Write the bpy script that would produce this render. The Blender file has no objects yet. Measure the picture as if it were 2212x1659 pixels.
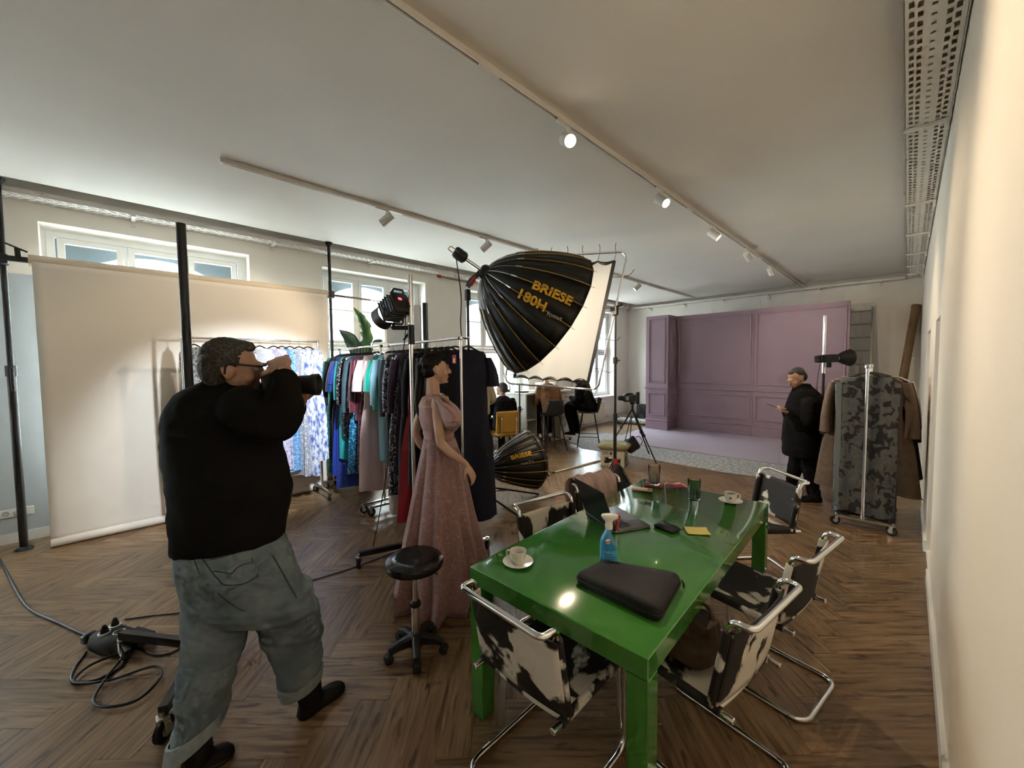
import bpy, bmesh, math, random
from mathutils import Vector as V, Matrix, noise
random.seed(7)
sc = bpy.context.scene
col = sc.collection
R = math.radians
# ------------------------------------------------------------------ camera
FPX, IW, IH, CH = 850.0, 2212.0, 1659.0, 1.72
YAW, PITCH, ROLL = R(45.2), R(-2.9), R(0.55)
FW = V((-math.sin(YAW)*math.cos(PITCH), math.cos(YAW)*math.cos(PITCH), math.sin(PITCH)))
_r = V((math.cos(YAW), math.sin(YAW), 0)); _u = _r.cross(FW)
CR = _r*math.cos(ROLL) - _u*math.sin(ROLL); CU = _u*math.cos(ROLL) + _r*math.sin(ROLL)
CAM = V((0, 0, CH))
cd = bpy.data.cameras.new('camera'); cam = bpy.data.objects.new('camera', cd); col.objects.link(cam)
cd.sensor_width = 36.0; cd.lens = 36.0*FPX/IW; cd.clip_start = 0.02; cd.clip_end = 200
mw = Matrix((CR, CU, -FW)).transposed().to_4x4(); mw.translation = CAM; cam.matrix_world = mw
sc.camera = cam
# ------------------------------------------------------------------ world, light, exposure
sc.view_settings.view_transform = 'Standard'; sc.view_settings.look = 'None'
sc.view_settings.exposure = 1.22; sc.view_settings.gamma = 1.0; sc.view_settings.use_curve_mapping = False
wd = bpy.data.worlds.new('overcast_sky'); sc.world = wd; wd.use_nodes = True
wd.node_tree.nodes['Background'].inputs[0].default_value = (0.80, 0.92, 1.0, 1)
wd.node_tree.nodes['Background'].inputs[1].default_value = 16.0
sc.cycles.use_denoising = True
sc.cycles.use_adaptive_sampling = True; sc.cycles.adaptive_threshold = 0.06; sc.cycles.adaptive_min_samples = 20; sc.cycles.max_bounces = 6; sc.cycles.diffuse_bounces = 4; sc.cycles.glossy_bounces = 4
sc.cycles.transmission_bounces = 6; sc.cycles.transparent_max_bounces = 12
sc.cycles.sample_clamp_indirect = 6.0; sc.cycles.caustics_reflective = False; sc.cycles.caustics_refractive = False

def spot_light(name, loc, target, power, color, angle=60, blend=0.6, radius=0.04):
    l = bpy.data.lights.new(name, 'SPOT'); l.energy = power; l.color = color
    l.spot_size = R(angle); l.spot_blend = blend; l.shadow_soft_size = radius
    o = bpy.data.objects.new(name, l); col.objects.link(o); o.location = loc
    o.rotation_euler = (V(target)-V(loc)).to_track_quat('-Z', 'Y').to_euler()
    return o

# ------------------------------------------------------------------ helpers
def P(px, py, d):
    """world point seen at pixel (px,py), d metres in front of the camera plane"""
    return CAM + (FW + CR*((px-IW/2)/FPX) - CU*((py-IH/2)/FPX))*d
def G(px, py, z=0.0):
    d = FW + CR*((px-IW/2)/FPX) - CU*((py-IH/2)/FPX)
    return CAM + d*((z-CH)/d.z)
HR = V((math.cos(YAW), math.sin(YAW), 0))          # camera right, level
HF = V((-math.sin(YAW), math.cos(YAW), 0))         # camera forward, level
UP = V((0, 0, 1))

def tag(o, label=None, cat=None, group=None, kind=None):
    if label: o['label'] = label
    if cat: o['category'] = cat
    if group: o['group'] = group
    if kind: o['kind'] = kind
    return o
def thing(name, label, cat, loc=(0, 0, 0), rz=0.0, group=None):
    o = bpy.data.objects.new(name, None); col.objects.link(o); o.empty_display_size = 0.1
    o.location = loc; o.rotation_euler = (0, 0, rz)
    return tag(o, label, cat, group)
def worg(o):
    v = V((0, 0, 0))
    while o: v = v + V(o.location); o = o.parent
    return v
def dup(root, loc, rz=None, label=None):
    r = root.copy(); col.objects.link(r); r.location = loc
    if rz is not None: r.rotation_euler = (0, 0, rz)
    if label: r['label'] = label
    for ch in list(root.children):
        c = ch.copy(); col.objects.link(c); c.parent = r
        for g in list(ch.children):
            d = g.copy(); col.objects.link(d); d.parent = c
    return r
def fillet(pts, r, n=6, closed=False):
    pts = [V(p) for p in pts]; out = []; N = len(pts)
    for i, p in enumerate(pts):
        if not closed and i in (0, N-1): out.append(p); continue
        a, b = pts[i-1], pts[(i+1) % N]
        da, db = (a-p), (b-p); la, lb = da.length, db.length
        if la < 1e-6 or lb < 1e-6: out.append(p); continue
        da.normalize(); db.normalize()
        ang = da.angle(db, math.pi)
        if ang > math.pi-0.05: out.append(p); continue
        t = min(r/math.tan(ang/2), la*0.48, lb*0.48)
        p0, p1 = p+da*t, p+db*t
        for k in range(n+1):
            s = k/n; out.append(p0*(1-s)**2 + p*2*s*(1-s) + p1*s*s)
    return out
def catmull(pts, n=6, closed=False):
    pts = [V(p) for p in pts]; N = len(pts); out = []
    rng = range(N) if closed else range(N-1)
    for i in rng:
        p1, p2 = pts[i], pts[(i+1) % N]
        p0 = pts[i-1] if (closed or i > 0) else p1*2-p2
        p3 = pts[(i+2) % N] if (closed or i+2 < N) else p2*2-p1
        for k in range(n):
            t = k/n
            out.append(0.5*((2*p1)+(p2-p0)*t+(2*p0-5*p1+4*p2-p3)*t*t+(3*p1-p0-3*p2+p3)*t**3))
    if not closed: out.append(pts[-1])
    return out

class MB:
    def __init__(s): s.v = []; s.f = []
    def add(s, vs, fs):
        o = len(s.v); s.v += [V(x) for x in vs]; s.f += [tuple(i+o for i in f) for f in fs]; return s
    def box(s, c, size, m=None):
        hx, hy, hz = size[0]/2, size[1]/2, size[2]/2
        vs = [V((x*hx, y*hy, z*hz)) for z in (-1, 1) for y in (-1, 1) for x in (-1, 1)]
        if m is not None: vs = [m @ q for q in vs]
        c = V(c); vs = [c+q for q in vs]
        return s.add(vs, [(0, 2, 3, 1), (4, 5, 7, 6), (0, 1, 5, 4), (2, 6, 7, 3), (0, 4, 6, 2), (1, 3, 7, 5)])
    def cham(s, c, size, ch=0.004, m=None):
        """box with chamfered vertical+horizontal edges"""
        hx, hy, hz = [q/2 for q in size]; ch = min(ch, hx*.9, hy*.9, hz*.9)
        def ring(ix, z):
            a, b = hx-ix, hy-ix
            k = min(ch, a*.5, b*.5)
            return [V(q) for q in ((a-k, -b, z), (a, -b+k, z), (a, b-k, z), (a-k, b, z), (-a+k, b, z), (-a, b-k, z), (-a, -b+k, z), (-a+k, -b, z))]
        rings = [ring(ch, -hz), ring(0, -hz+ch), ring(0, hz-ch), ring(ch, hz)]
        if m is not None: rings = [[m @ q for q in r] for r in rings]
        c = V(c)
        return s.loft([[c+q for q in r] for r in rings])
    def loft(s, rings, cap=True, closed=False):
        n = len(rings[0]); vs = [q for r in rings for q in r]; fs = []
        M = len(rings)
        for i in range(M if closed else M-1):
            a, b = i*n, ((i+1) % M)*n
            for k in range(n): fs.append((a+k, a+(k+1) % n, b+(k+1) % n, b+k))
        if cap and not closed:
            fs.append(tuple(range(n-1, -1, -1))); fs.append(tuple((M-1)*n+k for k in range(n)))
        return s.add(vs, fs)
    def tube(s, pts, r, seg=10, closed=False, cap=True):
        pts = [V(p) for p in pts]; N = len(pts)
        rs = r if isinstance(r, (list, tuple)) else [r]*N
        tg = []
        for i in range(N):
            a = pts[i-1] if (i > 0 or closed) else pts[i]
            b = pts[(i+1) % N] if (i < N-1 or closed) else pts[i]
            d = b-a; tg.append(d.normalized() if d.length > 1e-9 else V((0, 0, 1)))
        ref = V((0, 0, 1)) if abs(tg[0].z) < 0.9 else V((1, 0, 0))
        x = (ref - tg[0]*ref.dot(tg[0])).normalized(); rings = []
        for i in range(N):
            x = x - tg[i]*x.dot(tg[i])
            x = x.normalized() if x.length > 1e-6 else tg[i].orthogonal().normalized()
            y = tg[i].cross(x)
            rings.append([pts[i]+(x*math.cos(2*math.pi*k/seg)+y*math.sin(2*math.pi*k/seg))*rs[i] for k in range(seg)])
        return s.loft(rings, cap=cap, closed=closed)
    def cyl(s, a, b, r0, r1=None, seg=16): return s.tube([a, b], [r0, r0 if r1 is None else r1], seg)
    def bar(s, a, b, w, h, up=UP):
        a, b = V(a), V(b); d = (b-a).normalized()
        x = d.cross(V(up)); x = x.normalized() if x.length > 1e-6 else d.orthogonal().normalized()
        y = x.cross(d)
        rg = [[p+x*(i*w/2)+y*(j*h/2) for i, j in ((-1, -1), (1, -1), (1, 1), (-1, 1))] for p in (a, b)]
        return s.loft(rg)
    def lathe(s, prof, c=(0, 0, 0), axis=UP, n=24, cap=False):
        axis = V(axis).normalized(); x = axis.orthogonal().normalized(); y = axis.cross(x); c = V(c)
        rg = [[c+axis*z+(x*math.cos(2*math.pi*k/n)+y*math.sin(2*math.pi*k/n))*r for k in range(n)] for r, z in prof]
        return s.loft(rg, cap=cap)
    def ell(s, c, r, m=None, nu=14, nv=9):
        c = V(c); r = (r, r, r) if not isinstance(r, (tuple, list)) else r; rg = []
        for j in range(nv):
            t = -math.pi/2+math.pi*(j+.5)/nv
            q = [V((r[0]*math.cos(t)*math.cos(2*math.pi*k/nu), r[1]*math.cos(t)*math.sin(2*math.pi*k/nu), r[2]*math.sin(t))) for k in range(nu)]
            rg.append([c+(m @ z if m is not None else z) for z in q])
        return s.loft(rg)
    def prism(s, poly, d):
        """closed polygon (3D, planar) extruded by vector d"""
        d = V(d); return s.loft([[V(p) for p in poly], [V(p)+d for p in poly]])
    def grid(s, fn, nu, nv, thick=None):
        vs = [V(fn(i/nu, j/nv)) for j in range(nv+1) for i in range(nu+1)]
        fs = [(j*(nu+1)+i, j*(nu+1)+i+1, (j+1)*(nu+1)+i+1, (j+1)*(nu+1)+i) for j in range(nv) for i in range(nu)]
        return s.add(vs, fs)
    def mesh(s, name, org=(0, 0, 0), smooth=False, angle=None):
        me = bpy.data.meshes.new(name); o = V(org)
        me.from_pydata([q-o for q in s.v], [], s.f)
        bm = bmesh.new(); bm.from_mesh(me); bmesh.ops.recalc_face_normals(bm, faces=bm.faces)
        if smooth:
            for f in bm.faces: f.smooth = True
            for e in bm.edges:
                if len(e.link_faces) == 2 and e.calc_face_angle(0) > R(angle or 40): e.smooth = False
        bm.to_mesh(me); bm.free(); me.update(); return me
    def build(s, name, mat, parent=None, smooth=True, local=False, angle=40, label=None):
        if parent is not None: org = V((0, 0, 0)) if local else worg(parent)
        else:
            xs = [q.x for q in s.v]; ys = [q.y for q in s.v]; zs = [q.z for q in s.v]
            org = V(((min(xs)+max(xs))/2, (min(ys)+max(ys))/2, min(zs)))
        me = s.mesh(name, org, smooth, angle); me.materials.append(mat)
        o = bpy.data.objects.new(name, me); col.objects.link(o)
        if parent is not None: o.parent = parent
        else: o.location = org
        if label: o['label'] = label
        return o
def raw(name, me, mat, parent=None, loc=(0, 0, 0)):
    if mat and not me.materials: me.materials.append(mat)
    o = bpy.data.objects.new(name, me); col.objects.link(o); o.location = loc
    if parent is not None: o.parent = parent
    return o
def solidify(o, t, offset=0.0):
    m = o.modifiers.new('thickness', 'SOLIDIFY'); m.thickness = t; m.offset = offset; return o

# ------------------------------------------------------------------ materials
def mat(name, c, rough=0.5, metal=0.0, var=0.06, scale=8.0, bump=0.0, bscale=60.0, coat=0.0, sheen=0.0, emit=None, estr=0.0, spec=0.5, stretch=None):
    m = bpy.data.materials.new(name); m.use_nodes = True; nt = m.node_tree; b = nt.nodes['Principled BSDF']
    b.inputs['Roughness'].default_value = rough; b.inputs['Metallic'].default_value = metal
    b.inputs['Coat Weight'].default_value = coat; b.inputs['Coat Roughness'].default_value = 0.05
    b.inputs['Sheen Weight'].default_value = sheen; b.inputs['Specular IOR Level'].default_value = spec
    tc = nt.nodes.new('ShaderNodeTexCoord'); src = tc.outputs['Object']
    if stretch:
        mp = nt.nodes.new('ShaderNodeMapping'); mp.inputs['Scale'].default_value = stretch
        nt.links.new(src, mp.inputs[0]); src = mp.outputs[0]
    nz = nt.nodes.new('ShaderNodeTexNoise'); nz.inputs['Scale'].default_value = scale; nz.inputs['Detail'].default_value = 4
    nt.links.new(src, nz.inputs['Vector'])
    rp = nt.nodes.new('ShaderNodeValToRGB'); rp.color_ramp.elements[0].position = 0.3; rp.color_ramp.elements[1].position = 0.7
    rp.color_ramp.elements[0].color = tuple(max(0, q*(1-var)) for q in c)+(1,)
    rp.color_ramp.elements[1].color = tuple(min(1, q*(1+var)) for q in c)+(1,)
    nt.links.new(nz.outputs['Fac'], rp.inputs[0]); nt.links.new(rp.outputs[0], b.inputs['Base Color'])
    if bump > 0:
        n2 = nt.nodes.new('ShaderNodeTexNoise'); n2.inputs['Scale'].default_value = bscale; n2.inputs['Detail'].default_value = 3
        nt.links.new(src, n2.inputs['Vector'])
        bp = nt.nodes.new('ShaderNodeBump'); bp.inputs['Strength'].default_value = bump; bp.inputs['Distance'].default_value = 0.01
        nt.links.new(n2.outputs['Fac'], bp.inputs['Height']); nt.links.new(bp.outputs[0], b.inputs['Normal'])
    if emit:
        b.inputs['Emission Color'].default_value = emit+(1,); b.inputs['Emission Strength'].default_value = estr
    return m
def ramp_mat(name, stops, rough=0.5, scale=6.0, kind='noise', detail=3.0, coords='Object', metal=0.0, stretch=None, interp='LINEAR', objrand=False, bump=0.0, distort=0.0, sheen=0.0):
    """colour ramp over a procedural pattern"""
    m = bpy.data.materials.new(name); m.use_nodes = True; nt = m.node_tree; b = nt.nodes['Principled BSDF']
    b.inputs['Roughness'].default_value = rough; b.inputs['Metallic'].default_value = metal; b.inputs['Sheen Weight'].default_value = sheen
    tc = nt.nodes.new('ShaderNodeTexCoord'); src = tc.outputs[coords]
    if objrand:
        oi = nt.nodes.new('ShaderNodeObjectInfo'); mul = nt.nodes.new('ShaderNodeMath'); mul.operation = 'MULTIPLY'; mul.inputs[1].default_value = 37.0
        nt.links.new(oi.outputs['Random'], mul.inputs[0])
        ad = nt.nodes.new('ShaderNodeVectorMath'); ad.operation = 'ADD'
        nt.links.new(src, ad.inputs[0]); nt.links.new(mul.outputs[0], ad.inputs[1]); src = ad.outputs[0]
    if stretch:
        mp = nt.nodes.new('ShaderNodeMapping'); mp.inputs['Scale'].default_value = stretch
        nt.links.new(src, mp.inputs[0]); src = mp.outputs[0]
    if kind == 'voronoi':
        nz = nt.nodes.new('ShaderNodeTexVoronoi'); nz.inputs['Scale'].default_value = scale; out = nz.outputs['Distance']
    elif kind == 'cell':
        nz = nt.nodes.new('ShaderNodeTexVoronoi'); nz.inputs['Scale'].default_value = scale
        sp = nt.nodes.new('ShaderNodeSeparateColor'); nt.links.new(nz.outputs['Color'], sp.inputs[0]); out = sp.outputs[0]
    elif kind == 'edge':
        nz = nt.nodes.new('ShaderNodeTexVoronoi'); nz.feature = 'DISTANCE_TO_EDGE'; nz.inputs['Scale'].default_value = scale; out = nz.outputs['Distance']
    elif kind == 'wave':
        nz = nt.nodes.new('ShaderNodeTexWave'); nz.inputs['Scale'].default_value = scale; nz.inputs['Distortion'].default_value = distort; out = nz.outputs['Fac']
    else:
        nz = nt.nodes.new('ShaderNodeTexNoise'); nz.inputs['Scale'].default_value = scale; nz.inputs['Detail'].default_value = detail
        nz.inputs['Distortion'].default_value = distort; out = nz.outputs['Fac']
    nt.links.new(src, nz.inputs['Vector'])
    rp = nt.nodes.new('ShaderNodeValToRGB'); rp.color_ramp.interpolation = interp
    el = rp.color_ramp.elements
    while len(el) < len(stops): el.new(0.5)
    for e, (p, c) in zip(el, stops): e.position = p; e.color = tuple(c)+(1,)
    nt.links.new(out, rp.inputs[0]); nt.links.new(rp.outputs[0], b.inputs['Base Color'])
    if bump:
        bp = nt.nodes.new('ShaderNodeBump'); bp.inputs['Strength'].default_value = bump; bp.inputs['Distance'].default_value = 0.005
        nt.links.new(out, bp.inputs['Height']); nt.links.new(bp.outputs[0], b.inputs['Normal'])
    return m
def glass_mat(name, tint=(1, 1, 1), gloss=0.025, rough=0.0):
    m = bpy.data.materials.new(name); m.use_nodes = True; nt = m.node_tree; nt.nodes.remove(nt.nodes['Principled BSDF'])
    out = nt.nodes['Material Output']; tr = nt.nodes.new('ShaderNodeBsdfTransparent'); tr.inputs[0].default_value = tint+(1,)
    gl = nt.nodes.new('ShaderNodeBsdfGlossy'); gl.inputs['Roughness'].default_value = rough
    lw = nt.nodes.new('ShaderNodeLayerWeight'); lw.inputs[0].default_value = 0.5
    pw = nt.nodes.new('ShaderNodeMath'); pw.operation = 'POWER'; pw.inputs[1].default_value = 5.0; nt.links.new(lw.outputs['Facing'], pw.inputs[0])
    fr = nt.nodes.new('ShaderNodeMath'); fr.operation = 'MULTIPLY_ADD'; fr.inputs[1].default_value = 0.85; fr.inputs[2].default_value = gloss; nt.links.new(pw.outputs[0], fr.inputs[0])
    mx = nt.nodes.new('ShaderNodeMixShader'); nt.links.new(fr.outputs[0], mx.inputs[0])
    nt.links.new(tr.outputs[0], mx.inputs[1]); nt.links.new(gl.outputs[0], mx.inputs[2]); nt.links.new(mx.outputs[0], out.inputs[0])
    return m
MT = {}
MT['wall'] = mat('wall_plaster', (0.80, 0.75, 0.68), 0.85, var=0.02, scale=3, bump=0.04, bscale=90)
MT['wallr'] = mat('right_wall_plaster', (0.90, 0.82, 0.70), 0.42, var=0.015, scale=2.5, bump=0.03, bscale=6)
MT['ceil'] = mat('ceiling_paint', (0.66, 0.62, 0.56), 0.8, var=0.03, scale=1.2, bump=0.03, bscale=14)
MT['white'] = mat('white_gloss_paint', (0.82, 0.81, 0.78), 0.35, var=0.02)
MT['winframe'] = mat('window_frame_white', (0.74, 0.74, 0.72), 0.4, var=0.02)
MT['traywhite'] = mat('perforated_tray_white', (0.72, 0.68, 0.62), 0.5, var=0.05, scale=5)
MT['railwhite'] = mat('track_white', (0.70, 0.66, 0.60), 0.45, var=0.03)
MT['dark'] = mat('dark_gap', (0.05, 0.05, 0.045), 0.8, var=0.2)
MT['black'] = mat('black_metal', (0.012, 0.012, 0.013), 0.4, var=0.2)
MT['blackplastic'] = mat('black_plastic', (0.015, 0.015, 0.016), 0.5, var=0.2)
MT['rubber'] = mat('black_rubber', (0.018, 0.018, 0.018), 0.75, var=0.2)
MT['chrome'] = mat('polished_chrome', (0.82, 0.82, 0.82), 0.09, 1.0, var=0.03)
MT['steel'] = mat('brushed_steel', (0.6, 0.6, 0.58), 0.3, 1.0, var=0.06, scale=30)
MT['alu'] = mat('weathered_aluminium', (0.34, 0.33, 0.30), 0.5, 0.7, var=0.15, scale=20)
MT['glass'] = glass_mat('window_glass', (0.97, 0.99, 0.99))
MT['stone'] = mat('outer_stone_wall', (0.15, 0.18, 0.20), 0.9, var=0.06, scale=4, bump=0.05)
MT['bluegrey'] = mat('blue_grey_matte', (0.46, 0.50, 0.54), 0.7, var=0.02)
MT['doorgrey'] = mat('door_grey_paint', (0.42, 0.47, 0.54), 0.5, var=0.03)
MT['mauve'] = mat('mauve_paint', (0.335, 0.235, 0.290), 0.75, var=0.035, scale=2.5)
MT['mauvefloor'] = mat('mauve_floor_paint', (0.47, 0.39, 0.455), 0.7, var=0.04, scale=2)
MT['felt'] = ramp_mat('grey_felt_carpet', [(0.3, (0.20, 0.20, 0.20)), (0.5, (0.42, 0.41, 0.40)), (0.72, (0.62, 0.60, 0.57))], 0.95, 18, detail=8, bump=0.4)

# ------------------------------------------------------------------ room dimensions
XL, XR, YB, YF, ZC = -6.2, 0.16, 11.3, -3.6, 3.46
WT = 0.30
def structure(o): return tag(o, kind='structure')
# floor: dark bed under a 45 degree herringbone of planks
wood = bpy.data.materials.new('oak_plank'); wood.use_nodes = True
nt = wood.node_tree; b = nt.nodes['Principled BSDF']; b.inputs['Roughness'].default_value = 0.34
uv = nt.nodes.new('ShaderNodeUVMap'); oi = nt.nodes.new('ShaderNodeObjectInfo'); at = nt.nodes.new('ShaderNodeAttribute'); at.attribute_name = 'tone'
sm = nt.nodes.new('ShaderNodeMath'); sm.operation = 'ADD'; nt.links.new(oi.outputs['Random'], sm.inputs[0]); nt.links.new(at.outputs['Fac'], sm.inputs[1])
fr = nt.nodes.new('ShaderNodeMath'); fr.operation = 'FRACT'; nt.links.new(sm.outputs[0], fr.inputs[0])
ml = nt.nodes.new('ShaderNodeMath'); ml.operation = 'MULTIPLY'; ml.inputs[1].default_value = 53.0; nt.links.new(fr.outputs[0], ml.inputs[0])
ad = nt.nodes.new('ShaderNodeVectorMath'); ad.operation = 'ADD'; nt.links.new(uv.outputs[0], ad.inputs[0]); nt.links.new(ml.outputs[0], ad.inputs[1])
mp = nt.nodes.new('ShaderNodeMapping'); mp.inputs['Scale'].default_value = (2.2, 26, 1); nt.links.new(ad.outputs[0], mp.inputs[0])
n1 = nt.nodes.new('ShaderNodeTexNoise'); n1.inputs['Scale'].default_value = 1.6; n1.inputs['Detail'].default_value = 6; n1.inputs['Distortion'].default_value = 0.6; nt.links.new(mp.outputs[0], n1.inputs['Vector'])
r1 = nt.nodes.new('ShaderNodeValToRGB'); e = r1.color_ramp.elements
e[0].position = 0.30; e[0].color = (0.095, 0.053, 0.025, 1); e[1].position = 0.72; e[1].color = (0.31, 0.198, 0.104, 1)
k = e.new(0.47); k.color = (0.205, 0.124, 0.062, 1)
nt.links.new(n1.outputs['Fac'], r1.inputs[0])
m2 = nt.nodes.new('ShaderNodeMapping'); m2.inputs['Scale'].default_value = (4, 14, 1); nt.links.new(ad.outputs[0], m2.inputs[0])
n2 = nt.nodes.new('ShaderNodeTexNoise'); n2.inputs['Scale'].default_value = 1.5; n2.inputs['Detail'].default_value = 2; nt.links.new(m2.outputs[0], n2.inputs['Vector'])
r2 = nt.nodes.new('ShaderNodeValToRGB'); e = r2.color_ramp.elements
e[0].position = 0.28; e[0].color = (0.45, 0.40, 0.36, 1); e[1].position = 0.36; e[1].color = (1, 1, 1, 1); nt.links.new(n2.outputs['Fac'], r2.inputs[0])
mx = nt.nodes.new('ShaderNodeMix'); mx.data_type = 'RGBA'; mx.blend_type = 'MULTIPLY'; mx.inputs[0].default_value = 1.0
nt.links.new(r1.outputs[0], mx.inputs[6]); nt.links.new(r2.outputs[0], mx.inputs[7])
hs = nt.nodes.new('ShaderNodeHueSaturation'); mr = nt.nodes.new('ShaderNodeMapRange'); mr.inputs[3].default_value = 0.82; mr.inputs[4].default_value = 1.18
nt.links.new(fr.outputs[0], mr.inputs[0]); nt.links.new(mr.outputs[0], hs.inputs['Value']); nt.links.new(mx.outputs[2], hs.inputs['Color'])
nt.links.new(hs.outputs[0], b.inputs['Base Color'])
bp = nt.nodes.new('ShaderNodeBump'); bp.inputs['Strength'].default_value = 0.12; bp.inputs['Distance'].default_value = 0.002
nt.links.new(n1.outputs['Fac'], bp.inputs['Height']); nt.links.new(bp.outputs[0], b.inputs['Normal'])

PT = 0.008
floor = structure(MB().box(((XL+XR)/2, (YB+YF)/2, -PT-0.06), (XR-XL+0.5, YB-YF+0.5, 0.12)).build('floor', MT['dark'], smooth=False))
PL, PW, GAP = 0.75, 0.15, 0.0015
def clip_poly(poly):
    for ax, lim, sg in ((0, XL, 1), (0, XR, -1), (1, YF, 1), (1, YB, -1)):
        out = []
        for i in range(len(poly)):
            a, c = poly[i-1], poly[i]
            da, dc = (a[ax]-lim)*sg, (c[ax]-lim)*sg
            if da >= 0: out.append(a)
            if (da >= 0) != (dc >= 0):
                t = da/(da-dc); out.append(V((a[0]+(c[0]-a[0])*t, a[1]+(c[1]-a[1])*t)))
        poly = out
        if len(poly) < 3: return []
    return poly
c45 = math.sqrt(0.5)
def rot45(q): return V(((q.x-q.y)*c45, (q.x+q.y)*c45))
planks = []
OX, OY = -0.245, 3.56
N = 26
for i in range(-110, 110):
    for j in range(-16, 16):
        # herringbone in the turned frame: courses step (W,W), repeats every 2L along the other diagonal
        bx, by = i*PW + j*PL, i*PW - j*PL
        for hor in (True, False):
            if hor: q = [V((bx, by)), V((bx+PL, by)), V((bx+PL, by+PW)), V((bx, by+PW))]
            else: q = [V((bx, by+PW)), V((bx+PW, by+PW)), V((bx+PW, by+PW+PL)), V((bx, by+PW+PL))]
            w = [rot45(p_)+V((OX, OY)) for p_ in q]
            c = (w[0]+w[2])/2
            if c.x < XL-0.4 or c.x > XR+0.4 or c.y < YF-0.4 or c.y > YB+0.4: continue
            cl = clip_poly(w)
            if cl: planks.append((w, cl, hor, c))
def plank_mesh(name, items, org):
    vs, fs, uvs, tn = [], [], [], []
    for w, cl, hor, tone in items:
        c = sum(cl, V((0, 0)))/len(cl); o = len(vs); n = len(cl)
        ln = (w[1]-w[0]) if hor else (w[3]-w[0]); ln = ln.normalized(); ac = V((-ln.y, ln.x))
        k = [p_+(c-p_).normalized()*GAP for p_ in cl]
        vs += [(p_.x-org.x, p_.y-org.y, 0.0) for p_ in k]+[(p_.x-org.x, p_.y-org.y, -PT) for p_ in cl]
        fs.append(tuple(o+q for q in range(n))); fs += [(o+q, o+n+q, o+n+(q+1) % n, o+(q+1) % n) for q in range(n)]
        for _ in range(2):
            uvs += [((p_-w[0]).dot(ln), (p_-w[0]).dot(ac)) for p_ in cl]; tn += [tone]*n
    me = bpy.data.meshes.new(name); me.from_pydata(vs, [], fs)
    ul = me.uv_layers.new(name='UVMap')
    for l in me.loops: ul.data[l.index].uv = uvs[l.vertex_index]
    a = me.attributes.new('tone', 'FLOAT', 'POINT')
    for q, t in enumerate(tn): a.data[q].value = t
    me.materials.append(wood); me.update(); return me
def seen(c):
    v = V((c.x, c.y, 0))-CAM; d = v.dot(FW)
    if d < 0.3: return -1
    x, y = IW/2+FPX*v.dot(CR)/d, IH/2-FPX*v.dot(CU)/d
    if not (-120 < x < IW+120 and -50 < y < IH+150): return -1
    return d
vis = sorted([(seen(q[3]), n) for n, q in enumerate(planks) if seen(q[3]) > 0])[:300]
near = set(n for _, n in vis); shared = {}
rest = []
for n, (w, cl, hor, c) in enumerate(planks):
    if n in near:
        full = len(cl) == 4 and abs((cl[0]-cl[1]).length*(cl[1]-cl[2]).length-PL*PW) < 1e-4
        if full:
            if hor not in shared: shared[hor] = plank_mesh('plank', [([p_-c for p_ in w], [p_-c for p_ in cl], hor, 0.0)], V((0, 0)))
            me = shared[hor]
        else: me = plank_mesh('plank', [([p_-c for p_ in w], [p_-c for p_ in cl], hor, 0.0)], V((0, 0)))
        o = raw('plank', me, None, floor); o.location = V((c.x, c.y, 0))-worg(floor)
    else: rest.append((w, cl, hor, random.random()))
fo = worg(floor)
o = raw('planks_beyond', plank_mesh('planks_beyond', rest, V((fo.x, fo.y))), None, floor, (0, 0, -fo.z)); tag(o, kind='stuff')

# walls with openings -------------------------------------------------
def wall_panel(mb, axis, at, thick, u0, u1, z0, z1, holes):
    """wall lying in plane axis=at, between u0..u1, holes = [(a,b,zb,zt)]"""
    us = sorted(set([u0, u1]+[h[0] for h in holes]+[h[1] for h in holes]))
    for a, c in zip(us[:-1], us[1:]):
        hs_ = sorted([(h[2], h[3]) for h in holes if h[0] <= a+1e-6 and h[1] >= c-1e-6]); z = z0
        for zb, zt in hs_+[(z1, z1)]:
            if zb-z > 1e-4:
                if axis == 'x': mb.box((at+thick/2, (a+c)/2, (z+zb)/2), (abs(thick), c-a, zb-z))
                else: mb.box(((a+c)/2, at+thick/2, (z+zb)/2), (c-a, abs(thick), zb-z))
            z = zt
WIN = [(-0.53, 1.27), (2.19, 3.97), (4.90, 6.70), (8.70, 10.50)]
WIN_OFF = [(-3.25, -1.45)]
SILL, WTOP = 0.74, 3.20
wl = MB(); wall_panel(wl, 'x', XL, -0.55, YF-0.3, YB+0.3, -0.1, 3.8, [(a, c, SILL, WTOP) for a, c in WIN+WIN_OFF])
wall_left = structure(wl.build('wall_left', MT['wall'], smooth=False))
wb = MB(); wb.box(((XL+XR)/2, YB+0.15, 1.85), (XR-XL, 0.3, 3.9)); structure(wb.build('wall_back', MT['wall'], smooth=False))
wf = MB(); wf.box(((XL+XR)/2, YF-0.15, 1.85), (XR-XL, 0.3, 3.9)); structure(wf.build('wall_front', MT['wall'], smooth=False))
DOORS = [(4.38, 5.06), (6.25, 7.15)]
wr = MB(); wall_panel(wr, 'x', XR, 0.30, YF-0.3, YB+0.3, -0.1, 3.8, [(a, c, 0.0, 2.06) for a, c in DOORS])
wall_right = structure(wr.build('wall_right', MT['wallr'], smooth=False))
# ceiling: suspended board that stops short of the walls, slab above
CX0, CX1, CY1 = -5.82, -0.06, 11.08
cl_ = MB(); cl_.box(((CX0+CX1)/2, (YF+CY1)/2, ZC+0.03), (CX1-CX0, CY1-YF, 0.06)); cl_.box(((XL+XR)/2, (YB+YF)/2, 3.74), (XR-XL+0.5, YB-YF+0.5, 0.1))
structure(cl_.build('ceiling', MT['ceil'], smooth=False))
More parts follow.
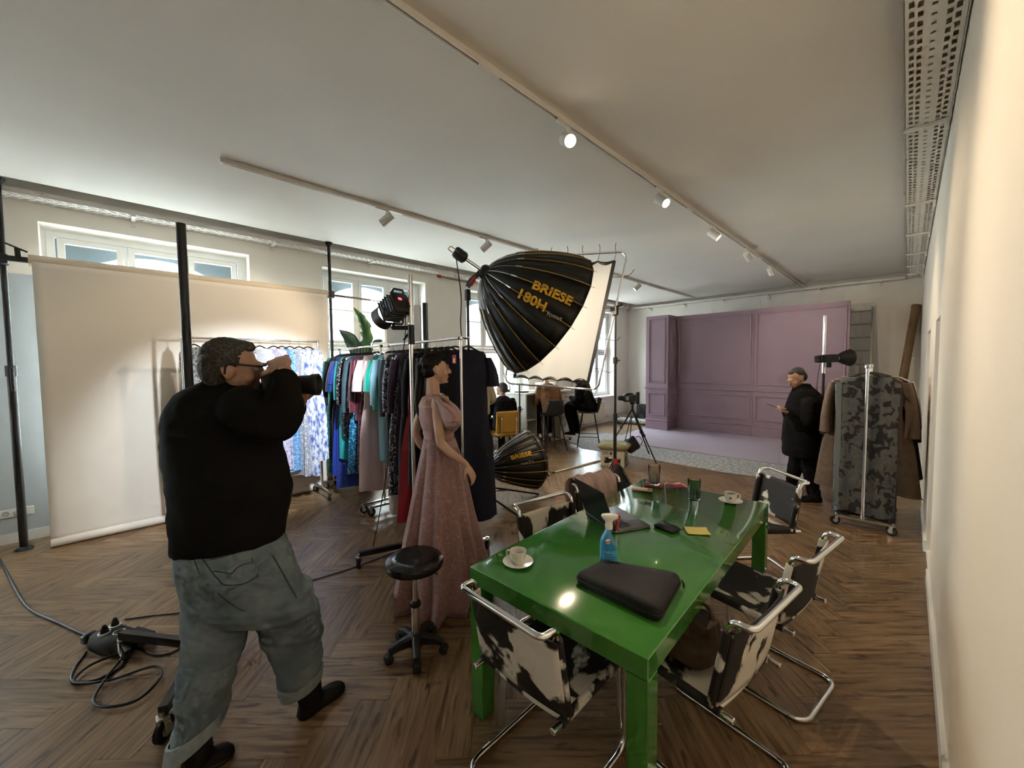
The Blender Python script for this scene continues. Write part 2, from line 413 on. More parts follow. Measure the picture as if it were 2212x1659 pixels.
# baseboards
bb = MB(); bb.box((XL+0.009, (YF+YB)/2, 0.05), (0.018, YB-YF, 0.10)); structure(bb.build('baseboard_left', MT['white'], smooth=False))
bb = MB(); bb.box(((XL+XR)/2, YB-0.009, 0.05), (XR-XL-0.04, 0.018, 0.10)); structure(bb.build('baseboard_back', MT['white'], smooth=False))
bb = MB()
for a, c in ((YF, DOORS[0][0]), (DOORS[0][1], DOORS[1][0]), (DOORS[1][1], YB)): bb.box((XR-0.009, (a+c)/2, 0.05), (0.018, c-a, 0.10))
structure(bb.build('baseboard_right', MT['white'], smooth=False))
# doors in the right wall
for n, (a, c) in enumerate(DOORS):
    d = structure(MB().cham((XR+0.17, (a+c)/2, 1.03), (0.045, c-a-0.05, 2.04), 0.004).build('door_%d' % (n+1), MT['doorgrey'], smooth=False))
    f = MB()
    for y in (a+0.0125, c-0.0125): f.box((XR+0.17, y, 1.03), (0.10, 0.025, 2.06))
    f.box((XR+0.17, (a+c)/2, 2.048), (0.10, c-a-0.05, 0.024)); f.build('door_frame', MT['white'], d, smooth=False)
    h = MB(); h.tube(fillet([(XR+0.148, a+0.10, 1.05), (XR+0.10, a+0.10, 1.05), (XR+0.10, a+0.22, 1.05)], 0.01), 0.009); h.cyl((XR+0.148, a+0.10, 1.05), (XR+0.142, a+0.10, 1.05), 0.024)
    h.build('door_handle', MT['steel'], d)
# thin blue-grey sheet on the wall beside the first window + socket strip
structure(MB().box((XL+0.004, -1.01, 1.375), (0.008, 0.88, 2.55)).build('wall_sheet_1', MT['bluegrey'], smooth=False))
s = thing('wall_socket', 'white double wall socket low on the blue-grey wall by the pole', 'socket', (XL+0.008, -0.80, 0.26))
MB().cham((XL+0.014, -0.80, 0.30), (0.012, 0.24, 0.085), 0.004).build('cover_plate', MT['white'], s)
for dy in (-0.06, 0.02): MB().lathe([(0.002, 0.001), (0.018, 0.001), (0.021, 0.005), (0.026, 0.005), (0.026, 0)], (XL+0.02, -0.80+dy, 0.30), (1, 0, 0)).build('socket_insert', MT['bluegrey'], s)
# windows ------------------------------------------------------------
XF = XL-0.26
def window(idx, y0, y1):
    f = MB(); fw_, fd = 0.055, 0.07
    w = y1-y0-0.06; a = y0+0.03; zb, zt, ztr = SILL+0.03, WTOP-0.03, 2.04
    f.box((XF, (y0+y1)/2, zt-fw_/2), (fd, w, fw_)); f.box((XF, (y0+y1)/2, zb+fw_/2), (fd, w, fw_))
    for y in (a+fw_/2, y1-0.03-fw_/2): f.box((XF, y, (zb+zt)/2), (fd, fw_, zt-zb-2*fw_))
    cw = (w-2*fw_)/3
    for k in (1, 2): f.box((XF, a+fw_+k*cw, (zb+zt)/2), (fd*0.8, 0.035, zt-zb-2*fw_))
    f.box((XF, (y0+y1)/2, ztr), (fd*0.8-0.004, w-2*fw_, 0.06))
    wo = structure(f.build('window_%d' % idx, MT['winframe'], smooth=False))
    # plaster margin closing the frame against the opening
    t = MB(); t.box((XF, (y0+y1)/2, WTOP-0.015), (0.05, y1-y0, 0.03)); t.box((XF, (y0+y1)/2, SILL+0.015), (0.05, y1-y0, 0.03))
    for y in (y0+0.015, y1-0.015): t.box((XF, y, (zb+zt)/2), (0.05, 0.03, zt-zb))
    t.build('window_margin', MT['white'], wo, smooth=False)
    for k in range(3):
        ya, yb_ = a+fw_+k*cw+0.02, a+fw_+(k+1)*cw-0.02
        for lo, hi, bar in ((zb+fw_, ztr-0.03, 1.48), (ztr+0.03, zt-fw_, 2.61)):
            s = MB(); q = 0.055
            for y in (ya+q/2, yb_-q/2): s.box((XF+0.012, y, (lo+hi)/2), (0.05, q, hi-lo-0.006))
            for z in (lo+q/2+0.003, hi-q/2-0.003): s.box((XF+0.012, (ya+yb_)/2, z), (0.05, yb_-ya-2*q, q))
            s.box((XF+0.012, (ya+yb_)/2, bar), (0.03, yb_-ya-2*q, 0.022))
            so = s.build('sash', MT['winframe'], wo, smooth=False)
            MB().box((XF+0.012, (ya+yb_)/2, (lo+hi)/2), (0.006, yb_-ya-2*q+0.01, hi-lo-2*q+0.01)).build('pane', MT['glass'], so, smooth=False)
        if k != 1:
            h = MB(); h.cyl((XF+0.04, ya+0.02 if k else yb_-0.02, 1.50), (XF+0.07, ya+0.02 if k else yb_-0.02, 1.50), 0.008); h.bar((XF+0.07, ya+0.02 if k else yb_-0.02, 1.52), (XF+0.07, ya+0.02 if k else yb_-0.02, 1.40), 0.016, 0.012, (1, 0, 0))
            h.build('window_handle', MT['steel'], wo)
    sl = MB().cham((XL-0.10, (y0+y1)/2, SILL+0.012), (0.34, y1-y0+0.0, 0.03), 0.006).build('window_sill', MT['white'], wo, smooth=False)
    # outer stone arch beyond the glass
    ax = XL-0.50; yc = (y0+y1)/2; hw = (y1-y0)/2; zs = 2.35; rise = 0.72; n = 16
    pts = []
    for q in range(n+1):
        t_ = math.pi*q/n; pts.append((yc-hw*0.96*math.cos(t_), zs+rise*math.sin(t_)))
    m = MB()
    for q in range(n):
        (ya, za), (yb_, zb_) = pts[q], pts[q+1]
        m.prism([V((ax, ya, za)), V((ax, yb_, zb_)), V((ax, yb_, 3.5)), V((ax, ya, 3.5))], (-0.10, 0, 0))
    for sg in (-1, 1): m.box((ax-0.05, yc+sg*(hw*0.98), 1.9), (0.10, hw*0.04+0.001, 3.2))
    m.build('stone_arch', MT['stone'], wo, smooth=False)
for n, (a, c) in enumerate(WIN+WIN_OFF): window(n+1, a, c)
# building across the street, seen overexposed through the panes
fb = thing('facade_opposite', 'pale house front across the street, seen through the windows', 'building', (-16.5, 4, 0))
MB().box((-16.8, 4, 3.5), (0.5, 34, 11)).build('front_wall', mat('pale_render', (0.78, 0.76, 0.72), 0.9), fb, smooth=False)
gw = mat('far_window_glass', (0.25, 0.29, 0.33), 0.2)
for q in range(9):
    for z in (1.2, 4.4, 7.4): MB().box((-16.53, -9+q*3.2, z+0.2), (0.06, 1.2, 1.9)).build('window', gw, fb, smooth=False)
structure(MB().box((-12, 4, -0.6), (11, 34, 0.2)).build('street_ground', mat('street_paving', (0.5, 0.49, 0.47), 0.9), smooth=False))
# ================================================================== ceiling rails, spots, trays
def PX(px, py, X):
    d = FW + CR*((px-IW/2)/FPX) - CU*((py-IH/2)/FPX); return CAM + d*(X/d.x)
def PY(px, py, Y):
    d = FW + CR*((px-IW/2)/FPX) - CU*((py-IH/2)/FPX); return CAM + d*(Y/d.y)
for x, y0, lab in ((-1.775, -3.0, 'long white lighting track crossing the ceiling to its top edge'), (-4.10, 0.66, 'shorter white lighting track on the window side of the ceiling')):
    t = thing('lighting_track', lab, 'track', (x, 5.0, ZC-0.036))
    m = MB(); y1 = CY1-0.02
    m.box((x, (y0+y1)/2, ZC-0.006), (0.036, y1-y0, 0.012))
    for s in (-1, 1): m.box((x+s*0.0145, (y0+y1)/2, ZC-0.024), (0.007, y1-y0, 0.024))
    for y in (y0+0.01, y1-0.01): m.box((x, y, ZC-0.024), (0.022, 0.02, 0.024))
    m.build('rail', MT['railwhite'], t, smooth=False)
    MB().box((x, (y0+y1)/2, ZC-0.0145), (0.021, y1-y0-0.05, 0.004)).build('groove', MT['dark'], t, smooth=False)
    y = y0+1.6
    while y < y1-0.5:
        MB().box((x, y, ZC-0.0265), (0.022, 0.16, 0.017)).build('connector', MT['railwhite'], t, smooth=False); y += 3.0
MT['lens_on'] = mat('lit_lens', (1, 0.9, 0.75), 0.3, emit=(1.0, 0.86, 0.62), estr=14.0)
MT['can'] = mat('spot_housing', (0.62, 0.60, 0.56), 0.45, var=0.03)
WARM = (1.0, 0.80, 0.56)
def track_spot(x, y, target, label, power, angle=70):
    root = V((x, y, ZC-0.12)); t = thing('track_spotlight', label, 'spotlight', (x, y, ZC-0.20), group='spotlights on the ceiling tracks')
    MB().cham((x, y, ZC-0.044), (0.03, 0.15, 0.016), 0.003).build('adapter', MT['railwhite'], t)
    piv = V((x, y+0.05, ZC-0.135)); d = (V(target)-piv).normalized()
    a = MB(); a.cyl((x, y+0.05, ZC-0.052), (x, y+0.05, ZC-0.10), 0.009); a.ell((x, y+0.05, ZC-0.10), 0.013, nu=10, nv=6); a.build('arm', MT['railwhite'], t)
    c = piv
    MB().lathe([(0.001, -0.075), (0.040, -0.075), (0.045, -0.070), (0.045, 0.075), (0.041, 0.075), (0.040, 0.06), (0.001, 0.058)], c, d, 28).build('housing', MT['can'], t, angle=30)
    MB().lathe([(0.001, 0.067), (0.039, 0.066)], c, d, 28).build('lens', MT['lens_on'], t)
    l = spot_light('track_spot_beam', c+d*0.085, c+d*2, power, WARM, angle, 1.0 if angle > 80 else 0.7, 0.035); l.parent = t; l.location = V(l.location)-worg(t)
track_spot(-1.775, 2.30, (0.3, 0.9, 1.7), 'lit track spotlight on the long track, largest and nearest to the camera', 100, 92)
track_spot(-1.775, 3.83, (0.3, 3.2, 1.6), 'lit track spotlight on the long track, second from the near end', 45)
track_spot(-1.775, 5.32, (0.3, 5.9, 1.4), 'lit track spotlight on the long track with a thin bright rim, third along', 45)
track_spot(-1.775, 6.80, (-1.2, 10.6, 1.4), 'track spotlight on the long track aimed at the mauve set, fourth along', 20)
track_spot(-1.775, 8.20, (-1.4, 11.0, 1.2), 'track spotlight on the long track closest to the back wall', 12)
track_spot(-4.10, 2.10, (-6.0, 0.6, 1.6), 'track spotlight on the shorter track above the cream backdrop', 50)
track_spot(-4.10, 3.55, (-6.1, 2.6, 1.6), 'track spotlight on the shorter track beside the big umbrella reflector', 45)
track_spot(-4.10, 7.80, (-6.0, 6.6, 1.4), 'small track spotlight on the shorter track beyond the white scrim', 35)

def cable_tray(name, label, p0, p1, wall_n, width, brackets, slots=(0.0, 1.0)):
    """perforated tray from p0 to p1 (wall side line), wall_n = direction away from the wall"""
    p0, p1, n = V(p0), V(p1), V(wall_n); L = (p1-p0).length; u = (p1-p0)/L; z = p0.z
    t = thing(name, label, 'cable tray', (p0+p1)/2)
    m = MB(); th = 0.002
    rows = [0.14, 0.28, 0.52, 0.74, 0.88]; sw = 0.019; edges = [0.0]
    for r_ in rows: edges += [r_*width-sw/2, r_*width+sw/2]
    edges.append(width)
    def slab(a, b_, s0, s1, zz=z):
        q = [p0+u*a+n*s0, p0+u*b_+n*s0, p0+u*b_+n*s1, p0+u*a+n*s1]
        m.loft([[V((k.x, k.y, zz)) for k in q], [V((k.x, k.y, zz+th)) for k in q]])
    for k in range(0, len(edges), 2): slab(0, L, edges[k], edges[k+1])
    pitch = 0.075
    for k in range(1, len(edges)-1, 2):
        a = 0.0; ph = 0.02 if (k//2) % 2 else 0.0; hole = 0.045 if k != 5 else 0.02
        slab(0, slots[0]*L+ph, edges[k], edges[k+1])
        a = slots[0]*L+ph
        while a < slots[1]*L-pitch:
            slab(a+hole, a+pitch, edges[k], edges[k+1]); a += pitch
        slab(a, L, edges[k], edges[k+1])
    m.build('perforated_base', MT['traywhite'], t, smooth=False)
    f = MB()
    for s in (0.001, width-0.001):
        q = [p0+n*(s-0.001), p1+n*(s-0.001), p1+n*(s+0.001), p0+n*(s+0.001)]
        f.loft([[V((k.x, k.y, z)) for k in q], [V((k.x, k.y, z+0.05)) for k in q]])
    f.build('side_flange', MT['traywhite'], t, smooth=False)
    for a in brackets:
        c = p0+u*a; k = MB(); k.bar(c+n*0.0+V((0, 0, -0.012)), c+n*(width+0.01)+V((0, 0, -0.012)), 0.035, 0.018)
        k.bar(c+n*0.012+V((0, 0, -0.02)), c+n*0.012+V((0, 0, -0.075)), 0.035, 0.02, up=n); k.build('bracket', MT['traywhite'], t, smooth=False)
ZT = 3.34
cable_tray('cable_tray', 'white perforated cable tray above the windows on the left wall', (XL+0.012, -3.5, 3.375), (XL+0.012, 11.05, 3.375), (1, 0, 0), 0.22, [2.3+1.37*k for k in range(9)], (0.10, 1.0))
cable_tray('cable_tray', 'white perforated cable tray along the back wall over the mauve set', (XL+0.25, YB-0.012, ZT), (XR-0.25, YB-0.012, ZT), (0, -1, 0), 0.20, [0.5+1.0*k for k in range(6)])
cable_tray('cable_tray', 'white perforated cable tray along the right wall, seen from below', (XR-0.012, -3.5, ZT), (XR-0.012, 11.05, ZT), (-1, 0, 0), 0.21, [7.5, 9.4, 10.8, 12.1, 13.2, 14.1], (0.25, 1.0))

# ================================================================== paper backdrop on two poles
MT['paper'] = mat('cream_paper', (0.80, 0.74, 0.66), 0.8, var=0.015, scale=2)
MT['paperroll'] = mat('paper_roll', (0.66, 0.56, 0.44), 0.7, var=0.03)
BX = -5.80
A, B = PX(62, 562, BX), PX(706, 636, BX)
zr = (A.z+B.z)/2; ya, yb = A.y, B.y
bd = thing('paper_backdrop', 'wide cream paper backdrop hanging from a roll down to the floor', 'backdrop', (BX, (ya+yb)/2, 0))
MB().tube([(BX, ya, zr), (BX, yb, zr)], 0.055, 24).build('roll', MT['paperroll'], bd)
def paper(u, v):
    y = ya+0.02+(yb-ya-0.04)*u; z = zr*(1-v)+0.055*v
    return (BX+0.052-0.03*math.sin(v*math.pi)+0.012*math.sin(u*7+v*3)*v+0.01*v, y, z)
solidify(MB().grid(paper, 40, 40).build('sheet', MT['paper'], bd), 0.002)
MB().tube([(BX+0.045, ya+0.02, 0.045), (BX+0.045, yb-0.02, 0.045)], 0.044, 20).build('lower_roll', MT['paper'], bd)
def autopole(x, y, zsplit, label):
    t = thing('support_pole', label, 'pole', (x, y, 0))
    MB().lathe([(0.001, 0.0), (0.055, 0.0), (0.06, 0.008), (0.03, 0.03), (0.026, 0.05)], (x, y, 0), n=20).build('foot', MT['rubber'], t)
    MB().cyl((x, y, 0.03), (x, y, zsplit), 0.029, seg=18).build('lower_tube', MT['black'], t)
    MB().cyl((x, y, zsplit), (x, y, ZC-0.04), 0.021, seg=18).build('upper_tube', MT['black'], t)
    c = MB(); c.cyl((x, y, zsplit-0.05), (x, y, zsplit+0.05), 0.038, seg=16); c.cham((x+0.045, y+0.01, zsplit-0.08), (0.03, 0.025, 0.22), 0.006); c.build('locking_lever', MT['blackplastic'], t)
    MB().lathe([(0.021, -0.06), (0.028, -0.05), (0.045, -0.012), (0.05, 0.0), (0.001, 0.0)], (x, y, ZC), n=20).build('top_cup', MT['rubber'], t)
    k = MB(); k.cham((x+0.03, y, zr-0.005), (0.11, 0.07, 0.10), 0.01); k.build('clamp', MT['black'], t)
    return t
p1_ = autopole(BX-0.09, ya-0.16, 1.70, 'black telescopic pole at the left edge holding the backdrop roll')
sg = MB(); sg.bar((BX, ya-0.22, zr), (BX, ya+0.02, zr), 0.045, 0.045); sg.build('roll_holder', MT['black'], p1_)
kb = MB(); kb.cyl((BX, ya-0.06, zr), (BX+0.02, ya-0.06, zr+0.10), 0.02); kb.tube([(BX+0.02, ya-0.13, zr+0.13), (BX+0.02, ya, zr+0.07)], 0.008); kb.build('clamp_handle', MT['black'], p1_)
p2_ = autopole(BX-0.02, yb+0.055, 1.70, 'black telescopic pole at the right end of the backdrop roll')
hk = MB(); hk.bar((BX+0.03, yb+0.02, zr-0.01), (BX+0.03, yb+0.62, zr-0.02), 0.035, 0.03); hk.bar((BX+0.03, yb+0.6, zr-0.02), (BX+0.03, yb+1.05, zr-0.03), 0.018, 0.014); hk.build('side_arm', MT['black'], p2_)

# ================================================================== casters
def caster(parent, at, r=0.045, tilt=0.0, name='caster', brake=False):
    """twin piece caster: wheel touching the floor under at(x,y), fork up to z"""
    x, y = at[0], at[1]; ax = V((math.cos(tilt), math.sin(tilt), 0)); c = V((x, y, r))
    m = MB(); m.lathe([(0.001, -0.013), (r*0.8, -0.013), (r, -0.009), (r, 0.009), (r*0.8, 0.013), (0.001, 0.013)], c, ax, 20); w = m.build(name, MT['rubber'], parent)
    h = MB(); h.lathe([(0.001, -0.016), (r*0.5, -0.016), (r*0.5, 0.016), (0.001, 0.016)], c, ax, 14)
    sd = V((-ax.y, ax.x, 0))
    for s in (-1, 1): h.prism([c+ax*(s*0.019)+sd*0.012+V((0, 0, -0.01)), c+ax*(s*0.019)-sd*0.012+V((0, 0, -0.01)), c+ax*(s*0.019)-sd*0.025+V((0, 0, r*1.15)), c+ax*(s*0.019)+sd*0.008+V((0, 0, r*1.15))], ax*0.002*s)
    h.box(c+V((0, 0, r*1.2))-sd*0.01, (0.044, 0.044, 0.008)); h.cyl(c+V((0, 0, r*1.15))-sd*0.01, c+V((0, 0, r*1.7))-sd*0.01, 0.01)
    if brake: h.bar(c+sd*0.02+V((0, 0, r*1.1)), c+sd*0.08+V((0, 0, r*0.6)), 0.03, 0.006)
    h.build('fork', MT['steel'], w)
    return w
# ================================================================== black rolling stand behind the photographer
C0 = G(437, 1392, 0.15); C0.z = 0
st = thing('rolling_stand', 'tall black rolling stand with a square-bar base behind the photographer', 'light stand', C0)
top = C0.z+CH+ (P(415, 487, 1).z-CH)/((P(415, 487, 1)-CAM).xy.length)*C0.xy.length
MB().cyl(C0+V((0, 0, 0.15)), C0+V((0, 0, 1.55)), 0.026, seg=18).build('lower_column', MT['black'], st)
MB().cyl(C0+V((0, 0, 1.45)), C0+V((0, 0, top)), 0.0215, seg=18).build('upper_column', MT['black'], st)
cc = MB(); cc.cyl(C0+V((0, 0, 1.38)), C0+V((0, 0, 1.50)), 0.034, seg=18); cc.cyl(C0+V((0.02, 0, 1.44)), C0+V((0.09, 0, 1.44)), 0.012); cc.build('collar', MT['blackplastic'], st)
MB().cham(C0+V((0, 0, 0.15)), (0.11, 0.11, 0.07), 0.01).build('hub', MT['black'], st)
for e in (G(262, 1371, 0.15), G(640, 1262, 0.15), G(352, 1545, 0.13)):
    MB().bar(C0+V((0, 0, 0.15)), V((e.x, e.y, 0.15)), 0.035, 0.045).build('base_arm', MT['black'], st, smooth=False)
    dd = (V((e.x, e.y, 0))-C0).normalized()
    caster(st, (e.x-dd.x*0.01, e.y-dd.y*0.01), 0.055, math.atan2(dd.y, dd.x)+1.2, brake=True)
# ================================================================== power box and cords
MT['cord'] = mat('black_cord', (0.012, 0.012, 0.012), 0.55, var=0.2)
bx = G(248, 1392); pb = thing('power_distributor', 'low black rubber power distributor with plugs on the floor', 'power strip', bx)
rt = Matrix.Rotation(R(28), 3, 'Z'); rg = []
for sx, sy, z in ((0.155, 0.085, 0.0), (0.16, 0.09, 0.02), (0.15, 0.08, 0.06), (0.10, 0.055, 0.088), (0.02, 0.012, 0.094)):
    rg.append([bx+rt @ V((sx*math.copysign(abs(math.cos(t))**0.7, math.cos(t)), sy*math.copysign(abs(math.sin(t))**0.7, math.sin(t)), z)) for t in [2*math.pi*k/24 for k in range(24)]])
MB().loft(rg).build('body', MT['rubber'], pb)
for k, (dx, dy) in enumerate(((-0.03, -0.03), (0.05, 0.0), (-0.055, 0.035))):
    c = bx+rt @ V((dx, dy, 0.083)); mo = MB(); mo.lathe([(0.001, 0.008), (0.022, 0.008), (0.026, 0.012), (0.031, 0.010), (0.031, 0)], c, (0, 0, 1), 18); mo.build('socket', MT['winframe'], pb)
for dx, dy in ((-0.03, -0.03), (-0.055, 0.035)):
    c = bx+rt @ V((dx, dy, 0.09)); mo = MB(); mo.lathe([(0.001, 0.05), (0.008, 0.05), (0.018, 0.02), (0.019, 0.0)], c, (0.1, 0, 1), 14); mo.build('plug', MT['rubber'], pb)
MB().cham(bx+rt @ V((-0.16, -0.04, 0.04)), (0.05, 0.07, 0.06), 0.01, rt).build('cable_gland', MT['blackplastic'], pb)
MB().prism([bx+rt @ V((0.10, 0.07, 0.02)), bx+rt @ V((0.22, 0.09, 0.02)), bx+rt @ V((0.22, 0.09, 0.07)), bx+rt @ V((0.10, 0.07, 0.09))], rt @ V((0.0, -0.09, 0))).build('socket_flap', MT['blackplastic'], pb)
def cord(name, pts, r, label, z=None):
    c = catmull([V(p) for p in pts], 10)
    for q in c: q.z = max(q.z, r*1.02)
    return tag(MB().tube(c, r, 8).build(name, MT['cord'], smooth=True), label, 'cord')
def gp(l, z=0.006): return [G(x, y, z) for x, y in l]
cord('extension_cable', gp([(-25, 1188), (0, 1210), (40, 1285), (70, 1320), (125, 1345), (175, 1368), (215, 1380)], 0.008), 0.009, 'thick black cord running from the left edge to the power distributor')
cord('coiled_cable', gp([(185, 1410), (158, 1450), (160, 1474), (210, 1468), (262, 1440), (285, 1405)])+gp([(255, 1412), (190, 1440), (160, 1475), (240, 1468), (330, 1440), (348, 1460), (300, 1510), (235, 1527), (202, 1515), (225, 1470), (265, 1420)], 0.018), 0.007, 'black cord looped in two coils on the floor by the power distributor')
cord('thin_cable', gp([(270, 1338), (330, 1330), (410, 1320), (520, 1290), (655, 1258), (720, 1240), (775, 1222), (860, 1190)]), 0.0045, 'thin black cord crossing the floor behind the photographer')
cord('short_cable', gp([(300, 1395), (330, 1414), (370, 1410), (410, 1385)]), 0.005, 'short black cord curving from the power distributor under the stand bar')
cord('floor_cable', gp([(1930, 1050), (1950, 1062), (1975, 1072), (2000, 1082)]), 0.006, 'black cord trailing to the right wall behind the clothes rack')
cord('wavy_cable', gp([(1952, 1018), (1958, 1050), (1975, 1063), (1999, 1068)]), 0.004, 'thin wavy cord near the right wall, farther of the two')

# ================================================================== green table
MT['green'] = mat('green_lacquer', (0.045, 0.200, 0.028), 0.14, var=0.06, scale=4, coat=0.6)
TC = V((-1.065, 2.150, 0)); TRZ = R(2.2); TW, TL, TH = 0.90, 1.94, 0.74
tb = thing('parsons_table', 'glossy green square-legged table in the foreground', 'table', TC, TRZ)
MB().cham((0, 0, TH-0.041), (TW, TL, 0.082), 0.004).build('table_top', MT['green'], tb, local=True)
for sx in (-1, 1):
    for sy in (-1, 1): MB().cham((sx*(TW/2-0.0405), sy*(TL/2-0.0405), (TH-0.082)/2), (0.08, 0.08, TH-0.082), 0.003).build('leg', MT['green'], tb, local=True)

# ================================================================== cantilever chairs
MT['cow'] = ramp_mat('cowhide', [(0.0, (0.012, 0.010, 0.010)), (0.50, (0.014, 0.012, 0.011)), (0.53, (0.66, 0.62, 0.54)), (1.0, (0.80, 0.75, 0.66))], 0.75, 4.2, detail=5, objrand=True, distort=0.5, bump=0.08)
def make_chair():
    t = thing('cantilever_chair', 'x', 'chair', group='cowhide chairs around the green table')
    hw, r = 0.215, 0.0125; f = MB()
    side = lambda s: [(s*hw, -0.27, r), (s*hw, 0.25, r), (s*hw, 0.30, 0.44), (s*hw, -0.245, 0.425)]
    base = fillet([(hw, -0.245, 0.425), (hw, 0.27, 0.44), (hw, 0.255, r), (hw, -0.30, r), (-hw, -0.30, r), (-hw, 0.255, r), (-hw, 0.27, 0.44), (-hw, -0.245, 0.425)], 0.075, 8)
    f.tube(base, r, 12); f.build('base_frame', MT['chrome'], t, local=True)
    bk = fillet([(hw+0.008, -0.17, 0.435), (hw+0.008, -0.235, 0.80), (hw+0.008, -0.31, 0.80), (-hw-0.008, -0.31, 0.80), (-hw-0.008, -0.235, 0.80), (-hw-0.008, -0.17, 0.435)], 0.045, 8)
    MB().tube(bk, r, 12).build('back_frame', MT['chrome'], t, local=True)
    for s in (-1, 1):
        MB().lathe([(0.001, 0.004), (0.010, 0.004), (0.0128, 0.0)], (s*hw, -0.245, 0.425), (0, -1, 0), 12).build('end_plug', MT['steel'], t, local=True)
        for y in (-0.2, 0.12): MB().cham((s*hw, y, 0.006), (0.02, 0.03, 0.011), 0.003).build('glide', MT['rubber'], t, local=True)
    # seat sling
    def sling(u, v):
        x = (u-0.5)*2*(hw+0.014); y = -0.20+0.43*v
        z = 0.443+0.012*v-0.022*(1-(2*u-1)**2)
        if abs(u-0.5) > 0.47: z -= 0.012
        return (x, y, z)
    solidify(MB().grid(sling, 20, 10).build('seat', MT['cow'], t, local=True), 0.008)
    for s in (-1, 1): MB().tube([(s*hw, -0.20, 0.4275), (s*hw, 0.215, 0.4365)], 0.0185, 14).build('seat_edge', MT['cow'], t, local=True)
    def backs(u, v):
        x = (u-0.5)*2*(hw+0.008+0.012); z = 0.455+0.30*v; y = -0.17-0.065*(z-0.435)/0.365-0.018-0.02*(1-(2*u-1)**2)
        return (x, y, z)
    solidify(MB().grid(backs, 20, 10).build('backrest', MT['cow'], t, local=True), 0.008)
    for s in (-1, 1):
        q = lambda z: (s*(hw+0.008), -0.17-0.065*(z-0.435)/0.365, z)
        MB().tube([q(0.455), q(0.755)], 0.0195, 14).build('back_edge', MT['cow'], t, local=True)
    return t
ch0 = make_chair()
# (x, y) of the seat centre, heading of the sitter (direction the chair faces), label
CHPOS = [((-1.06, 1.27), R(90), 'cowhide chair with a large black patch at the near end of the green table'),
      ((-0.62, 1.76), R(172), 'cowhide chair with a brown bag on its seat, wall side of the table'),
      ((-0.555, 2.47), R(171), 'cowhide chair second along the wall side of the green table'),
      ((-0.87, 3.58), R(228), 'cowhide chair at the far right corner of the green table'),
      ((-1.44, 1.93), R(-10), 'cowhide chair tucked in beside the open laptop'),
      ((-1.46, 2.57), R(-13), 'cowhide chair draped with a pink cloth on the window side')]
CHAIRS = []
for k, ((x, y), hd, lab) in enumerate(CHPOS):
    o = ch0 if k == 0 else dup(ch0, (0, 0, 0))
    o.location = (x, y, 0); o.rotation_euler = (0, 0, hd-math.pi/2); o['label'] = lab; CHAIRS.append(o)
CHAIRS[3].location = (-0.87, 3.58, 0)

# ================================================================== things on the table
ZTB = TH
MT['porc'] = mat('white_porcelain', (0.80, 0.77, 0.70), 0.18, var=0.02)
MT['coffee'] = mat('coffee', (0.05, 0.022, 0.01), 0.2, var=0.2)
MT['clear'] = mat('drinking_glass', (0.97, 0.98, 0.98), 0.02, var=0.005)
MT['clear'].node_tree.nodes['Principled BSDF'].inputs['Transmission Weight'].default_value = 1.0; MT['clear'].node_tree.nodes['Principled BSDF'].inputs['IOR'].default_value = 1.45
MT['print'] = mat('dark_print', (0.03, 0.025, 0.03), 0.5)
def cup(at, sc_, ang, label, full, logo):
    c = V((at.x, at.y, ZTB)); t = thing('coffee_cup', label, 'cup', c)
    so = tag(MB().lathe([(0.001, 0.0), (0.036, 0.0), (0.042, 0.004), (0.074, 0.015), (0.075, 0.017), (0.045, 0.010), (0.030, 0.006), (0.001, 0.006)], c, n=36).build('saucer', MT['porc']), label.replace('cup', 'saucer under the cup') if False else 'white saucer under the '+('espresso cup at the far end of the table' if full else 'drained coffee cup at the near table corner'), 'saucer')
    b = c+V((0, 0, 0.0065)); t.location = b
    MB().lathe([(0.001, 0.0), (0.022, 0.0), (0.024, 0.004), (0.034, 0.018), (0.040, 0.040), (0.041, 0.062), (0.0385, 0.062), (0.037, 0.040), (0.031, 0.018), (0.001, 0.008)], b, n=36).build('cup_body', MT['porc'], t)
    d = V((math.cos(ang), math.sin(ang), 0)); h = [b+d*0.038+V((0, 0, 0.052)), b+d*0.062+V((0, 0, 0.052)), b+d*0.062+V((0, 0, 0.020)), b+d*0.033+V((0, 0, 0.018))]
    MB().tube(fillet(h, 0.014), 0.0042, 10).build('cup_handle', MT['porc'], t)
    MB().lathe([(0.001, 0.0), (0.037 if full else 0.030, 0.0)], b+V((0, 0, 0.048 if full else 0.017)), n=30).build('coffee', MT['coffee'], t)
    if logo:
        dd = (CAM-b); dd.z = 0; dd.normalize(); sd = V((-dd.y, dd.x, 0)); mo = MB()
        for u, z, w_, h_ in ((0, 0.036, 0.012, 0.010), (0, 0.026, 0.016, 0.003)):
            mo.box(b+dd*(0.0400 if z > 0.03 else 0.0385)+V((0, 0, z)), (w_, 0.0015, h_), Matrix((sd, dd, UP)).transposed())
        mo.build('cup_print', MT['print'], t, smooth=False)
cup(G(1119, 1218, ZTB), 1, R(200), 'white coffee cup with only dregs at the near corner of the table', False, False)
cup(G(1578, 1085, ZTB), 1, R(40), 'white espresso cup full of coffee with a small dark print', True, True)
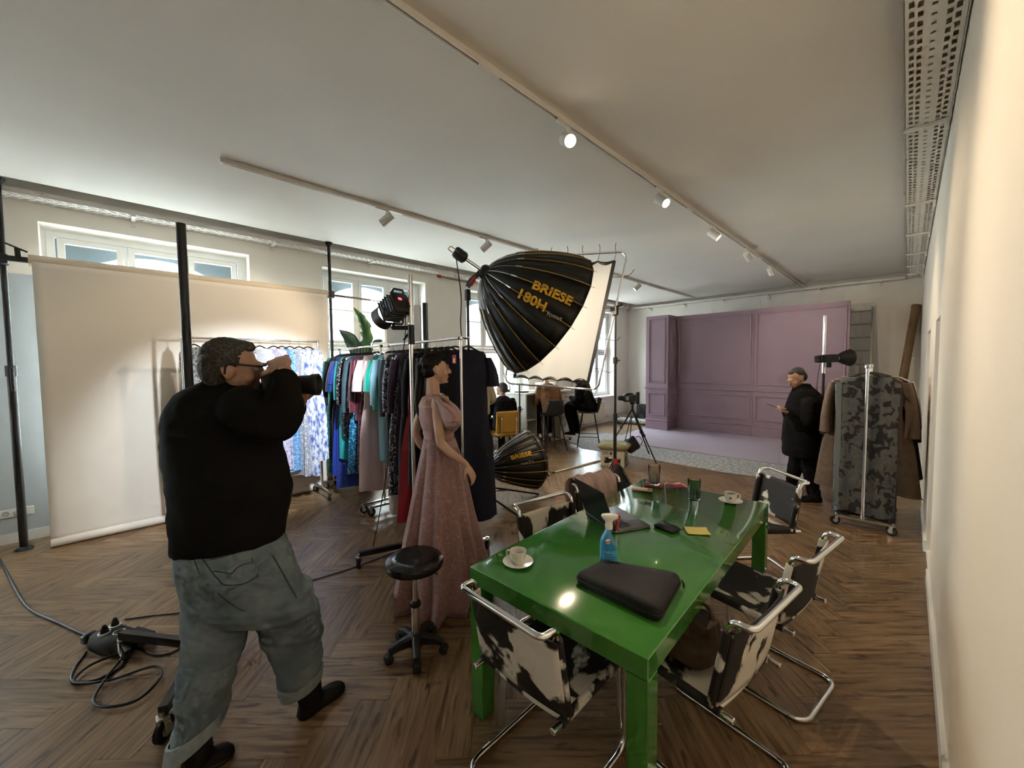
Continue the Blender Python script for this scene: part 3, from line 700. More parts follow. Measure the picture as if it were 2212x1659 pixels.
def tumbler(at, h, r, label, water):
    c = V((at.x, at.y, ZTB)); t = thing('water_glass', label, 'glass', c)
    g = MB(); n = 24
    prof = [(0.001, 0.0), (r*0.82, 0.0), (r*0.86, 0.004), (r*0.90, h*0.35), (r*0.97, h*0.5), (r, h*0.98), (r*0.98, h), (r*0.955, h*0.98), (r*0.92, h*0.5), (r*0.83, h*0.36), (r*0.78, 0.012), (0.001, 0.011)]
    g.lathe(prof, c, n=n); g.build('glass_body', MT['clear'], t)
    fl = MB()
    for k in range(9):
        a = 2*math.pi*k/9; d = V((math.cos(a), math.sin(a), 0)); fl.bar(c+d*(r*0.875)+V((0, 0, 0.01)), c+d*(r*0.915)+V((0, 0, h*0.40)), 0.004, 0.003, up=d)
    fl.build('facet', MT['clear'], t)
    if water: MB().lathe([(0.001, 0), (r*0.82, 0), (r*0.84, water), (0.001, water)], c+V((0, 0, 0.012)), n=n).build('water', glass_mat('water', (0.9, 0.96, 0.96)), t)
    return t
co = G(1413, 1047, ZTB)
tag(MB().cham((co.x, co.y, ZTB+0.0022), (0.135, 0.135, 0.004), 0.001, Matrix.Rotation(R(20), 3, 'Z')).build('coaster', mat('red_coaster', (0.27, 0.025, 0.015), 0.6)), 'square dark red coaster under the farther glass', 'coaster')
g1 = tumbler(co, 0.155, 0.047, 'tall tumbler of water standing on a red coaster', 0.075); g1.location.z += 0.0044
tumbler(G(1499, 1079, ZTB), 0.150, 0.043, 'nearly empty tumbler standing directly on the green table', 0.014)
def flat(name, cat, label, px, py, size, rz, m, ch=0.003):
    c = G(px, py, ZTB); return tag(MB().cham((c.x, c.y, ZTB+size[2]/2+0.0005), size, ch, Matrix.Rotation(rz, 3, 'Z')).build(name, m), label, cat)
c = G(1386, 1058, ZTB); t = thing('pink_phone', 'slim pink phone lying near the far edge of the table', 'phone', (c.x, c.y, ZTB)); rz = Matrix.Rotation(R(24), 3, 'Z')
MB().cham((c.x, c.y, ZTB+0.0045), (0.155, 0.072, 0.008), 0.003, rz).build('case', mat('pink_plastic', (0.62, 0.36, 0.27), 0.4), t)
MB().cham(V((c.x, c.y, ZTB+0.0095))+rz @ V((0.058, 0, 0)), (0.028, 0.05, 0.003), 0.001, rz).build('camera_bump', mat('dark_red_plastic', (0.22, 0.05, 0.03), 0.4), t)
red = mat('red_wrapper', (0.42, 0.03, 0.05), 0.45, var=0.15, scale=40); pk = mat('pale_wrapper', (0.75, 0.45, 0.42), 0.5)
for k, (dx, dy, rr, m_) in enumerate(((-0.04, 0.0, 20, red), (0.02, 0.02, -25, pk), (0.03, -0.03, 50, red))):
    c = G(1460, 1051, ZTB); q = Matrix.Rotation(R(rr), 3, 'Z') @ Matrix.Rotation(R(6), 3, 'X')
    tag(MB().cham((c.x+dx, c.y+dy, ZTB+0.0065+k*0.007), (0.085, 0.06, 0.006), 0.002, q).build('sweet_wrapper', m_), ('red sweet wrapper lying flattest, nearest the glass on the coaster', 'pale pink sweet wrapper between two red ones', 'topmost red sweet wrapper of the small heap')[k], 'wrapper', 'sweet wrappers at the far end of the table')
# laptop
w_ = V((0.90, -0.427, 0)).normalized(); d_ = V((-w_.y, w_.x, 0))   # along the hinge, towards the typist
LW, LD = 0.340, 0.245
org = V((-1.462, 2.115, ZTB)); cc = org+w_*(LW/2)+d_*(LD/2)
lm = Matrix((w_, d_, UP)).transposed()
lp = thing('laptop', 'open grey laptop with its lid turned to the camera', 'laptop', (cc.x, cc.y, ZTB))
MT['spacegrey'] = mat('space_grey_aluminium', (0.20, 0.20, 0.21), 0.38, 0.8, var=0.03)
MB().cham(cc+V((0, 0, 0.009)), (LW, LD, 0.016), 0.003, lm).build('base', MT['spacegrey'], lp)
MB().cham(cc-d_*0.045+V((0, 0, 0.0172)), (LW*0.80, LD*0.44, 0.001), 0.0004, lm).build('keyboard_well', MT['blackplastic'], lp, smooth=False)
for rrow in range(5):
    for kk in range(13):
        MB().cham(cc-d_*(0.045+0.0425-0.021*rrow)+w_*((kk-6)*0.0212)+V((0, 0, 0.0185)), (0.0175, 0.0172, 0.002), 0.0008, lm).build('key', MT['blackplastic'], lp, smooth=False)
MB().cham(cc+d_*0.066+V((0, 0, 0.0174)), (0.135, 0.085, 0.0008), 0.0003, lm).build('trackpad', mat('trackpad_grey', (0.24, 0.24, 0.25), 0.3, 0.6), lp, smooth=False)
tl = R(20); ld = (UP*math.cos(tl)-d_*math.sin(tl)); nn = ld.cross(w_)
lc = cc-d_*(LD/2-0.004)+V((0, 0, 0.018)); lmm = Matrix((w_, nn, ld)).transposed()
MB().cham(lc+ld*(LD/2), (LW, 0.006, LD), 0.0025, lmm).build('lid', mat('dark_lid', (0.035, 0.035, 0.037), 0.4, 0.6), lp)
MB().cham(lc+ld*(LD/2)+(nn if nn.dot(d_) > 0 else -nn)*0.0035, (LW-0.012, 0.001, LD-0.012), 0.0004, lmm).build('screen', mat('screen_dark', (0.02, 0.03, 0.04), 0.1, emit=(0.3, 0.4, 0.5), estr=0.15), lp, smooth=False)
flat('hard_drive', 'hard drive', 'small black rounded drive beside the laptop', 1441, 1143, (0.135, 0.085, 0.022), R(-12), mat('black_rubberised', (0.016, 0.018, 0.022), 0.5), 0.008)
ncol = mat('yellow_note_paper', (0.80, 0.66, 0.20), 0.7, var=0.02); c = G(1506, 1150, ZTB); nr = Matrix.Rotation(R(38), 3, 'Z')
def note(u, v): return V((c.x, c.y, ZTB+0.004))+nr @ V(((u-.5)*0.125, (v-.5)*0.078, 0.010*max(0, v-0.5)**2*4+0.004*abs(u-.5)))
tag(solidify(MB().grid(note, 8, 6).build('sticky_note', ncol), 0.003), 'yellow sticky note pad on the green table', 'note pad')
# spray bottle
c = V((G(1315, 1222, ZTB).x, G(1315, 1222, ZTB).y, ZTB+0.001)); sp = thing('spray_bottle', 'blue window cleaner spray bottle with a white trigger head', 'spray bottle', c)
def oval(c_, a, b_, z, off=0.0, n=24): return [c_+sdv*(a*math.cos(2*math.pi*k/n)+off)+ddv*(b_*math.sin(2*math.pi*k/n))+V((0, 0, z)) for k in range(n)]
sdv = HR.copy(); ddv = HF.copy()
MT['bluefluid'] = mat('blue_liquid_plastic', (0.035, 0.27, 0.52), 0.12, var=0.08, coat=0.6)
MB().loft([oval(c, 0.036, 0.024, 0.0), oval(c, 0.044, 0.030, 0.006), oval(c, 0.043, 0.030, 0.05), oval(c, 0.040, 0.028, 0.095, -0.004), oval(c, 0.034, 0.026, 0.125, -0.008), oval(c, 0.024, 0.022, 0.150, -0.008), oval(c, 0.016, 0.016, 0.172, -0.004), oval(c, 0.014, 0.014, 0.186, -0.002)]).build('bottle', MT['bluefluid'], sp)
hd = MB(); hd.loft([oval(c, 0.019, 0.019, 0.184), oval(c, 0.019, 0.019, 0.200), oval(c, 0.017, 0.016, 0.212, 0.0), oval(c, 0.020, 0.016, 0.222, 0.0), oval(c, 0.038, 0.017, 0.234, 0.006), oval(c, 0.042, 0.018, 0.246, 0.004), oval(c, 0.036, 0.015, 0.253, 0.002)]); hd.build('trigger_head', MT['porc'], sp)
tr = MB(); tr.tube(catmull([c+sdv*0.030+V((0, 0, 0.232)), c+sdv*0.046+V((0, 0, 0.215)), c+sdv*0.040+V((0, 0, 0.19)), c+sdv*0.050+V((0, 0, 0.175))], 5), [0.006]*15+[0.004], 8); tr.cyl(c+sdv*0.044+V((0, 0, 0.243)), c+sdv*0.056+V((0, 0, 0.243)), 0.008); tr.build('trigger', mat('red_trigger', (0.50, 0.03, 0.03), 0.4), sp)
lbm = mat('blue_label', (0.10, 0.42, 0.72), 0.4, var=0.12, scale=60); dk = mat('navy_print', (0.02, 0.05, 0.20), 0.5)
def on_b(u, z, o=0.0008):
    rr = 0.030; x = u; yy = -math.sqrt(max(0.0001, 1-(u/0.0435)**2))*rr
    return c+sdv*x+ddv*(yy-o)+V((0, 0, z))
MB().grid(lambda u, v: on_b(-0.036+0.072*u, 0.010+0.075*v), 12, 4).build('label_sheet', lbm, sp)
pr = MB()
for z, u0, u1, h_ in ((0.066, -0.030, 0.010, .003), (0.055, -0.028, 0.030, .0025), (0.045, -0.028, 0.030, .0025), (0.036, -0.028, 0.012, .002), (0.030, -0.028, 0.022, .002), (0.020, -0.026, -0.018, .007), (0.020, -0.012, -0.004, .007)):
    pr.grid(lambda u, v: on_b(u0+(u1-u0)*u, z+h_*v, 0.0016), 8, 1)
pr.build('label_print', dk, sp)
oo = c+V((0, 0, 0.130))-ddv*0.0262-sdv*0.010
MB().lathe([(0.001, 0.0012), (0.011, 0.0012), (0.0125, 0)], oo, -ddv, 20).build('logo_disc', MT['porc'], sp)
fc = bpy.data.curves.new('logo_text', 'FONT'); fc.body = 'Sidolin'[:7]; fc.size = 0.009; fc.align_x = 'CENTER'; fc.align_y = 'CENTER'
fo_ = bpy.data.objects.new('logo_text', fc); col.objects.link(fo_)
def text_mesh(body, size, bold=0.0, spacing=1.0, shear=0.0):
    cu = bpy.data.curves.new('t', 'FONT'); cu.body = body; cu.size = size; cu.offset = bold; cu.space_character = spacing; cu.shear = shear; cu.resolution_u = 3
    ob = bpy.data.objects.new('t', cu); col.objects.link(ob); dg = bpy.context.evaluated_depsgraph_get(); dg.update()
    me = bpy.data.meshes.new_from_object(ob.evaluated_get(dg)); bpy.data.objects.remove(ob); bpy.data.curves.remove(cu); return me
bpy.data.objects.remove(fo_)
def put_text(body, size, fn, mat_, name, parent, bold=0.0, spacing=1.0, center=True, shear=0.0, sub=0):
    me = text_mesh(body, size, bold, spacing, shear); me.materials.clear()
    if sub:
        bm = bmesh.new(); bm.from_mesh(me); bmesh.ops.triangulate(bm, faces=bm.faces); bmesh.ops.subdivide_edges(bm, edges=bm.edges, cuts=sub, use_grid_fill=True); bm.to_mesh(me); bm.free()
    xs = [q.co.x for q in me.vertices]; ys = [q.co.y for q in me.vertices]
    cx, cy = ((min(xs)+max(xs))/2, (min(ys)+max(ys))/2) if center else (min(xs), 0)
    og = worg(parent)
    for q in me.vertices: q.co = V(fn(q.co.x-cx, q.co.y-cy))-og
    me.materials.append(mat_); me.update()
    o = bpy.data.objects.new(name, me); col.objects.link(o); o.parent = parent; return o
put_text('Sidolin', 0.0085, lambda x, y: oo-ddv*0.002+sdv*x+V((0, 0, y+0.15*x)), mat('logo_red', (0.55, 0.02, 0.04), 0.5), 'logo_text', sp, bold=0.0003)
# crumpled napkin
c = G(1372, 1247, ZTB); c = V((c.x, c.y, ZTB)); nk = MB()
for k, (dx, dy, a, b_, h_) in enumerate(((-0.025, 0.012, 0.045, 0.022, 0.028), (0.015, 0.0, 0.042, 0.026, 0.034), (0.04, -0.008, 0.03, 0.022, 0.026))):
    nk.ell(c+V((dx*c45+dy, dx*c45, h_*0.55)), (a, b_, h_*0.55), Matrix.Rotation(R(35+20*k), 3, 'Z') @ Matrix.Rotation(R(12*(k-1)), 3, 'Y'), 18, 10)
for q in nk.v: q += V((noise.noise(q*45), noise.noise(q*45+V((9, 0, 0))), noise.noise(q*40+V((0, 9, 0)))))*0.010
zmin = min(q.z for q in nk.v)
for q in nk.v: q.z = ZTB+0.0005+max(0, q.z-ZTB)
tag(nk.build('napkin', mat('white_tissue', (0.72, 0.66, 0.55), 0.85)), 'crumpled white napkin behind the black laptop sleeve', 'napkin')
# laptop sleeve: soft slab
sl = thing('laptop_sleeve', 'padded black zip laptop sleeve at the near end of the table', 'laptop sleeve', (-0.80, 1.50, ZTB))
ca, cb, ccx, cdx = G(1240, 1262, ZTB), G(1303, 1230, ZTB), G(1473, 1268, ZTB), G(1425, 1352, ZTB)
ring = [ca, cb, ccx, cdx]; cen = sum(ring, V((0, 0, 0)))/4; soft = fillet([V((q.x, q.y, 0)) for q in ring], 0.035, 6, closed=True); rg = []
for k, z in ((0.95, 0.001), (1.0, 0.014), (1.0, 0.044), (0.97, 0.056), (0.84, 0.064), (0.45, 0.066), (0.1, 0.066)):
    rg.append([V((cen.x+(q.x-cen.x)*k, cen.y+(q.y-cen.y)*k, ZTB+z+(0.006*math.sin(9*q.x+5*q.y) if z > 0.04 else 0))) for q in soft])
MB().loft(rg).build('pouch', mat('black_neoprene', (0.010, 0.010, 0.012), 0.75, var=0.2, bump=0.1, bscale=200), sl, angle=60)
zp = [V((q.x, q.y, 0)) for q in soft]; zt_ = [V((cen.x+(q.x-cen.x)*1.012, cen.y+(q.y-cen.y)*1.012, ZTB+0.030)) for q in soft]
MB().tube(zt_, 0.0035, 6, closed=True).build('zip', MT['rubber'], sl)
q = V((ccx.x, ccx.y, ZTB+0.030)); MB().tube([q, q+V((0.012, -0.012, -0.004)), q+V((0.014, -0.014, -0.024))], [0.004, 0.005, 0.003], 8).build('zip_pull', MT['rubber'], sl)

# brown bag on the near right chair, pink cloth on the far left chair
MT['brown'] = mat('brown_suede', (0.045, 0.024, 0.008), 0.8, var=0.35, scale=9, bump=0.2, bscale=40)
# ================================================================== stool
s0 = G(900, 1408); s0.z = 0; so = thing('swivel_stool', 'round black swivel stool on five castors beside the pink gown', 'stool', s0)
MB().lathe([(0.001, 0.515), (0.13, 0.517), (0.162, 0.530), (0.170, 0.550), (0.165, 0.572), (0.145, 0.586), (0.10, 0.590), (0.001, 0.583)], s0, n=40).build('seat', mat('black_leatherette', (0.012, 0.012, 0.013), 0.22, var=0.15), so)
MB().cyl(s0+V((0, 0, 0.06)), s0+V((0, 0, 0.30)), 0.026, seg=20).build('outer_column', MT['chrome'], so)
MB().cyl(s0+V((0, 0, 0.30)), s0+V((0, 0, 0.51)), 0.015, seg=16).build('gas_piston', MT['chrome'], so)
MB().lathe([(0.028, 0.285), (0.031, 0.29), (0.031, 0.31), (0.016, 0.318)], s0, n=20).build('collar', MT['blackplastic'], so)
MB().tube(fillet([s0+V((0.01, 0.0, 0.505)), s0+HR*0.10+V((0, 0, 0.500)), s0+HR*0.135+V((0, 0, 0.475))], 0.02), 0.005).build('height_lever', MT['black'], so)
MB().lathe([(0.001, 0.05), (0.042, 0.05), (0.048, 0.07), (0.040, 0.115), (0.027, 0.125)], s0, n=20).build('hub', MT['blackplastic'], so)
for k in range(5):
    a = R(-75+72*k)+YAW; d = V((math.cos(a), math.sin(a), 0)); 
    m = MB(); pts = [s0+d*0.03+V((0, 0, 0.092)), s0+d*0.11+V((0, 0, 0.085)), s0+d*0.165+V((0, 0, 0.068))]
    rgs = []
    for p_, w_, h_ in zip(pts, (0.026, 0.021, 0.018), (0.028, 0.022, 0.014)):
        sd = V((-d.y, d.x, 0)); rgs.append([p_+sd*(w_*x)+V((0, 0, h_*z)) for x, z in ((-1, -1), (1, -1), (1, 0.6), (0.6, 1), (-0.6, 1), (-1, 0.6))])
    m.loft(rgs); m.build('foot', MT['blackplastic'], so)
    c = s0+d*0.165; sd = V((-d.y, d.x, 0)); w = MB()
    for s in (-1, 1): w.lathe([(0.001, -0.009), (0.022, -0.009), (0.026, -0.006), (0.026, 0.006), (0.022, 0.009), (0.001, 0.009)], V((c.x, c.y, 0.026))+sd*(0.013*s), sd, 18)
    w.cham(V((c.x, c.y, 0.040)), (0.04, 0.04, 0.03), 0.008); w.build('castor', MT['rubber'], so)
# ================================================================== clothes racks and garments
def garment_rack(a, b, z, label, base=0.55, r=0.0125, rot=None, caster_r=0.045):
    a, b = V((a[0], a[1], 0)), V((b[0], b[1], 0)); u = (b-a).normalized(); n = V((-u.y, u.x, 0))
    t = thing('garment_rack', label, 'clothes rack', (a+b)/2)
    MB().tube([a-u*0.02+V((0, 0, z)), b+u*0.02+V((0, 0, z))], r, 12).build('hanging_rail', MT['chrome'], t)
    for p_ in (a, b):
        MB().tube([p_+V((0, 0, 0.10)), p_+V((0, 0, z))], r*1.15, 12).build('post', MT['chrome'], t)
        MB().cham(p_+V((0, 0, z)), (0.04, 0.04, 0.04), 0.008).build('corner_joint', MT['chrome'], t)
        MB().bar(p_-n*base/2+V((0, 0, 0.10)), p_+n*base/2+V((0, 0, 0.10)), 0.03, 0.025).build('base_bar', MT['steel'], t, smooth=False)
        for s in (-1, 1): caster(t, (p_+n*(s*(base/2-0.02))).xy, caster_r, math.atan2(u.y, u.x)+0.5*s)
    return t
MTS = {}
def satin(name, c): MTS[name] = mat(name, c, 0.28, var=0.10, scale=14, sheen=0.2, stretch=(1, 1, 0.15))
def cloth(name, c): MTS[name] = mat(name, c, 0.85, var=0.12, scale=20, sheen=0.05, bump=0.15, bscale=120)
def sequin(name, c, hi, sc_=95.0, rough=0.3):
    MTS[name] = ramp_mat(name, [(0.0, c), (0.72, c), (0.82, tuple((x+y)/2 for x, y in zip(c, hi))), (0.93, hi)], rough, sc_, 'cell', metal=0.35, bump=0.3)
satin('teal_satin', (0.01, 0.30, 0.31)); satin('cyan_satin', (0.02, 0.36, 0.38)); satin('light_blue_satin', (0.25, 0.46, 0.56)); satin('royal_blue_satin', (0.02, 0.05, 0.33))
satin('deep_blue_satin', (0.012, 0.045, 0.19)); satin('navy_satin', (0.008, 0.015, 0.055)); satin('burgundy_velvet', (0.09, 0.008, 0.02)); satin('emerald_satin', (0.0, 0.20, 0.15))
satin('red_satin', (0.33, 0.01, 0.02)); satin('pale_satin', (0.60, 0.52, 0.48)); satin('blush_satin', (0.52, 0.38, 0.37))
cloth('black_wool', (0.008, 0.008, 0.010)); cloth('charcoal_wool', (0.03, 0.03, 0.035)); cloth('slate_wool', (0.04, 0.075, 0.10)); cloth('cream_wool', (0.62, 0.56, 0.46)); cloth('navy_crepe', (0.006, 0.009, 0.028)); cloth('aubergine', (0.03, 0.008, 0.025))
cloth('tan_sheer', (0.145, 0.10, 0.07)); cloth('white_cotton', (0.70, 0.70, 0.72))
sequin('teal_sequin', (0.01, 0.24, 0.28), (0.35, 0.75, 0.75)); sequin('blue_sequin', (0.008, 0.10, 0.24), (0.2, 0.6, 0.8)); sequin('black_sequin', (0.008, 0.009, 0.012), (0.5, 0.5, 0.52)); sequin('plum_sequin', (0.05, 0.012, 0.03), (0.22, 0.10, 0.14))
sequin('pearl_sequin', (0.46, 0.48, 0.56), (0.95, 0.95, 1.0), 60)
MTS['blue_white_print'] = ramp_mat('blue_white_print', [(0.36, (0.09, 0.14, 0.38)), (0.46, (0.32, 0.38, 0.62)), (0.56, (0.78, 0.79, 0.84)), (0.75, (0.62, 0.58, 0.62))], 0.5, 26, detail=5, stretch=(1, 1, 0.5), objrand=True)
MTS['lilac_print'] = ramp_mat('lilac_print', [(0.35, (0.28, 0.26, 0.44)), (0.5, (0.50, 0.48, 0.66)), (0.7, (0.74, 0.72, 0.80))], 0.5, 40, detail=4, objrand=True)
MTS['azure_sequin'] = ramp_mat('azure_sequin', [(0.35, (0.05, 0.16, 0.42)), (0.5, (0.14, 0.34, 0.62)), (0.7, (0.50, 0.64, 0.80))], 0.4, 60, detail=4, objrand=True)
MTS['grey_lace'] = ramp_mat('grey_lace', [(0.38, (0.10, 0.10, 0.11)), (0.5, (0.42, 0.41, 0.41)), (0.65, (0.66, 0.65, 0.64))], 0.7, 30, detail=5, objrand=True)
MTS['leaf_print'] = ramp_mat('grey_black_leaf_print', [(0.0, (0.012, 0.011, 0.011)), (0.44, (0.018, 0.016, 0.016)), (0.47, (0.085, 0.09, 0.087)), (0.56, (0.135, 0.125, 0.105)), (0.62, (0.085, 0.105, 0.115))], 0.75, 13, detail=2.0, stretch=(1.0, 1.0, 0.8), distort=0.8)
MTS['plaid_wool'] = ramp_mat('plaid_wool', [(0.2, (0.02, 0.018, 0.018)), (0.5, (0.05, 0.05, 0.05)), (0.8, (0.12, 0.11, 0.10))], 0.85, 60, detail=2, stretch=(1, 1, 0.05))
def garment(name, label, cat, group, hook, ang, m, length, wt=0.40, wb=0.50, th=0.05, sleeve=None, slen=0.55, rip=0.012, hanger=True, strap=False, flare=0.0, hmat='black', drop=0.10, lower=None, lowfrac=0.5, seed=None, folds=5, trousers=False):
    """garment on a hanger; hook = point on the rail; ang = heading of its width axis"""
    rnd = random.Random(hash((round(hook[0], 3), round(hook[1], 3))) if seed is None else seed)
    hook = V(hook); a = V((math.cos(ang), math.sin(ang), 0)); b = V((-a.y, a.x, 0))
    zs = hook.z-drop; zh = max(0.03, zs-length)
    t = thing(name, label, cat, (hook.x, hook.y, zh), group=group)
    n = 30; ph = rnd.uniform(0, 6.28); ph2 = rnd.uniform(0, 6.28)
    def ringat(v):
        z = zs*(1-v)+zh*v
        # width profile: neck, shoulder, waist, hem
        if v < 0.06: k = v/0.06; w = 0.07+(wt/2-0.07)*math.sin(k*math.pi/2); dz = 0.0
        else:
            k = (v-0.06)/0.94; waist = 0.80 if wb >= wt else 0.96
            w = wt/2*(1-k)+wb/2*k; w *= 1-(1-waist)*math.exp(-((k-0.28)/0.16)**2); w += flare*max(0, k-0.5)**2
        if v < 0.06: z = zs-0.055*(v/0.06)**1.5
        tk = th*(0.45+0.55*min(1, v/0.15))*(1+0.5*max(0, v-0.4))
        amp = rip*(0.15+v*1.4) if v > 0.05 else 0
        out = []
        for k in range(n):
            t_ = 2*math.pi*k/n; cx = math.copysign(abs(math.cos(t_))**0.75, math.cos(t_)); cy = math.copysign(abs(math.sin(t_))**0.9, math.sin(t_))
            o = amp*(math.sin(folds*t_*1.0+ph+v*1.5)+0.6*math.sin((folds*2+1)*t_+ph2))
            out.append(V((hook.x, hook.y, 0))+a*(w*cx+o*0.6*cx)+b*(tk*cy+o*(1.0 if abs(cx) < 0.95 else 0.3))+V((0, 0, z+0.012*math.sin(3*t_+ph)*v*(1 if v > 0.98 else 0))))
        return out
    vs = [0, 0.03, 0.06, 0.10, 0.18, 0.28, 0.36, 0.46, 0.58, 0.70, 0.82, 0.92, 1.0]
    if trousers:
        for s in (-1, 1):
            rg = []
            for v in vs: rg.append([V((hook.x, hook.y, 0))+a*(s*wt*0.22+wt*0.20*math.cos(2*math.pi*k/16)*(1-0.2*v))+b*(th*math.sin(2*math.pi*k/16))+V((0, 0, zs*(1-v)+zh*v)) for k in range(16)])
            MB().loft(rg).build('trouser_leg', m, t, angle=70)
    elif lower is not None:
        i = max(k for k, v in enumerate(vs) if v <= lowfrac)
        MB().loft([ringat(v) for v in vs[:i+1]], cap=True).build('bodice', m, t, angle=75)
        MB().loft([ringat(v) for v in vs[i:]], cap=True).build('skirt', lower, t, angle=75)
    else: MB().loft([ringat(v) for v in vs], cap=True).build('cloth_body', m, t, angle=75)
    if sleeve:
        for s in (-1, 1):
            sh = V((hook.x, hook.y, zs-0.07))+a*(s*(wt/2-0.035)); rg = []
            for v in (0, 0.15, 0.4, 0.7, 1.0):
                c = sh+a*(s*(0.03+0.05*math.sin(min(1, v*1.4)*1.6)))+b*(0.03*v*math.sin(ph))+V((0, 0, -slen*v))
                rr = (0.052-0.014*v) if sleeve == 'slim' else (0.050+0.035*v)
                rg.append([c+a*(rr*0.75*math.cos(2*math.pi*k/12))+b*(rr*math.sin(2*math.pi*k/12)) for k in range(12)])
            MB().loft(rg).build('sleeve', m, t, angle=70)
    if hanger:
        h = MB(); hm = MT['blackplastic'] if hmat == 'black' else MT['white']
        h.tube(catmull([V((hook.x, hook.y, zs-0.04))+a*(-wt*0.46)+V((0, 0, -0.02)), V((hook.x, hook.y, zs))+a*(-wt*0.20), V((hook.x, hook.y, zs+0.03)), V((hook.x, hook.y, zs))+a*(wt*0.20), V((hook.x, hook.y, zs-0.04))+a*(wt*0.46)+V((0, 0, -0.02))], 4), 0.008, 8)
        ho = h.build('hanger', hm, t)
        hk_ = MB(); r_ = 0.019; pts = [V((hook.x, hook.y, zs+0.03)), V((hook.x, hook.y, hook.z-0.035))]
        for k in range(7): q = -0.4+k*0.55; pts.append(V((hook.x, hook.y, hook.z))+b*(r_*math.sin(q))*1.0+V((0, 0, -r_*math.cos(q)*-1+0.0)) if False else V((hook.x, hook.y, hook.z))+a*(r_*math.cos(-1.2+q))+V((0, 0, r_*math.sin(-1.2+q))))
        hk_.tube(pts, 0.0018, 6); hk_.build('hook', MT['steel'], ho)
    return t
RZ2 = 1.95
# --- middle pair of racks, standing in one line
garment_rack((-5.70, 2.22), (-4.42, 2.20), RZ2, 'chrome rack of teal, blue and burgundy gowns in front of the plant')
garment_rack((-4.26, 2.22), (-2.74, 2.10), RZ2, 'chrome rack of mostly black gowns behind the woman in pink')
G2 = 'gowns on the middle racks'
R2 = [('teal_satin', 1.62, 0.42, 0.46, 'slim', 0.62, 'teal_sequin', 'teal satin gown with sequin skirt, first on the coloured rack'),
      ('black_wool', 1.35, 0.42, 0.44, 'slim', 0.6, None, 'black long-sleeved dress second from the window end of the coloured rack'),
      ('navy_satin', 1.5, 0.42, 0.46, None, 0, None, 'dark navy satin dress between black and deep blue gowns'),
      ('deep_blue_satin', 1.60, 0.42, 0.54, 'bell', 0.40, 'royal_blue_satin', 'deep blue gown with ruffled sleeves and a plain blue skirt'),
      ('royal_blue_satin', 1.76, 0.42, 0.50, 'bell', 0.3, None, 'bright royal blue gown with hem near the floor'),
      ('cyan_satin', 1.36, 0.42, 0.44, 'slim', 0.5, None, 'bright cyan satin dress on the coloured rack'),
      ('black_sequin', 1.05, 0.42, 0.44, 'slim', 0.55, None, 'black beaded dress in front of the cyan one'),
      ('cream_wool', 0.66, 0.40, 0.40, None, 0, None, 'short cream top squeezed between dark jackets'),
      ('slate_wool', 0.72, 0.43, 0.42, 'slim', 0.64, None, 'slate grey jacket with a white cuff on the coloured rack'),
      ('blue_sequin', 1.46, 0.40, 0.58, None, 0, None, 'blue sequin gown flaring to a wide hem'),
      ('burgundy_velvet', 0.80, 0.42, 0.42, 'slim', 0.62, None, 'burgundy velvet long-sleeved top'),
      ('plum_sequin', 1.42, 0.42, 0.46, None, 0, None, 'dark plum sequin gown at the near end of the coloured rack'),
      ('blush_satin', 1.62, 0.42, 0.52, 'bell', 0.36, None, 'blush pink gown with a lace shoulder, last on the coloured rack')]
for k, (m, ln, wt, wb, sv, sl_, low, lab) in enumerate(R2):
    f = k/(len(R2)-1); x = -5.64+f*1.16; y = 2.219-0.02*f
    garment('hanging_gown', lab, 'gown', G2, (x, y, RZ2), R(78+random.uniform(-9, 9)), MTS[m], ln, wt, wb, 0.045, sv, sl_, 0.010, lower=MTS[low] if low else None, lowfrac=0.46, seed=k)
R3 = [('emerald_satin', 0.64, 0.42, 0.42, 'bell', 0.35, None, 'emerald green satin top, first on the black rack'),
      ('light_blue_satin', 1.20, 0.42, 0.40, 'slim', 0.5, None, 'pale blue satin gown beside the emerald top'),
      ('pale_satin', 1.79, 0.40, 0.40, None, 0, None, 'long pale satin trousers reaching lowest on the black rack'),
      ('charcoal_wool', 1.2, 0.42, 0.44, 'slim', 0.6, None, 'charcoal dress behind the silver-beaded gown'),
      ('black_sequin', 1.50, 0.42, 0.48, 'slim', 0.55, None, 'black gown with columns of silver beads'),
      ('aubergine', 1.25, 0.42, 0.44, 'slim', 0.55, None, 'dark aubergine gown with glinting trim'),
      ('black_wool', 1.50, 0.42, 0.48, None, 0, None, 'black gown with a sparkling hip band'),
      ('red_satin', 1.68, 0.38, 0.60, None, 0, None, 'bright red satin gown peeping out behind the woman in pink'),
      ('black_wool', 1.30, 0.42, 0.46, 'slim', 0.55, None, 'black long-sleeved gown just beyond the red one'),
      ('navy_crepe', 1.35, 0.42, 0.48, None, 0, None, 'midnight crepe gown in the middle of the black rack'),
      ('black_wool', 1.30, 0.42, 0.46, 'slim', 0.6, None, 'plain black dress behind the head of the woman in pink'),
      ('charcoal_wool', 1.30, 0.42, 0.46, None, 0, None, 'charcoal gown second from the near post of the black rack'),
      ('black_wool', 1.34, 0.44, 0.50, 'slim', 0.6, None, 'black dress with a pink swing tag at the near post')]
for k, (m, ln, wt, wb, sv, sl_, low, lab) in enumerate(R3):
    f = k/(len(R3)-1); x = -4.20+f*1.36; y = 2.215-0.10*f
    o = garment('hanging_gown', lab, 'gown', G2, (x, y, RZ2), R(76+random.uniform(-8, 8)), MTS[m], ln, wt, wb, 0.045, sv, sl_, 0.010, seed=40+k, trousers=(m == 'pale_satin'))
tg = P(981, 776, 3.38); to = o
MB().box(tg, (0.035, 0.003, 0.075), Matrix((HR, HF, UP)).transposed()).build('swing_tag', mat('pink_tag', (0.62, 0.09, 0.16), 0.5), to, smooth=False)
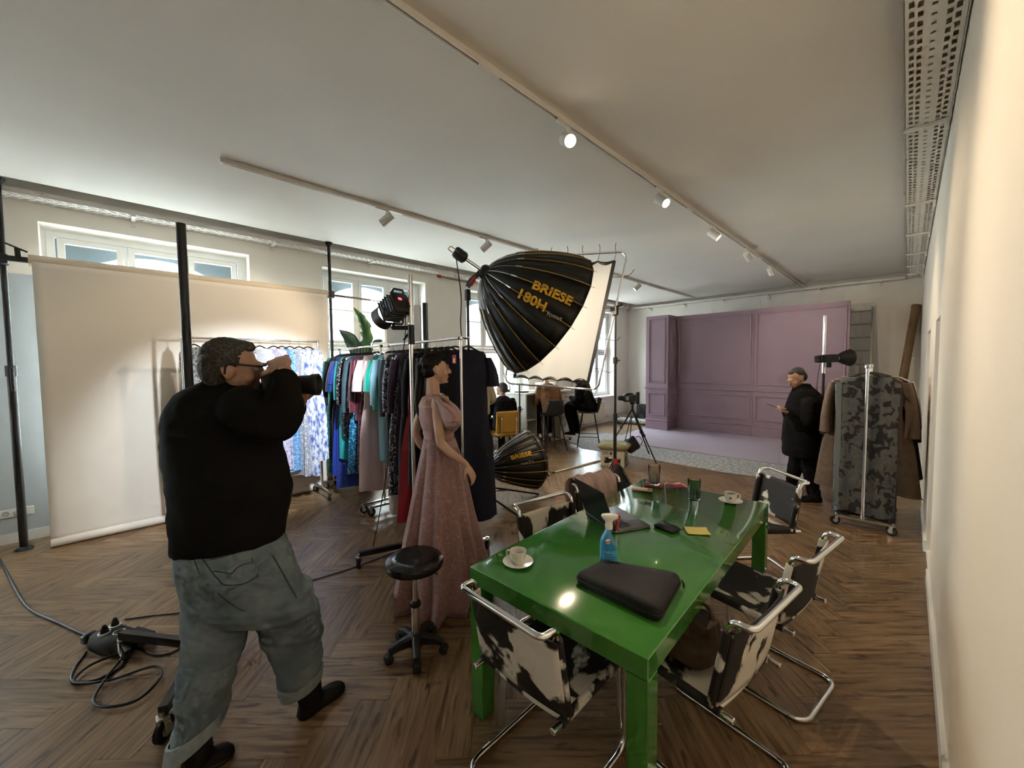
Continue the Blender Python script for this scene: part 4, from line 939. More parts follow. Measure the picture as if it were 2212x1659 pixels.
MB().box(tg-HF*0.003+V((0, 0, -0.01)), (0.018, 0.002, 0.04), Matrix((HR, HF, UP)).transposed()).build('tag_label', MT['white'], to, smooth=False)
# white cuff on slate jacket
gh = P(1010, 748, 3.50)
garment('hanging_gown', 'long midnight navy gown hung at the outer end of the black rack', 'gown', G2, (gh.x, gh.y, RZ2), R(58), MTS['navy_crepe'], 1.52, 0.36, 0.50, 0.06, 'bell', 0.26, 0.014, seed=99)
rk = MB(); rk.tube([V((-2.72, 2.10, RZ2)), V((gh.x, gh.y, RZ2))+(V((gh.x, gh.y, 0))-V((-2.72, 2.10, 0))).normalized()*0.04], 0.009, 10)
tag(rk.build('extension_rail', MT['chrome']), 'short chrome rail sticking out beyond the black rack', 'rail')

# --- rack of white and blue dresses in front of the backdrop
WX, WZ = -5.42, 2.02
ra, rb = PX(392, 727, WX), PX(686, 740, WX); WZ = (ra.z+rb.z)/2
garment_rack((WX, ra.y), (WX, rb.y), WZ, 'chrome rack of white and blue dresses in front of the cream backdrop')
WL = [(418, 'grey_lace', 0.95, None, 'grey lace dress at the left end of the white rack'), (455, 'pearl_sequin', 1.1, None, 'pearl dress with a black strap beside the photographer\'s head'),
      (490, 'lilac_print', 1.2, None, 'lilac printed dress hidden mostly behind the photographer'), (520, 'blue_white_print', 1.3, None, 'blue and white dress behind the photographer\'s raised arm'), (560, 'white_cotton', 1.2, None, 'white dress behind the photographer\'s hand'),
      (590, 'lilac_print', 1.34, None, 'lilac sequin dress with its skirt showing below the elbow'), (608, 'azure_sequin', 1.36, None, 'azure sequin gown with a ruffled hem'), (625, 'pearl_sequin', 1.44, None, 'pearl dress beside the azure gown'),
      (645, 'blue_white_print', 1.46, None, 'tall blue and white patterned gown near the right post'), (664, 'blue_white_print', 1.28, None, 'blue and white dress closest to the right post of the white rack')]
for k, (px, m, ln, sv, lab) in enumerate(WL):
    q = PX(px, 733, WX)
    garment('hanging_dress', lab, 'dress', 'white and blue dresses on the far rack', (WX, q.y, WZ), R(40+random.uniform(-6, 6)), MTS[m], ln+0.14, 0.38, 0.42, 0.05, sv, 0.4, 0.012, seed=70+k)

# --- rack at the right wall
RA, RB = V((-0.285, 5.30, 0)), V((-0.30, 6.10, 0)); RZ4 = 1.66
garment_rack(RA, RB, RZ4, 'chrome rack of dark garments standing by the right wall', 0.47, 0.013, caster_r=0.045)
rr4 = [(5.38, 'leaf_print', 1.42, 0.50, 0.46, None, 0, 'grey and black leaf-print dress at the front of the right rack'),
       (5.47, 'plaid_wool', 1.48, 0.52, 0.48, None, 0, 'dark striped dress just behind the leaf-print one'),
       (5.58, 'tan_sheer', 1.22, 0.58, 0.84, 'bell', 0.55, 'sheer tan cape dress spreading wider than its neighbours'),
       (5.70, 'black_wool', 1.05, 0.60, 0.84, 'bell', 0.60, 'black cape coat behind the sheer tan dress'),
       (5.82, 'burgundy_velvet', 1.10, 0.58, 0.72, 'slim', 0.62, 'dark burgundy coat showing at the wall side of the rack'),
       (5.94, 'cream_wool', 0.95, 0.62, 0.80, 'bell', 0.5, 'cream wrap with a corner showing at the left of the rack')]
for y, m, ln, wt, wb, sv, sl_, lab in rr4:
    garment('hanging_garment', lab, 'garment', 'garments on the right rack', (-0.29, y, RZ4), R(4+random.uniform(-4, 4)), MTS[m], ln, wt, wb, 0.035, sv, sl_, 0.010, seed=int(y*100), folds=4)
# vertical zip band on the front dress

b0 = V((-0.505, 5.345, 0)); MB().bar(b0+V((0, -0.012, 1.50)), b0+V((0.01, -0.012, 0.20)), 0.045, 0.006, up=(0, 1, 0)).build('side_band', mat('grey_ribbon', (0.16, 0.18, 0.18), 0.7), [o for o in bpy.data.objects if o.get('label', '').startswith('grey and black leaf-print')][0], smooth=False)
# ================================================================== mauve set
set_ = thing('panelled_set_wall', 'tall mauve panelled set wall with a projecting pier', 'set wall', (-2.5, 10.2, 0))
def mould(m, x0, x1, z0, z1, y, w=0.035, d=0.022, axis='x'):
    """rectangular picture moulding on a face at y (front towards -y), or on the +x face"""
    for a in (z0, z1):
        if axis == 'x': m.cham(((x0+x1)/2, y-d/2, a), (x1-x0+w, d, w), 0.006)
        else: m.cham((y+d/2, (x0+x1)/2, a), (d, x1-x0+w, w), 0.006)
    for a in (x0, x1):
        if axis == 'x': m.cham((a, y-d/2, (z0+z1)/2), (w, d-0.001, z1-z0-w), 0.006)
        else: m.cham((y+d/2, a, (z0+z1)/2), (d-0.001, w, z1-z0-w), 0.006)
SY, SPY = 10.18, 9.65
for x0, x1 in ((-4.215, -2.483), (-2.477, -0.83)):
    p_ = MB().box(((x0+x1)/2, SY+0.03, 1.46), (x1-x0, 0.06, 2.88)).build('wall_panel', MT['mauve'], set_, smooth=False)
    for k, (z0, z1) in enumerate(((1.20, 2.80), (0.39, 0.945))):
        m = MB(); mould(m, x0+0.06, x1-0.06, z0, z1, SY); m.build('moulding_frame', MT['mauve'], p_, smooth=False)
    for z, h, d in ((1.06, 0.035, 0.03), (0.25, 0.03, 0.025)): MB().cham(((x0+x1)/2, SY-d/2, z), (x1-x0, d, h), 0.008).build('rail_moulding', MT['mauve'], p_, smooth=False)
    MB().box(((x0+x1)/2, SY-0.006, 0.128), (x1-x0, 0.012, 0.215)).build('skirting', MT['mauve'], p_, smooth=False)
px0, px1 = -4.79, -4.21
pier = MB(); pier.box(((px0+px1)/2, (SPY+SY)/2+0.02, 1.46), (px1-px0, SY-SPY+0.04, 2.88)); po = pier.build('pier', MT['mauve'], set_, smooth=False)
for (z0, z1) in ((1.21, 2.82), (0.39, 0.94)):
    m = MB(); mould(m, px0+0.085, px1-0.085, z0, z1, SPY); m.build('moulding_frame', MT['mauve'], po, smooth=False)
    m = MB(); mould(m, SPY+0.09, SY-0.09, z0, z1, px1, axis='y'); m.build('moulding_frame', MT['mauve'], po, smooth=False)
for z, h, d in ((1.075, 0.035, 0.03), (0.26, 0.03, 0.025)):
    MB().cham(((px0+px1)/2, SPY+0.2-d/2, z), (px1-px0+2*d, 0.4+d, h), 0.008).build('rail_moulding', MT['mauve'], po, smooth=False)
for y in (SY+0.35,): 
    for x in (-3.9, -2.5, -1.1): MB().bar((x, SY+0.06, 2.0), (x, SY+0.75, 0.03), 0.05, 0.03).build('rear_brace', mat('raw_timber', (0.4, 0.28, 0.16), 0.8) if x == -3.9 else bpy.data.materials['raw_timber'], set_, smooth=False)
fl = MB(); fl.prism([V((-4.95, 10.3, 0.006)), V((-4.62, 7.60, 0.006)), V((-1.25, 7.72, 0.006)), V((-0.83, 10.25, 0.006))], (0, 0, 0.012))
tag(fl.build('painted_floor_sheet', MT['mauvefloor'], smooth=False), 'pale mauve floor sheet in front of the mauve set wall', 'floor sheet')
fe = MB(); fe.prism([V((-5.75, 7.30, 0.0005)), V((-4.6, 6.55, 0.0005)), V((-3.68, 6.62, 0.0005)), V((-1.96, 6.60, 0.0005)), V((-0.72, 6.85, 0.0005)), V((-0.75, 8.4, 0.0005)), V((-5.2, 8.4, 0.0005))], (0, 0, 0.005))
tag(fe.build('felt_carpet', MT['felt'], smooth=False), 'speckled grey felt carpet along the front of the mauve floor', 'carpet')
# ================================================================== ladder, board, speaker, carpet roll, radiator
la = thing('ladder', 'weathered aluminium ladder leaning on the back wall beside the mauve set', 'ladder', (-0.73, 11.0, 0))
for x in (-0.91, -0.56):
    MB().bar((x-0.03*(x < -0.7)+0.03*(x > -0.7), 10.75, 0.0), (x, 11.22, 2.84), 0.03, 0.06, up=(0, 1, 0)).build('rail', MT['alu'], la, smooth=False)
for k in range(10):
    f = (0.25+k*0.28)/2.84; MB().bar((-0.92, 10.75+0.47*f, f*2.84), (-0.55, 10.75+0.47*f, f*2.84), 0.05, 0.025).build('rung', MT['alu'], la, smooth=False)
MT['card'] = mat('brown_cardboard', (0.20, 0.125, 0.06), 0.85, var=0.08, scale=5)
cbt = thing('cardboard_tube', 'long brown cardboard tube leaning in the back right corner', 'tube', (-0.2, 10.5, 0))
ta, tb_ = V((0.075, 11.20, 2.80)), V((-0.19, 10.35, 0.06))
MB().tube([tb_, ta], 0.065, 20).build('tube_body', MT['card'], cbt)
MB().tube([ta-(ta-tb_).normalized()*0.05, ta+(ta-tb_).normalized()*0.004], 0.069, 20).build('end_cap', MT['card'], cbt)
spk = thing('loudspeaker', 'black box loudspeaker on the floor left of the mauve pier', 'speaker', (-5.35, 10.6, 0))
MB().cham((-5.35, 10.6, 0.30), (0.26, 0.26, 0.46), 0.012).build('cabinet', MT['blackplastic'], spk)
MB().lathe([(0.001, -0.02), (0.04, -0.015), (0.085, 0.0), (0.095, 0.004)], (-5.35, 10.466, 0.22), (0, -1, 0), 24).build('woofer', MT['rubber'], spk)
MB().lathe([(0.001, 0.006), (0.025, 0.0), (0.032, 0.004)], (-5.35, 10.466, 0.42), (0, -1, 0), 20).build('tweeter', MT['rubber'], spk)
MB().box((-5.35, 10.6, 0.035), (0.22, 0.22, 0.07)).build('plinth', MT['black'], spk, smooth=False)
cr = thing('carpet_roll', 'grey felt roll lying on the floor along the back wall', 'carpet roll', (-5.3, 9.95, 0))
MB().tube([(-5.95, 10.1, 0.088), (-4.85, 10.2, 0.088)], 0.085, 18).build('rolled_felt', MT['felt'], cr)
MB().tube([(-5.97, 10.098, 0.088), (-5.945, 10.1, 0.088)], [0.03, 0.05], 14).build('core', MT['card'], cr)
rad = thing('radiator', 'cream ribbed radiator under the far window', 'radiator', (-6.12, 9.3, 0))
MT['radc'] = mat('cream_enamel', (0.70, 0.63, 0.52), 0.4)
for k in range(22): MB().cham((-6.11, 8.62+k*0.052, 0.37), (0.10, 0.044, 0.56), 0.014).build('fin', MT['radc'], rad)
for z in (0.12, 0.62): MB().tube([(-6.11, 8.58, z), (-6.11, 9.80, z)], 0.018, 10).build('header_pipe', MT['radc'], rad)
MB().tube(fillet([(-6.11, 9.78, 0.62), (-6.11, 9.90, 0.62), (-6.17, 9.90, 0.62)], 0.02), 0.012, 8).build('valve', MT['steel'], rad)
MB().tube(fillet([(-6.13, 9.80, 0.13), (-6.13, 10.0, 0.13), (-6.13, 10.0, 0.20), (-6.15, 11.2, 0.20)], 0.02), 0.012, 8).build('supply_pipe', MT['radc'], rad)

# ================================================================== generic light stand
def tripod_stand(base, top, label, cat='light stand', r=0.017, feet=None, spread=0.45, hub=0.55, matl='black', name='light_stand'):
    base = V((base.x, base.y, 0)); t = thing(name, label, cat, base); m = MT[matl]
    MB().cyl(base+V((0, 0, 0.12)), base+V((0, 0, top*0.45)), r*1.25, seg=14).build('lower_tube', m, t)
    MB().cyl(base+V((0, 0, top*0.42)), base+V((0, 0, top*0.75)), r, seg=14).build('middle_tube', m, t)
    MB().cyl(base+V((0, 0, top*0.72)), base+V((0, 0, top)), r*0.75, seg=14).build('upper_tube', m, t)
    for f in (0.43, 0.73):
        c = MB(); c.cyl(base+V((0, 0, top*f-0.04)), base+V((0, 0, top*f+0.04)), r*1.7, seg=14); c.cyl(base+V((0, 0, top*f)), base+V((0.05, 0.02, top*f)), 0.008); c.build('clamp_collar', MT['blackplastic'], t)
    feet = feet or [base+V((math.cos(a), math.sin(a), 0))*spread for a in (0.6, 2.7, 4.8)]
    for q in feet:
        q = V((q.x, q.y, 0.012)); MB().tube([base+V((0, 0, hub)), q], 0.011, 10).build('leg', m, t)
        MB().tube([base+V((0, 0, 0.16)), base*0.5+q*0.5+V((0, 0, hub*0.5))], 0.006, 8).build('leg_strut', m, t)
    return t
# ---- chrome rolling stand with a fresnel lamp
fb_ = G(899, 1200); ff = thing('lamp_rolling_stand', 'chrome column rolling stand behind the woman in pink', 'light stand', V((fb_.x, fb_.y, 0)))
ftop = CH+(P(885, 594, 1).z-CH)/((P(885, 594, 1)-CAM).xy.length)*fb_.xy.length
fb_ = V((fb_.x, fb_.y, 0))
ztop_sl = CH+(P(888, 702, 1).z-CH)/((P(888, 702, 1)-CAM).xy.length)*fb_.xy.length
MB().cyl(fb_+V((0, 0, 0.12)), fb_+V((0, 0, ftop)), 0.021, seg=20).build('column', MT['chrome'], ff)
MB().cyl(fb_+V((0, 0, ztop_sl-0.17)), fb_+V((0, 0, ztop_sl)), 0.030, seg=20).build('sleeve', MT['black'], ff)
MB().cham(fb_+V((0, 0, 0.12)), (0.12, 0.12, 0.08), 0.01).build('hub', MT['black'], ff)
for e in (G(776, 1197, 0.12), fb_+HR*0.42-HF*0.1, fb_+HF*0.45-HR*0.1):
    e = V((e.x, e.y, 0.12)); MB().bar(fb_+V((0, 0, 0.12)), e, 0.035, 0.04).build('base_arm', MT['black'], ff, smooth=False); caster(ff, e.xy, 0.045, 0.8, brake=True)
arm_r = fb_+V((0, 0, ztop_sl-0.025)); la_ = P(848, 708, 3.44); la_.z = arm_r.z
MB().bar(arm_r, la_, 0.03, 0.035).build('side_arm', MT['black'], ff, smooth=False)
MB().bar(arm_r+V((0, 0, -0.02)), P(872, 735, 3.46), 0.02, 0.016).build('clamp_lever', MT['black'], ff, smooth=False)
fl_ = thing('fresnel_lamp', 'black ribbed studio lamp on the chrome stand with a red display', 'studio lamp', la_)
lc_ = P(850, 667, 3.46); tgt = V((-5.35, 1.25, 1.15)); ax_ = (tgt-lc_).normalized(); sx_ = ax_.cross(UP).normalized(); ux_ = sx_.cross(ax_)
LM = Matrix((sx_, ux_, ax_)).transposed()
MT['lampbody'] = mat('lamp_casing', (0.05, 0.055, 0.06), 0.42, 0.3, var=0.15)
bodyo = MB().cham(lc_, (0.17, 0.17, 0.20), 0.02, LM).build('casing', MT['lampbody'], fl_)
for k in range(5): MB().cham(lc_+ax_*(-0.06+k*0.032), (0.186, 0.186, 0.012), 0.012, LM).build('cooling_rib', MT['lampbody'], bodyo)
MB().lathe([(0.088, 0.0), (0.098, 0.005), (0.102, 0.09), (0.095, 0.09), (0.09, 0.02)], lc_+ax_*0.10, ax_, 28).build('lens_hood', MT['lampbody'], fl_)
MB().lathe([(0.001, 0.018), (0.05, 0.013), (0.088, 0.0)], lc_+ax_*0.115, ax_, 28).build('fresnel_lens', mat('lit_fresnel', (0.9, 0.95, 1), 0.2, emit=(0.85, 0.93, 1.0), estr=18.0), fl_)
bkp = MB().cham(lc_-ax_*0.112, (0.185, 0.185, 0.03), 0.025, LM).build('rear_panel', MT['black'], fl_)
MB().cham(lc_-ax_*0.129-sx_*0.02+ux_*0.02, (0.035, 0.022, 0.004), 0.001, LM).build('red_display', mat('red_display', (0.1, 0, 0), 0.3, emit=(1.0, 0.03, 0.05), estr=3.0), fl_, smooth=False)
for sx2, ux2 in ((0.04, -0.01), (0.045, -0.045)): MB().lathe([(0.001, 0.018), (0.012, 0.018), (0.014, 0.0)], lc_-ax_*0.126+sx_*sx2+ux_*ux2, -ax_, 14).build('control_knob', MT['rubber'], fl_)
hdl = MB(); hdl.tube(fillet([lc_-ax_*0.10+ux_*0.08+sx_*0.07, lc_-ax_*0.13+ux_*0.115+sx_*0.05, lc_-ax_*0.13+ux_*0.115-sx_*0.05, lc_-ax_*0.10+ux_*0.08-sx_*0.07], 0.02), 0.009, 8); hdl.build('carry_handle', MT['rubber'], fl_)
yk = MB(); yk.tube(fillet([lc_+sx_*0.105, lc_+sx_*0.105-UP*0.13, lc_-sx_*0.105-UP*0.13, lc_-sx_*0.105], 0.03), 0.009, 8); yk.build('yoke', MT['black'], fl_)
MB().cyl(lc_-UP*0.13, la_+UP*0.0, 0.016).build('spigot', MT['black'], fl_)
lo = spot_light('fresnel_beam', lc_+ax_*0.21, tgt, 140, (0.86, 0.94, 1.0), 62, 0.5, 0.06); lo.parent = fl_; lo.location = V(lo.location)-worg(fl_)
cb0 = lc_-ax_*0.13-ux_*0.05
cord('lamp_cable', [cb0, cb0-UP*0.25+HR*0.0, P(858, 850, 3.40), P(838, 1000, 3.35), P(818, 1120, 3.3), P(806, 1180, 3.25)], 0.0045, 'thin black cable dangling from the studio lamp to the stand base')

# ---- white foam board, plant
vf = thing('foam_board', 'tall white foam board with a black edge behind the racks', 'board', V((-4.70, 2.70, 0)))
vc = P(872, 700, 5.3); vc.z = 0; vtop = 2.52
vm = Matrix((HR, HF, UP)).transposed(); vm = vm @ Matrix.Rotation(R(-14), 3, 'Z')
vf.location = vc
MB().box(vc+V((0, 0, vtop/2)), (0.50, 0.03, vtop), vm).build('white_panel', MT['white'], vf, smooth=False)
MB().box(vc+V((0, 0, vtop/2))+vm @ V((0.305, 0.03, 0)), (0.05, 0.05, vtop+0.05), vm).build('black_edge', MT['black'], vf, smooth=False)
pl_ = thing('banana_plant', 'tall banana plant with torn leaves by the second window', 'plant', P(770, 760, 5.75)*1.0)
pb_ = P(785, 760, 5.75); pb_.z = 0; pl_.location = pb_
MB().lathe([(0.001, 0.0), (0.13, 0.0), (0.17, 0.30), (0.18, 0.34), (0.16, 0.34), (0.15, 0.30), (0.001, 0.28)], pb_, n=28).build('pot', mat('grey_pot', (0.25, 0.25, 0.25), 0.7), pl_)
lg = ramp_mat('banana_leaf', [(0.3, (0.035, 0.12, 0.04)), (0.55, (0.10, 0.24, 0.07)), (0.8, (0.24, 0.36, 0.12))], 0.4, 9, detail=4, stretch=(1, 1, 0.3))
lg2 = ramp_mat('banana_leaf_dark', [(0.3, (0.02, 0.07, 0.05)), (0.7, (0.07, 0.16, 0.11))], 0.4, 9, detail=4)
MB().tube(catmull([pb_+V((0, 0, 0.28)), pb_+V((0.02, 0.02, 0.9)), pb_+V((0, 0, 1.7))], 6), [0.05-0.0025*k for k in range(13)], 12).build('trunk', lg2, pl_)
def leaf(p0, p1, p2, w, m, nrm, torn):
    sp_ = catmull([p0, p1, p2], 10); n = len(sp_); g = MB(); rows = []
    for k, q in enumerate(sp_):
        f = k/(n-1); ww = w*math.sin(math.pi*min(1, 0.12+f*0.9))**0.6*(1-0.15*f); tg_ = (sp_[min(k+1, n-1)]-sp_[max(k-1, 0)]).normalized(); s_ = tg_.cross(nrm).normalized()
        j1 = torn*math.sin(k*2.3)*0.02; j2 = torn*math.sin(k*1.7+1)*0.02
        rows.append([q-s_*(ww+j1)-nrm*0.02+V((0, 0, j1)), q-s_*ww*0.5+nrm*0.012, q+nrm*0.0, q+s_*ww*0.5+nrm*0.012, q+s_*(ww+j2)-nrm*0.02-V((0, 0, j2))])
    o = len(g.v)
    g.add([x for r_ in rows for x in r_], [(k*5+i, k*5+i+1, (k+1)*5+i+1, (k+1)*5+i) for k in range(n-1) for i in range(4)])
    lf = solidify(g.build('leaf', m, pl_, angle=80), 0.003); MB().tube(sp_, 0.006, 6).build('midrib', m, lf)
leaf(pb_+V((0, 0, 1.68)), P(790, 712, 5.7), P(764, 664, 5.65), 0.085, lg, -HF, 1.0)
leaf(pb_+V((0, 0, 1.66)), P(758, 735, 5.7), P(732, 712, 5.6), 0.10, lg2, (-HF+UP*0.6).normalized(), 0.0)
leaf(pb_+V((0, 0, 1.68)), P(806, 740, 5.75), P(826, 735, 5.7), 0.09, lg2, (-HF*0.3+UP).normalized(), 0.0)
leaf(pb_+V((0, 0, 1.62)), pb_+V((0.2, 0.3, 1.85)), pb_+V((0.35, 0.55, 1.75)), 0.10, lg, UP, 1.0)

# ================================================================== parabolic umbrellas
MT['umb'] = mat('black_umbrella_fabric', (0.007, 0.008, 0.008), 0.5, var=0.2, sheen=0.0)
MT['silver'] = mat('silver_lining', (0.7, 0.7, 0.68), 0.3, 0.7)
MT['ochre'] = mat('ochre_webbing', (0.27, 0.17, 0.03), 0.6, var=0.12)
MT['yellowprint'] = mat('yellow_print', (0.75, 0.40, 0.015), 0.6, var=0.03)
MT['greyprint'] = mat('grey_print', (0.45, 0.46, 0.44), 0.6, var=0.03)
def parabola(apex, axis, depth, rad, nrib, label, power_, rod=0.25, texts=(), upref=UP, lip=None):
    t = thing('parabolic_umbrella', label, 'reflector', apex); ax = axis.normalized()
    x = (upref-ax*upref.dot(ax)).normalized(); y = ax.cross(x)
    rr = lambda s: rad*(s**power_)*(1-0.03*s**6)
    def pt(s, a, off=0.0):
        k = a/(2*math.pi/nrib); fr_ = k-math.floor(k); r_ = rr(s)
        # flat gores between ribs
        c_ = math.cos(math.pi/nrib)/math.cos((fr_-0.5)*2*math.pi/nrib)
        return apex+ax*(depth*s)+(x*math.cos(a)+y*math.sin(a))*(r_*c_+off)
    S = [0.004, 0.012, 0.03, 0.07, 0.13, 0.21, 0.30, 0.40, 0.52, 0.65, 0.78, 0.90, 1.0]
    for k in range(nrib):
        a0 = 2*math.pi*k/nrib; a1 = 2*math.pi*(k+1)/nrib; g = MB()
        g.grid(lambda u, v: pt(S[int(round(v*(len(S)-1)))], a0+(a1-a0)*u*0.9999 if u < 1 else a1-1e-5), 2, len(S)-1)
        gore = g.build('gore', MT['umb'], t, angle=60)
        m_ = gore.modifiers.new('thickness', 'SOLIDIFY'); m_.thickness = 0.002
        MB().tube([pt(s, a0, 0.004) for s in S[5:]], 0.006 if rad > 0.5 else 0.0045, 6).build('rib_webbing', MT['ochre'], t)
        rd = MB(); rd.tube([pt(s, a0, 0.012) for s in S[:6]]+[pt(0.215, a0, 0.012), pt(0.27, a0, 0.012)], [0.003]*6+[0.008, 0.006], 6); rd.build('rib_rod', MT['steel'], t)
        MB().tube([pt(1.0, a0, 0.0), pt(1.0, a0, 0.0)+(pt(1.0, a0)-pt(0.9, a0)).normalized()*rad*0.06], 0.003, 6).build('rib_tip', MT['steel'], t)
    inner = MB(); inner.grid(lambda u, v: apex+ax*(depth*S[int(round(v*(len(S)-1)))]+0.004)+(x*math.cos(2*math.pi*u)+y*math.sin(2*math.pi*u))*(rr(S[int(round(v*(len(S)-1)))])*0.975), nrib, len(S)-1); inner.build('silver_lining', MT['silver'], t)
    MB().tube([pt(1.0, 2*math.pi*k/nrib) for k in range(nrib)], 0.006, 6, closed=True).build('rim_cord', MT['black'], t)
    hb = MB(); hb.lathe([(0.001, -0.05), (0.055, -0.05), (0.075, -0.03), (0.085, 0.0), (0.085, 0.02), (0.05, 0.03)], apex, ax, 24); hb.build('hub', MT['black'], t)
    return t, pt, ax, x, y
UD = 4.15; U_AP = P(1046, 588, UD); U_AX = CR*0.80-CU*0.475+FW*0.37
ub, upt, uax, ux, uy = parabola(U_AP, U_AX, 0.84, 0.776, 20, 'large black parabolic umbrella reflector with yellow lettering', 0.52)
def uv_of(px, py):
    """(s, angle) on the big umbrella under a pixel - search its visible side"""
    best = None; tgt_ = (P(px, py, 1)-CAM).normalized()
    for i in range(1, 101):
        for j in range(0, 240):
            aa = 2*math.pi*j/240; q = upt(i/100, aa); v = q-CAM
            if (ux*math.cos(aa)+uy*math.sin(aa)-uax*0.35).dot(v) > 0: continue
            v = q-CAM; d_ = v.length; e_ = (v/d_-tgt_).length*1000+d_*0.6
            if best is None or e_ < best[0]: best = (e_, i/100, 2*math.pi*j/240)
    return best[1], best[2]
def umb_text(body, px0, py0, px1, py1, size, m_, bold, spacing=1.0, pf=upt, par=ub, locate=uv_of, geo=None):
    geo = geo or (U_AP, (uax, 0.84), ux, uy)
    s0, a0 = locate(px0, py0); s1, a1 = locate(px1, py1)
    if a1-a0 > math.pi: a1 -= 2*math.pi
    if a0-a1 > math.pi: a1 += 2*math.pi
    me = text_mesh(body, size, bold, spacing); xs = [q.co.x for q in me.vertices]; ln = max(xs)-min(xs); x0 = min(xs); bpy.data.meshes.remove(me)
    P0, P1 = pf(s0, a0), pf(s1, a1); sc_ = (P1-P0).length/ln; e1 = (P1-P0).normalized()
    sm_, am_ = (s0+s1)/2, (a0+a1)/2; pm = pf(sm_, am_); nn_ = (pf(sm_, am_+0.05)-pm).cross(pf(min(1, sm_+0.05), am_)-pm).normalized()
    if nn_.dot(CAM-pm) < 0: nn_ = -nn_
    e2 = nn_.cross(e1); e2 = e2 if e2.dot(CU) > 0 else -e2
    A_, D_, X_, Y_ = geo
    def fn(x, y):
        q = P0+e1*(x*sc_)+e2*(y*sc_*0.85)-A_; s = max(0.02, min(1.0, q.dot(D_[0])/D_[1])); return pf(s, math.atan2(q.dot(Y_), q.dot(X_)) % (2*math.pi), 0.009)
    return put_text(body, size, fn, m_, 'lettering', par, bold=bold, spacing=spacing, center=False, sub=1)
umb_text('BRIESE', 1147, 622, 1231, 660, 0.11, MT['yellowprint'], 0.0042, 1.02)
umb_text('180H', 1118, 641, 1175, 674, 0.11, MT['yellowprint'], 0.0042, 1.02)
umb_text('focus', 1180, 680, 1213, 692, 0.10, MT['greyprint'], 0.0, 1.05)
ul = spot_light('umbrella_lamp', U_AP+uax*0.35, U_AP+uax*3, 70, (1.0, 0.83, 0.62), 115, 0.5, 0.12); ul.parent = ub; ul.location = V(ul.location)-worg(ub)
# lamp head behind the apex + tilting yoke
fh = thing('studio_flash', 'black lamp head on a chrome tube behind the large umbrella', 'lamp head', U_AP-uax*0.3)
MB().tube([U_AP-uax*0.05, U_AP-uax*0.24], 0.019, 14).build('focus_tube', MT['chrome'], fh)
hc = U_AP-uax*0.30; MB().lathe([(0.001, -0.07), (0.05, -0.07), (0.062, -0.05), (0.062, 0.05), (0.045, 0.07), (0.02, 0.075)], hc, uax, 22).build('head_body', MT['black'], fh)
xx = uax.cross(UP).normalized()
MB().tube(fillet([hc-uax*0.03+xx*0.06, hc-uax*0.13+xx*0.055, hc-uax*0.13-xx*0.055, hc-uax*0.03-xx*0.06], 0.02), 0.005, 8).build('wire_handle', MT['ochre'], fh)
ustb = P(1010, 625, UD-0.05); ust = tripod_stand(ustb, ustb.z, 'black stand carrying the large umbrella behind the racks', feet=[V((-3.02, 3.10, 0)), V((ustb.x-0.45, ustb.y+0.35, 0)), V((ustb.x-0.35, ustb.y-0.45, 0))], hub=0.45, r=0.02)
MB().cham(ustb-UP*0.06, (0.05, 0.05, 0.12), 0.008).build('stand_head', MT['black'], ust)
yk = MB(); yk.bar(ustb+UP*0.02, P(1018, 605, UD-0.05), 0.05, 0.05); yk.bar(P(1018, 605, UD-0.05), U_AP-uax*0.03, 0.035, 0.05); yk.build('tilt_joint', MT['lampbody'], ust, smooth=False)
MB().tube(fillet([P(1014, 612, UD-0.08), P(1027, 596, UD-0.08), P(1026, 607, UD-0.08), P(1018, 618, UD-0.08)], 0.01), 0.008, 8).build('red_strap', mat('red_strap', (0.5, 0.02, 0.02), 0.6), ust)
MB().tube([P(1012, 610, UD-0.06), P(950, 597, UD-0.10)], 0.010, 10).build('tilt_rod', MT['alu'], ust)
MB().tube([P(953, 597.5, UD-0.10), P(944, 596, UD-0.105)], 0.015, 12).build('rod_grip', bpy.data.materials['red_strap'], ust)
cord('flash_cable', [hc-uax*0.05-UP*0.05, P(996, 640, UD-0.10), P(995, 700, UD-0.12), P(1000, 760, UD-0.14), P(1004, 850, UD-0.15), V((ustb.x+0.1, ustb.y-0.1, 0.9)), V((ustb.x+0.1, ustb.y-0.08, 0.02))], 0.006, 'brown cable hanging from the lamp head of the large umbrella')

# small umbrella near the floor
S_AP = P(1054, 1012, 4.85); S_AX = CR*0.88+CU*0.10+FW*0.42
sb, spt, sax, sxx, syy = parabola(S_AP, S_AX, 0.60, 0.385, 18, 'small black parabolic umbrella reflector near the floor', 0.55)
def s_uv(px, py):
    best = None; tgt_ = (P(px, py, 1)-CAM).normalized()
    for i in range(1, 101):
        for j in range(0, 180):
            aa = 2*math.pi*j/180; q = spt(i/100, aa); v = q-CAM
            if (sxx*math.cos(aa)+syy*math.sin(aa)-sax*0.35).dot(v) > 0: continue
            v = q-CAM; d_ = v.length; e_ = (v/d_-tgt_).length*1000+d_*0.6
            if best is None or e_ < best[0]: best = (e_, i/100, 2*math.pi*j/180)
    return best[1], best[2]
umb_text('BRIESE', 1105, 994, 1149, 983, 0.06, MT['yellowprint'], 0.0022, 1.02, spt, sb, s_uv, (S_AP, (sax, 0.60), sxx, syy))
umb_text('focus 77 s', 1125, 1003, 1152, 997, 0.05, MT['greyprint'], 0.0, 1.0, spt, sb, s_uv, (S_AP, (sax, 0.60), sxx, syy))
lip = MB(); lip.grid(lambda u, v: S_AP+sax*(0.60+0.07*v)+(sxx*math.cos(2*math.pi*u)+syy*math.sin(2*math.pi*u))*(0.372-0.05*v), 36, 2); solidify(lip.build('rim_skirt', mat('dark_brown_mesh', (0.025, 0.014, 0.012), 0.8), sb), 0.003)
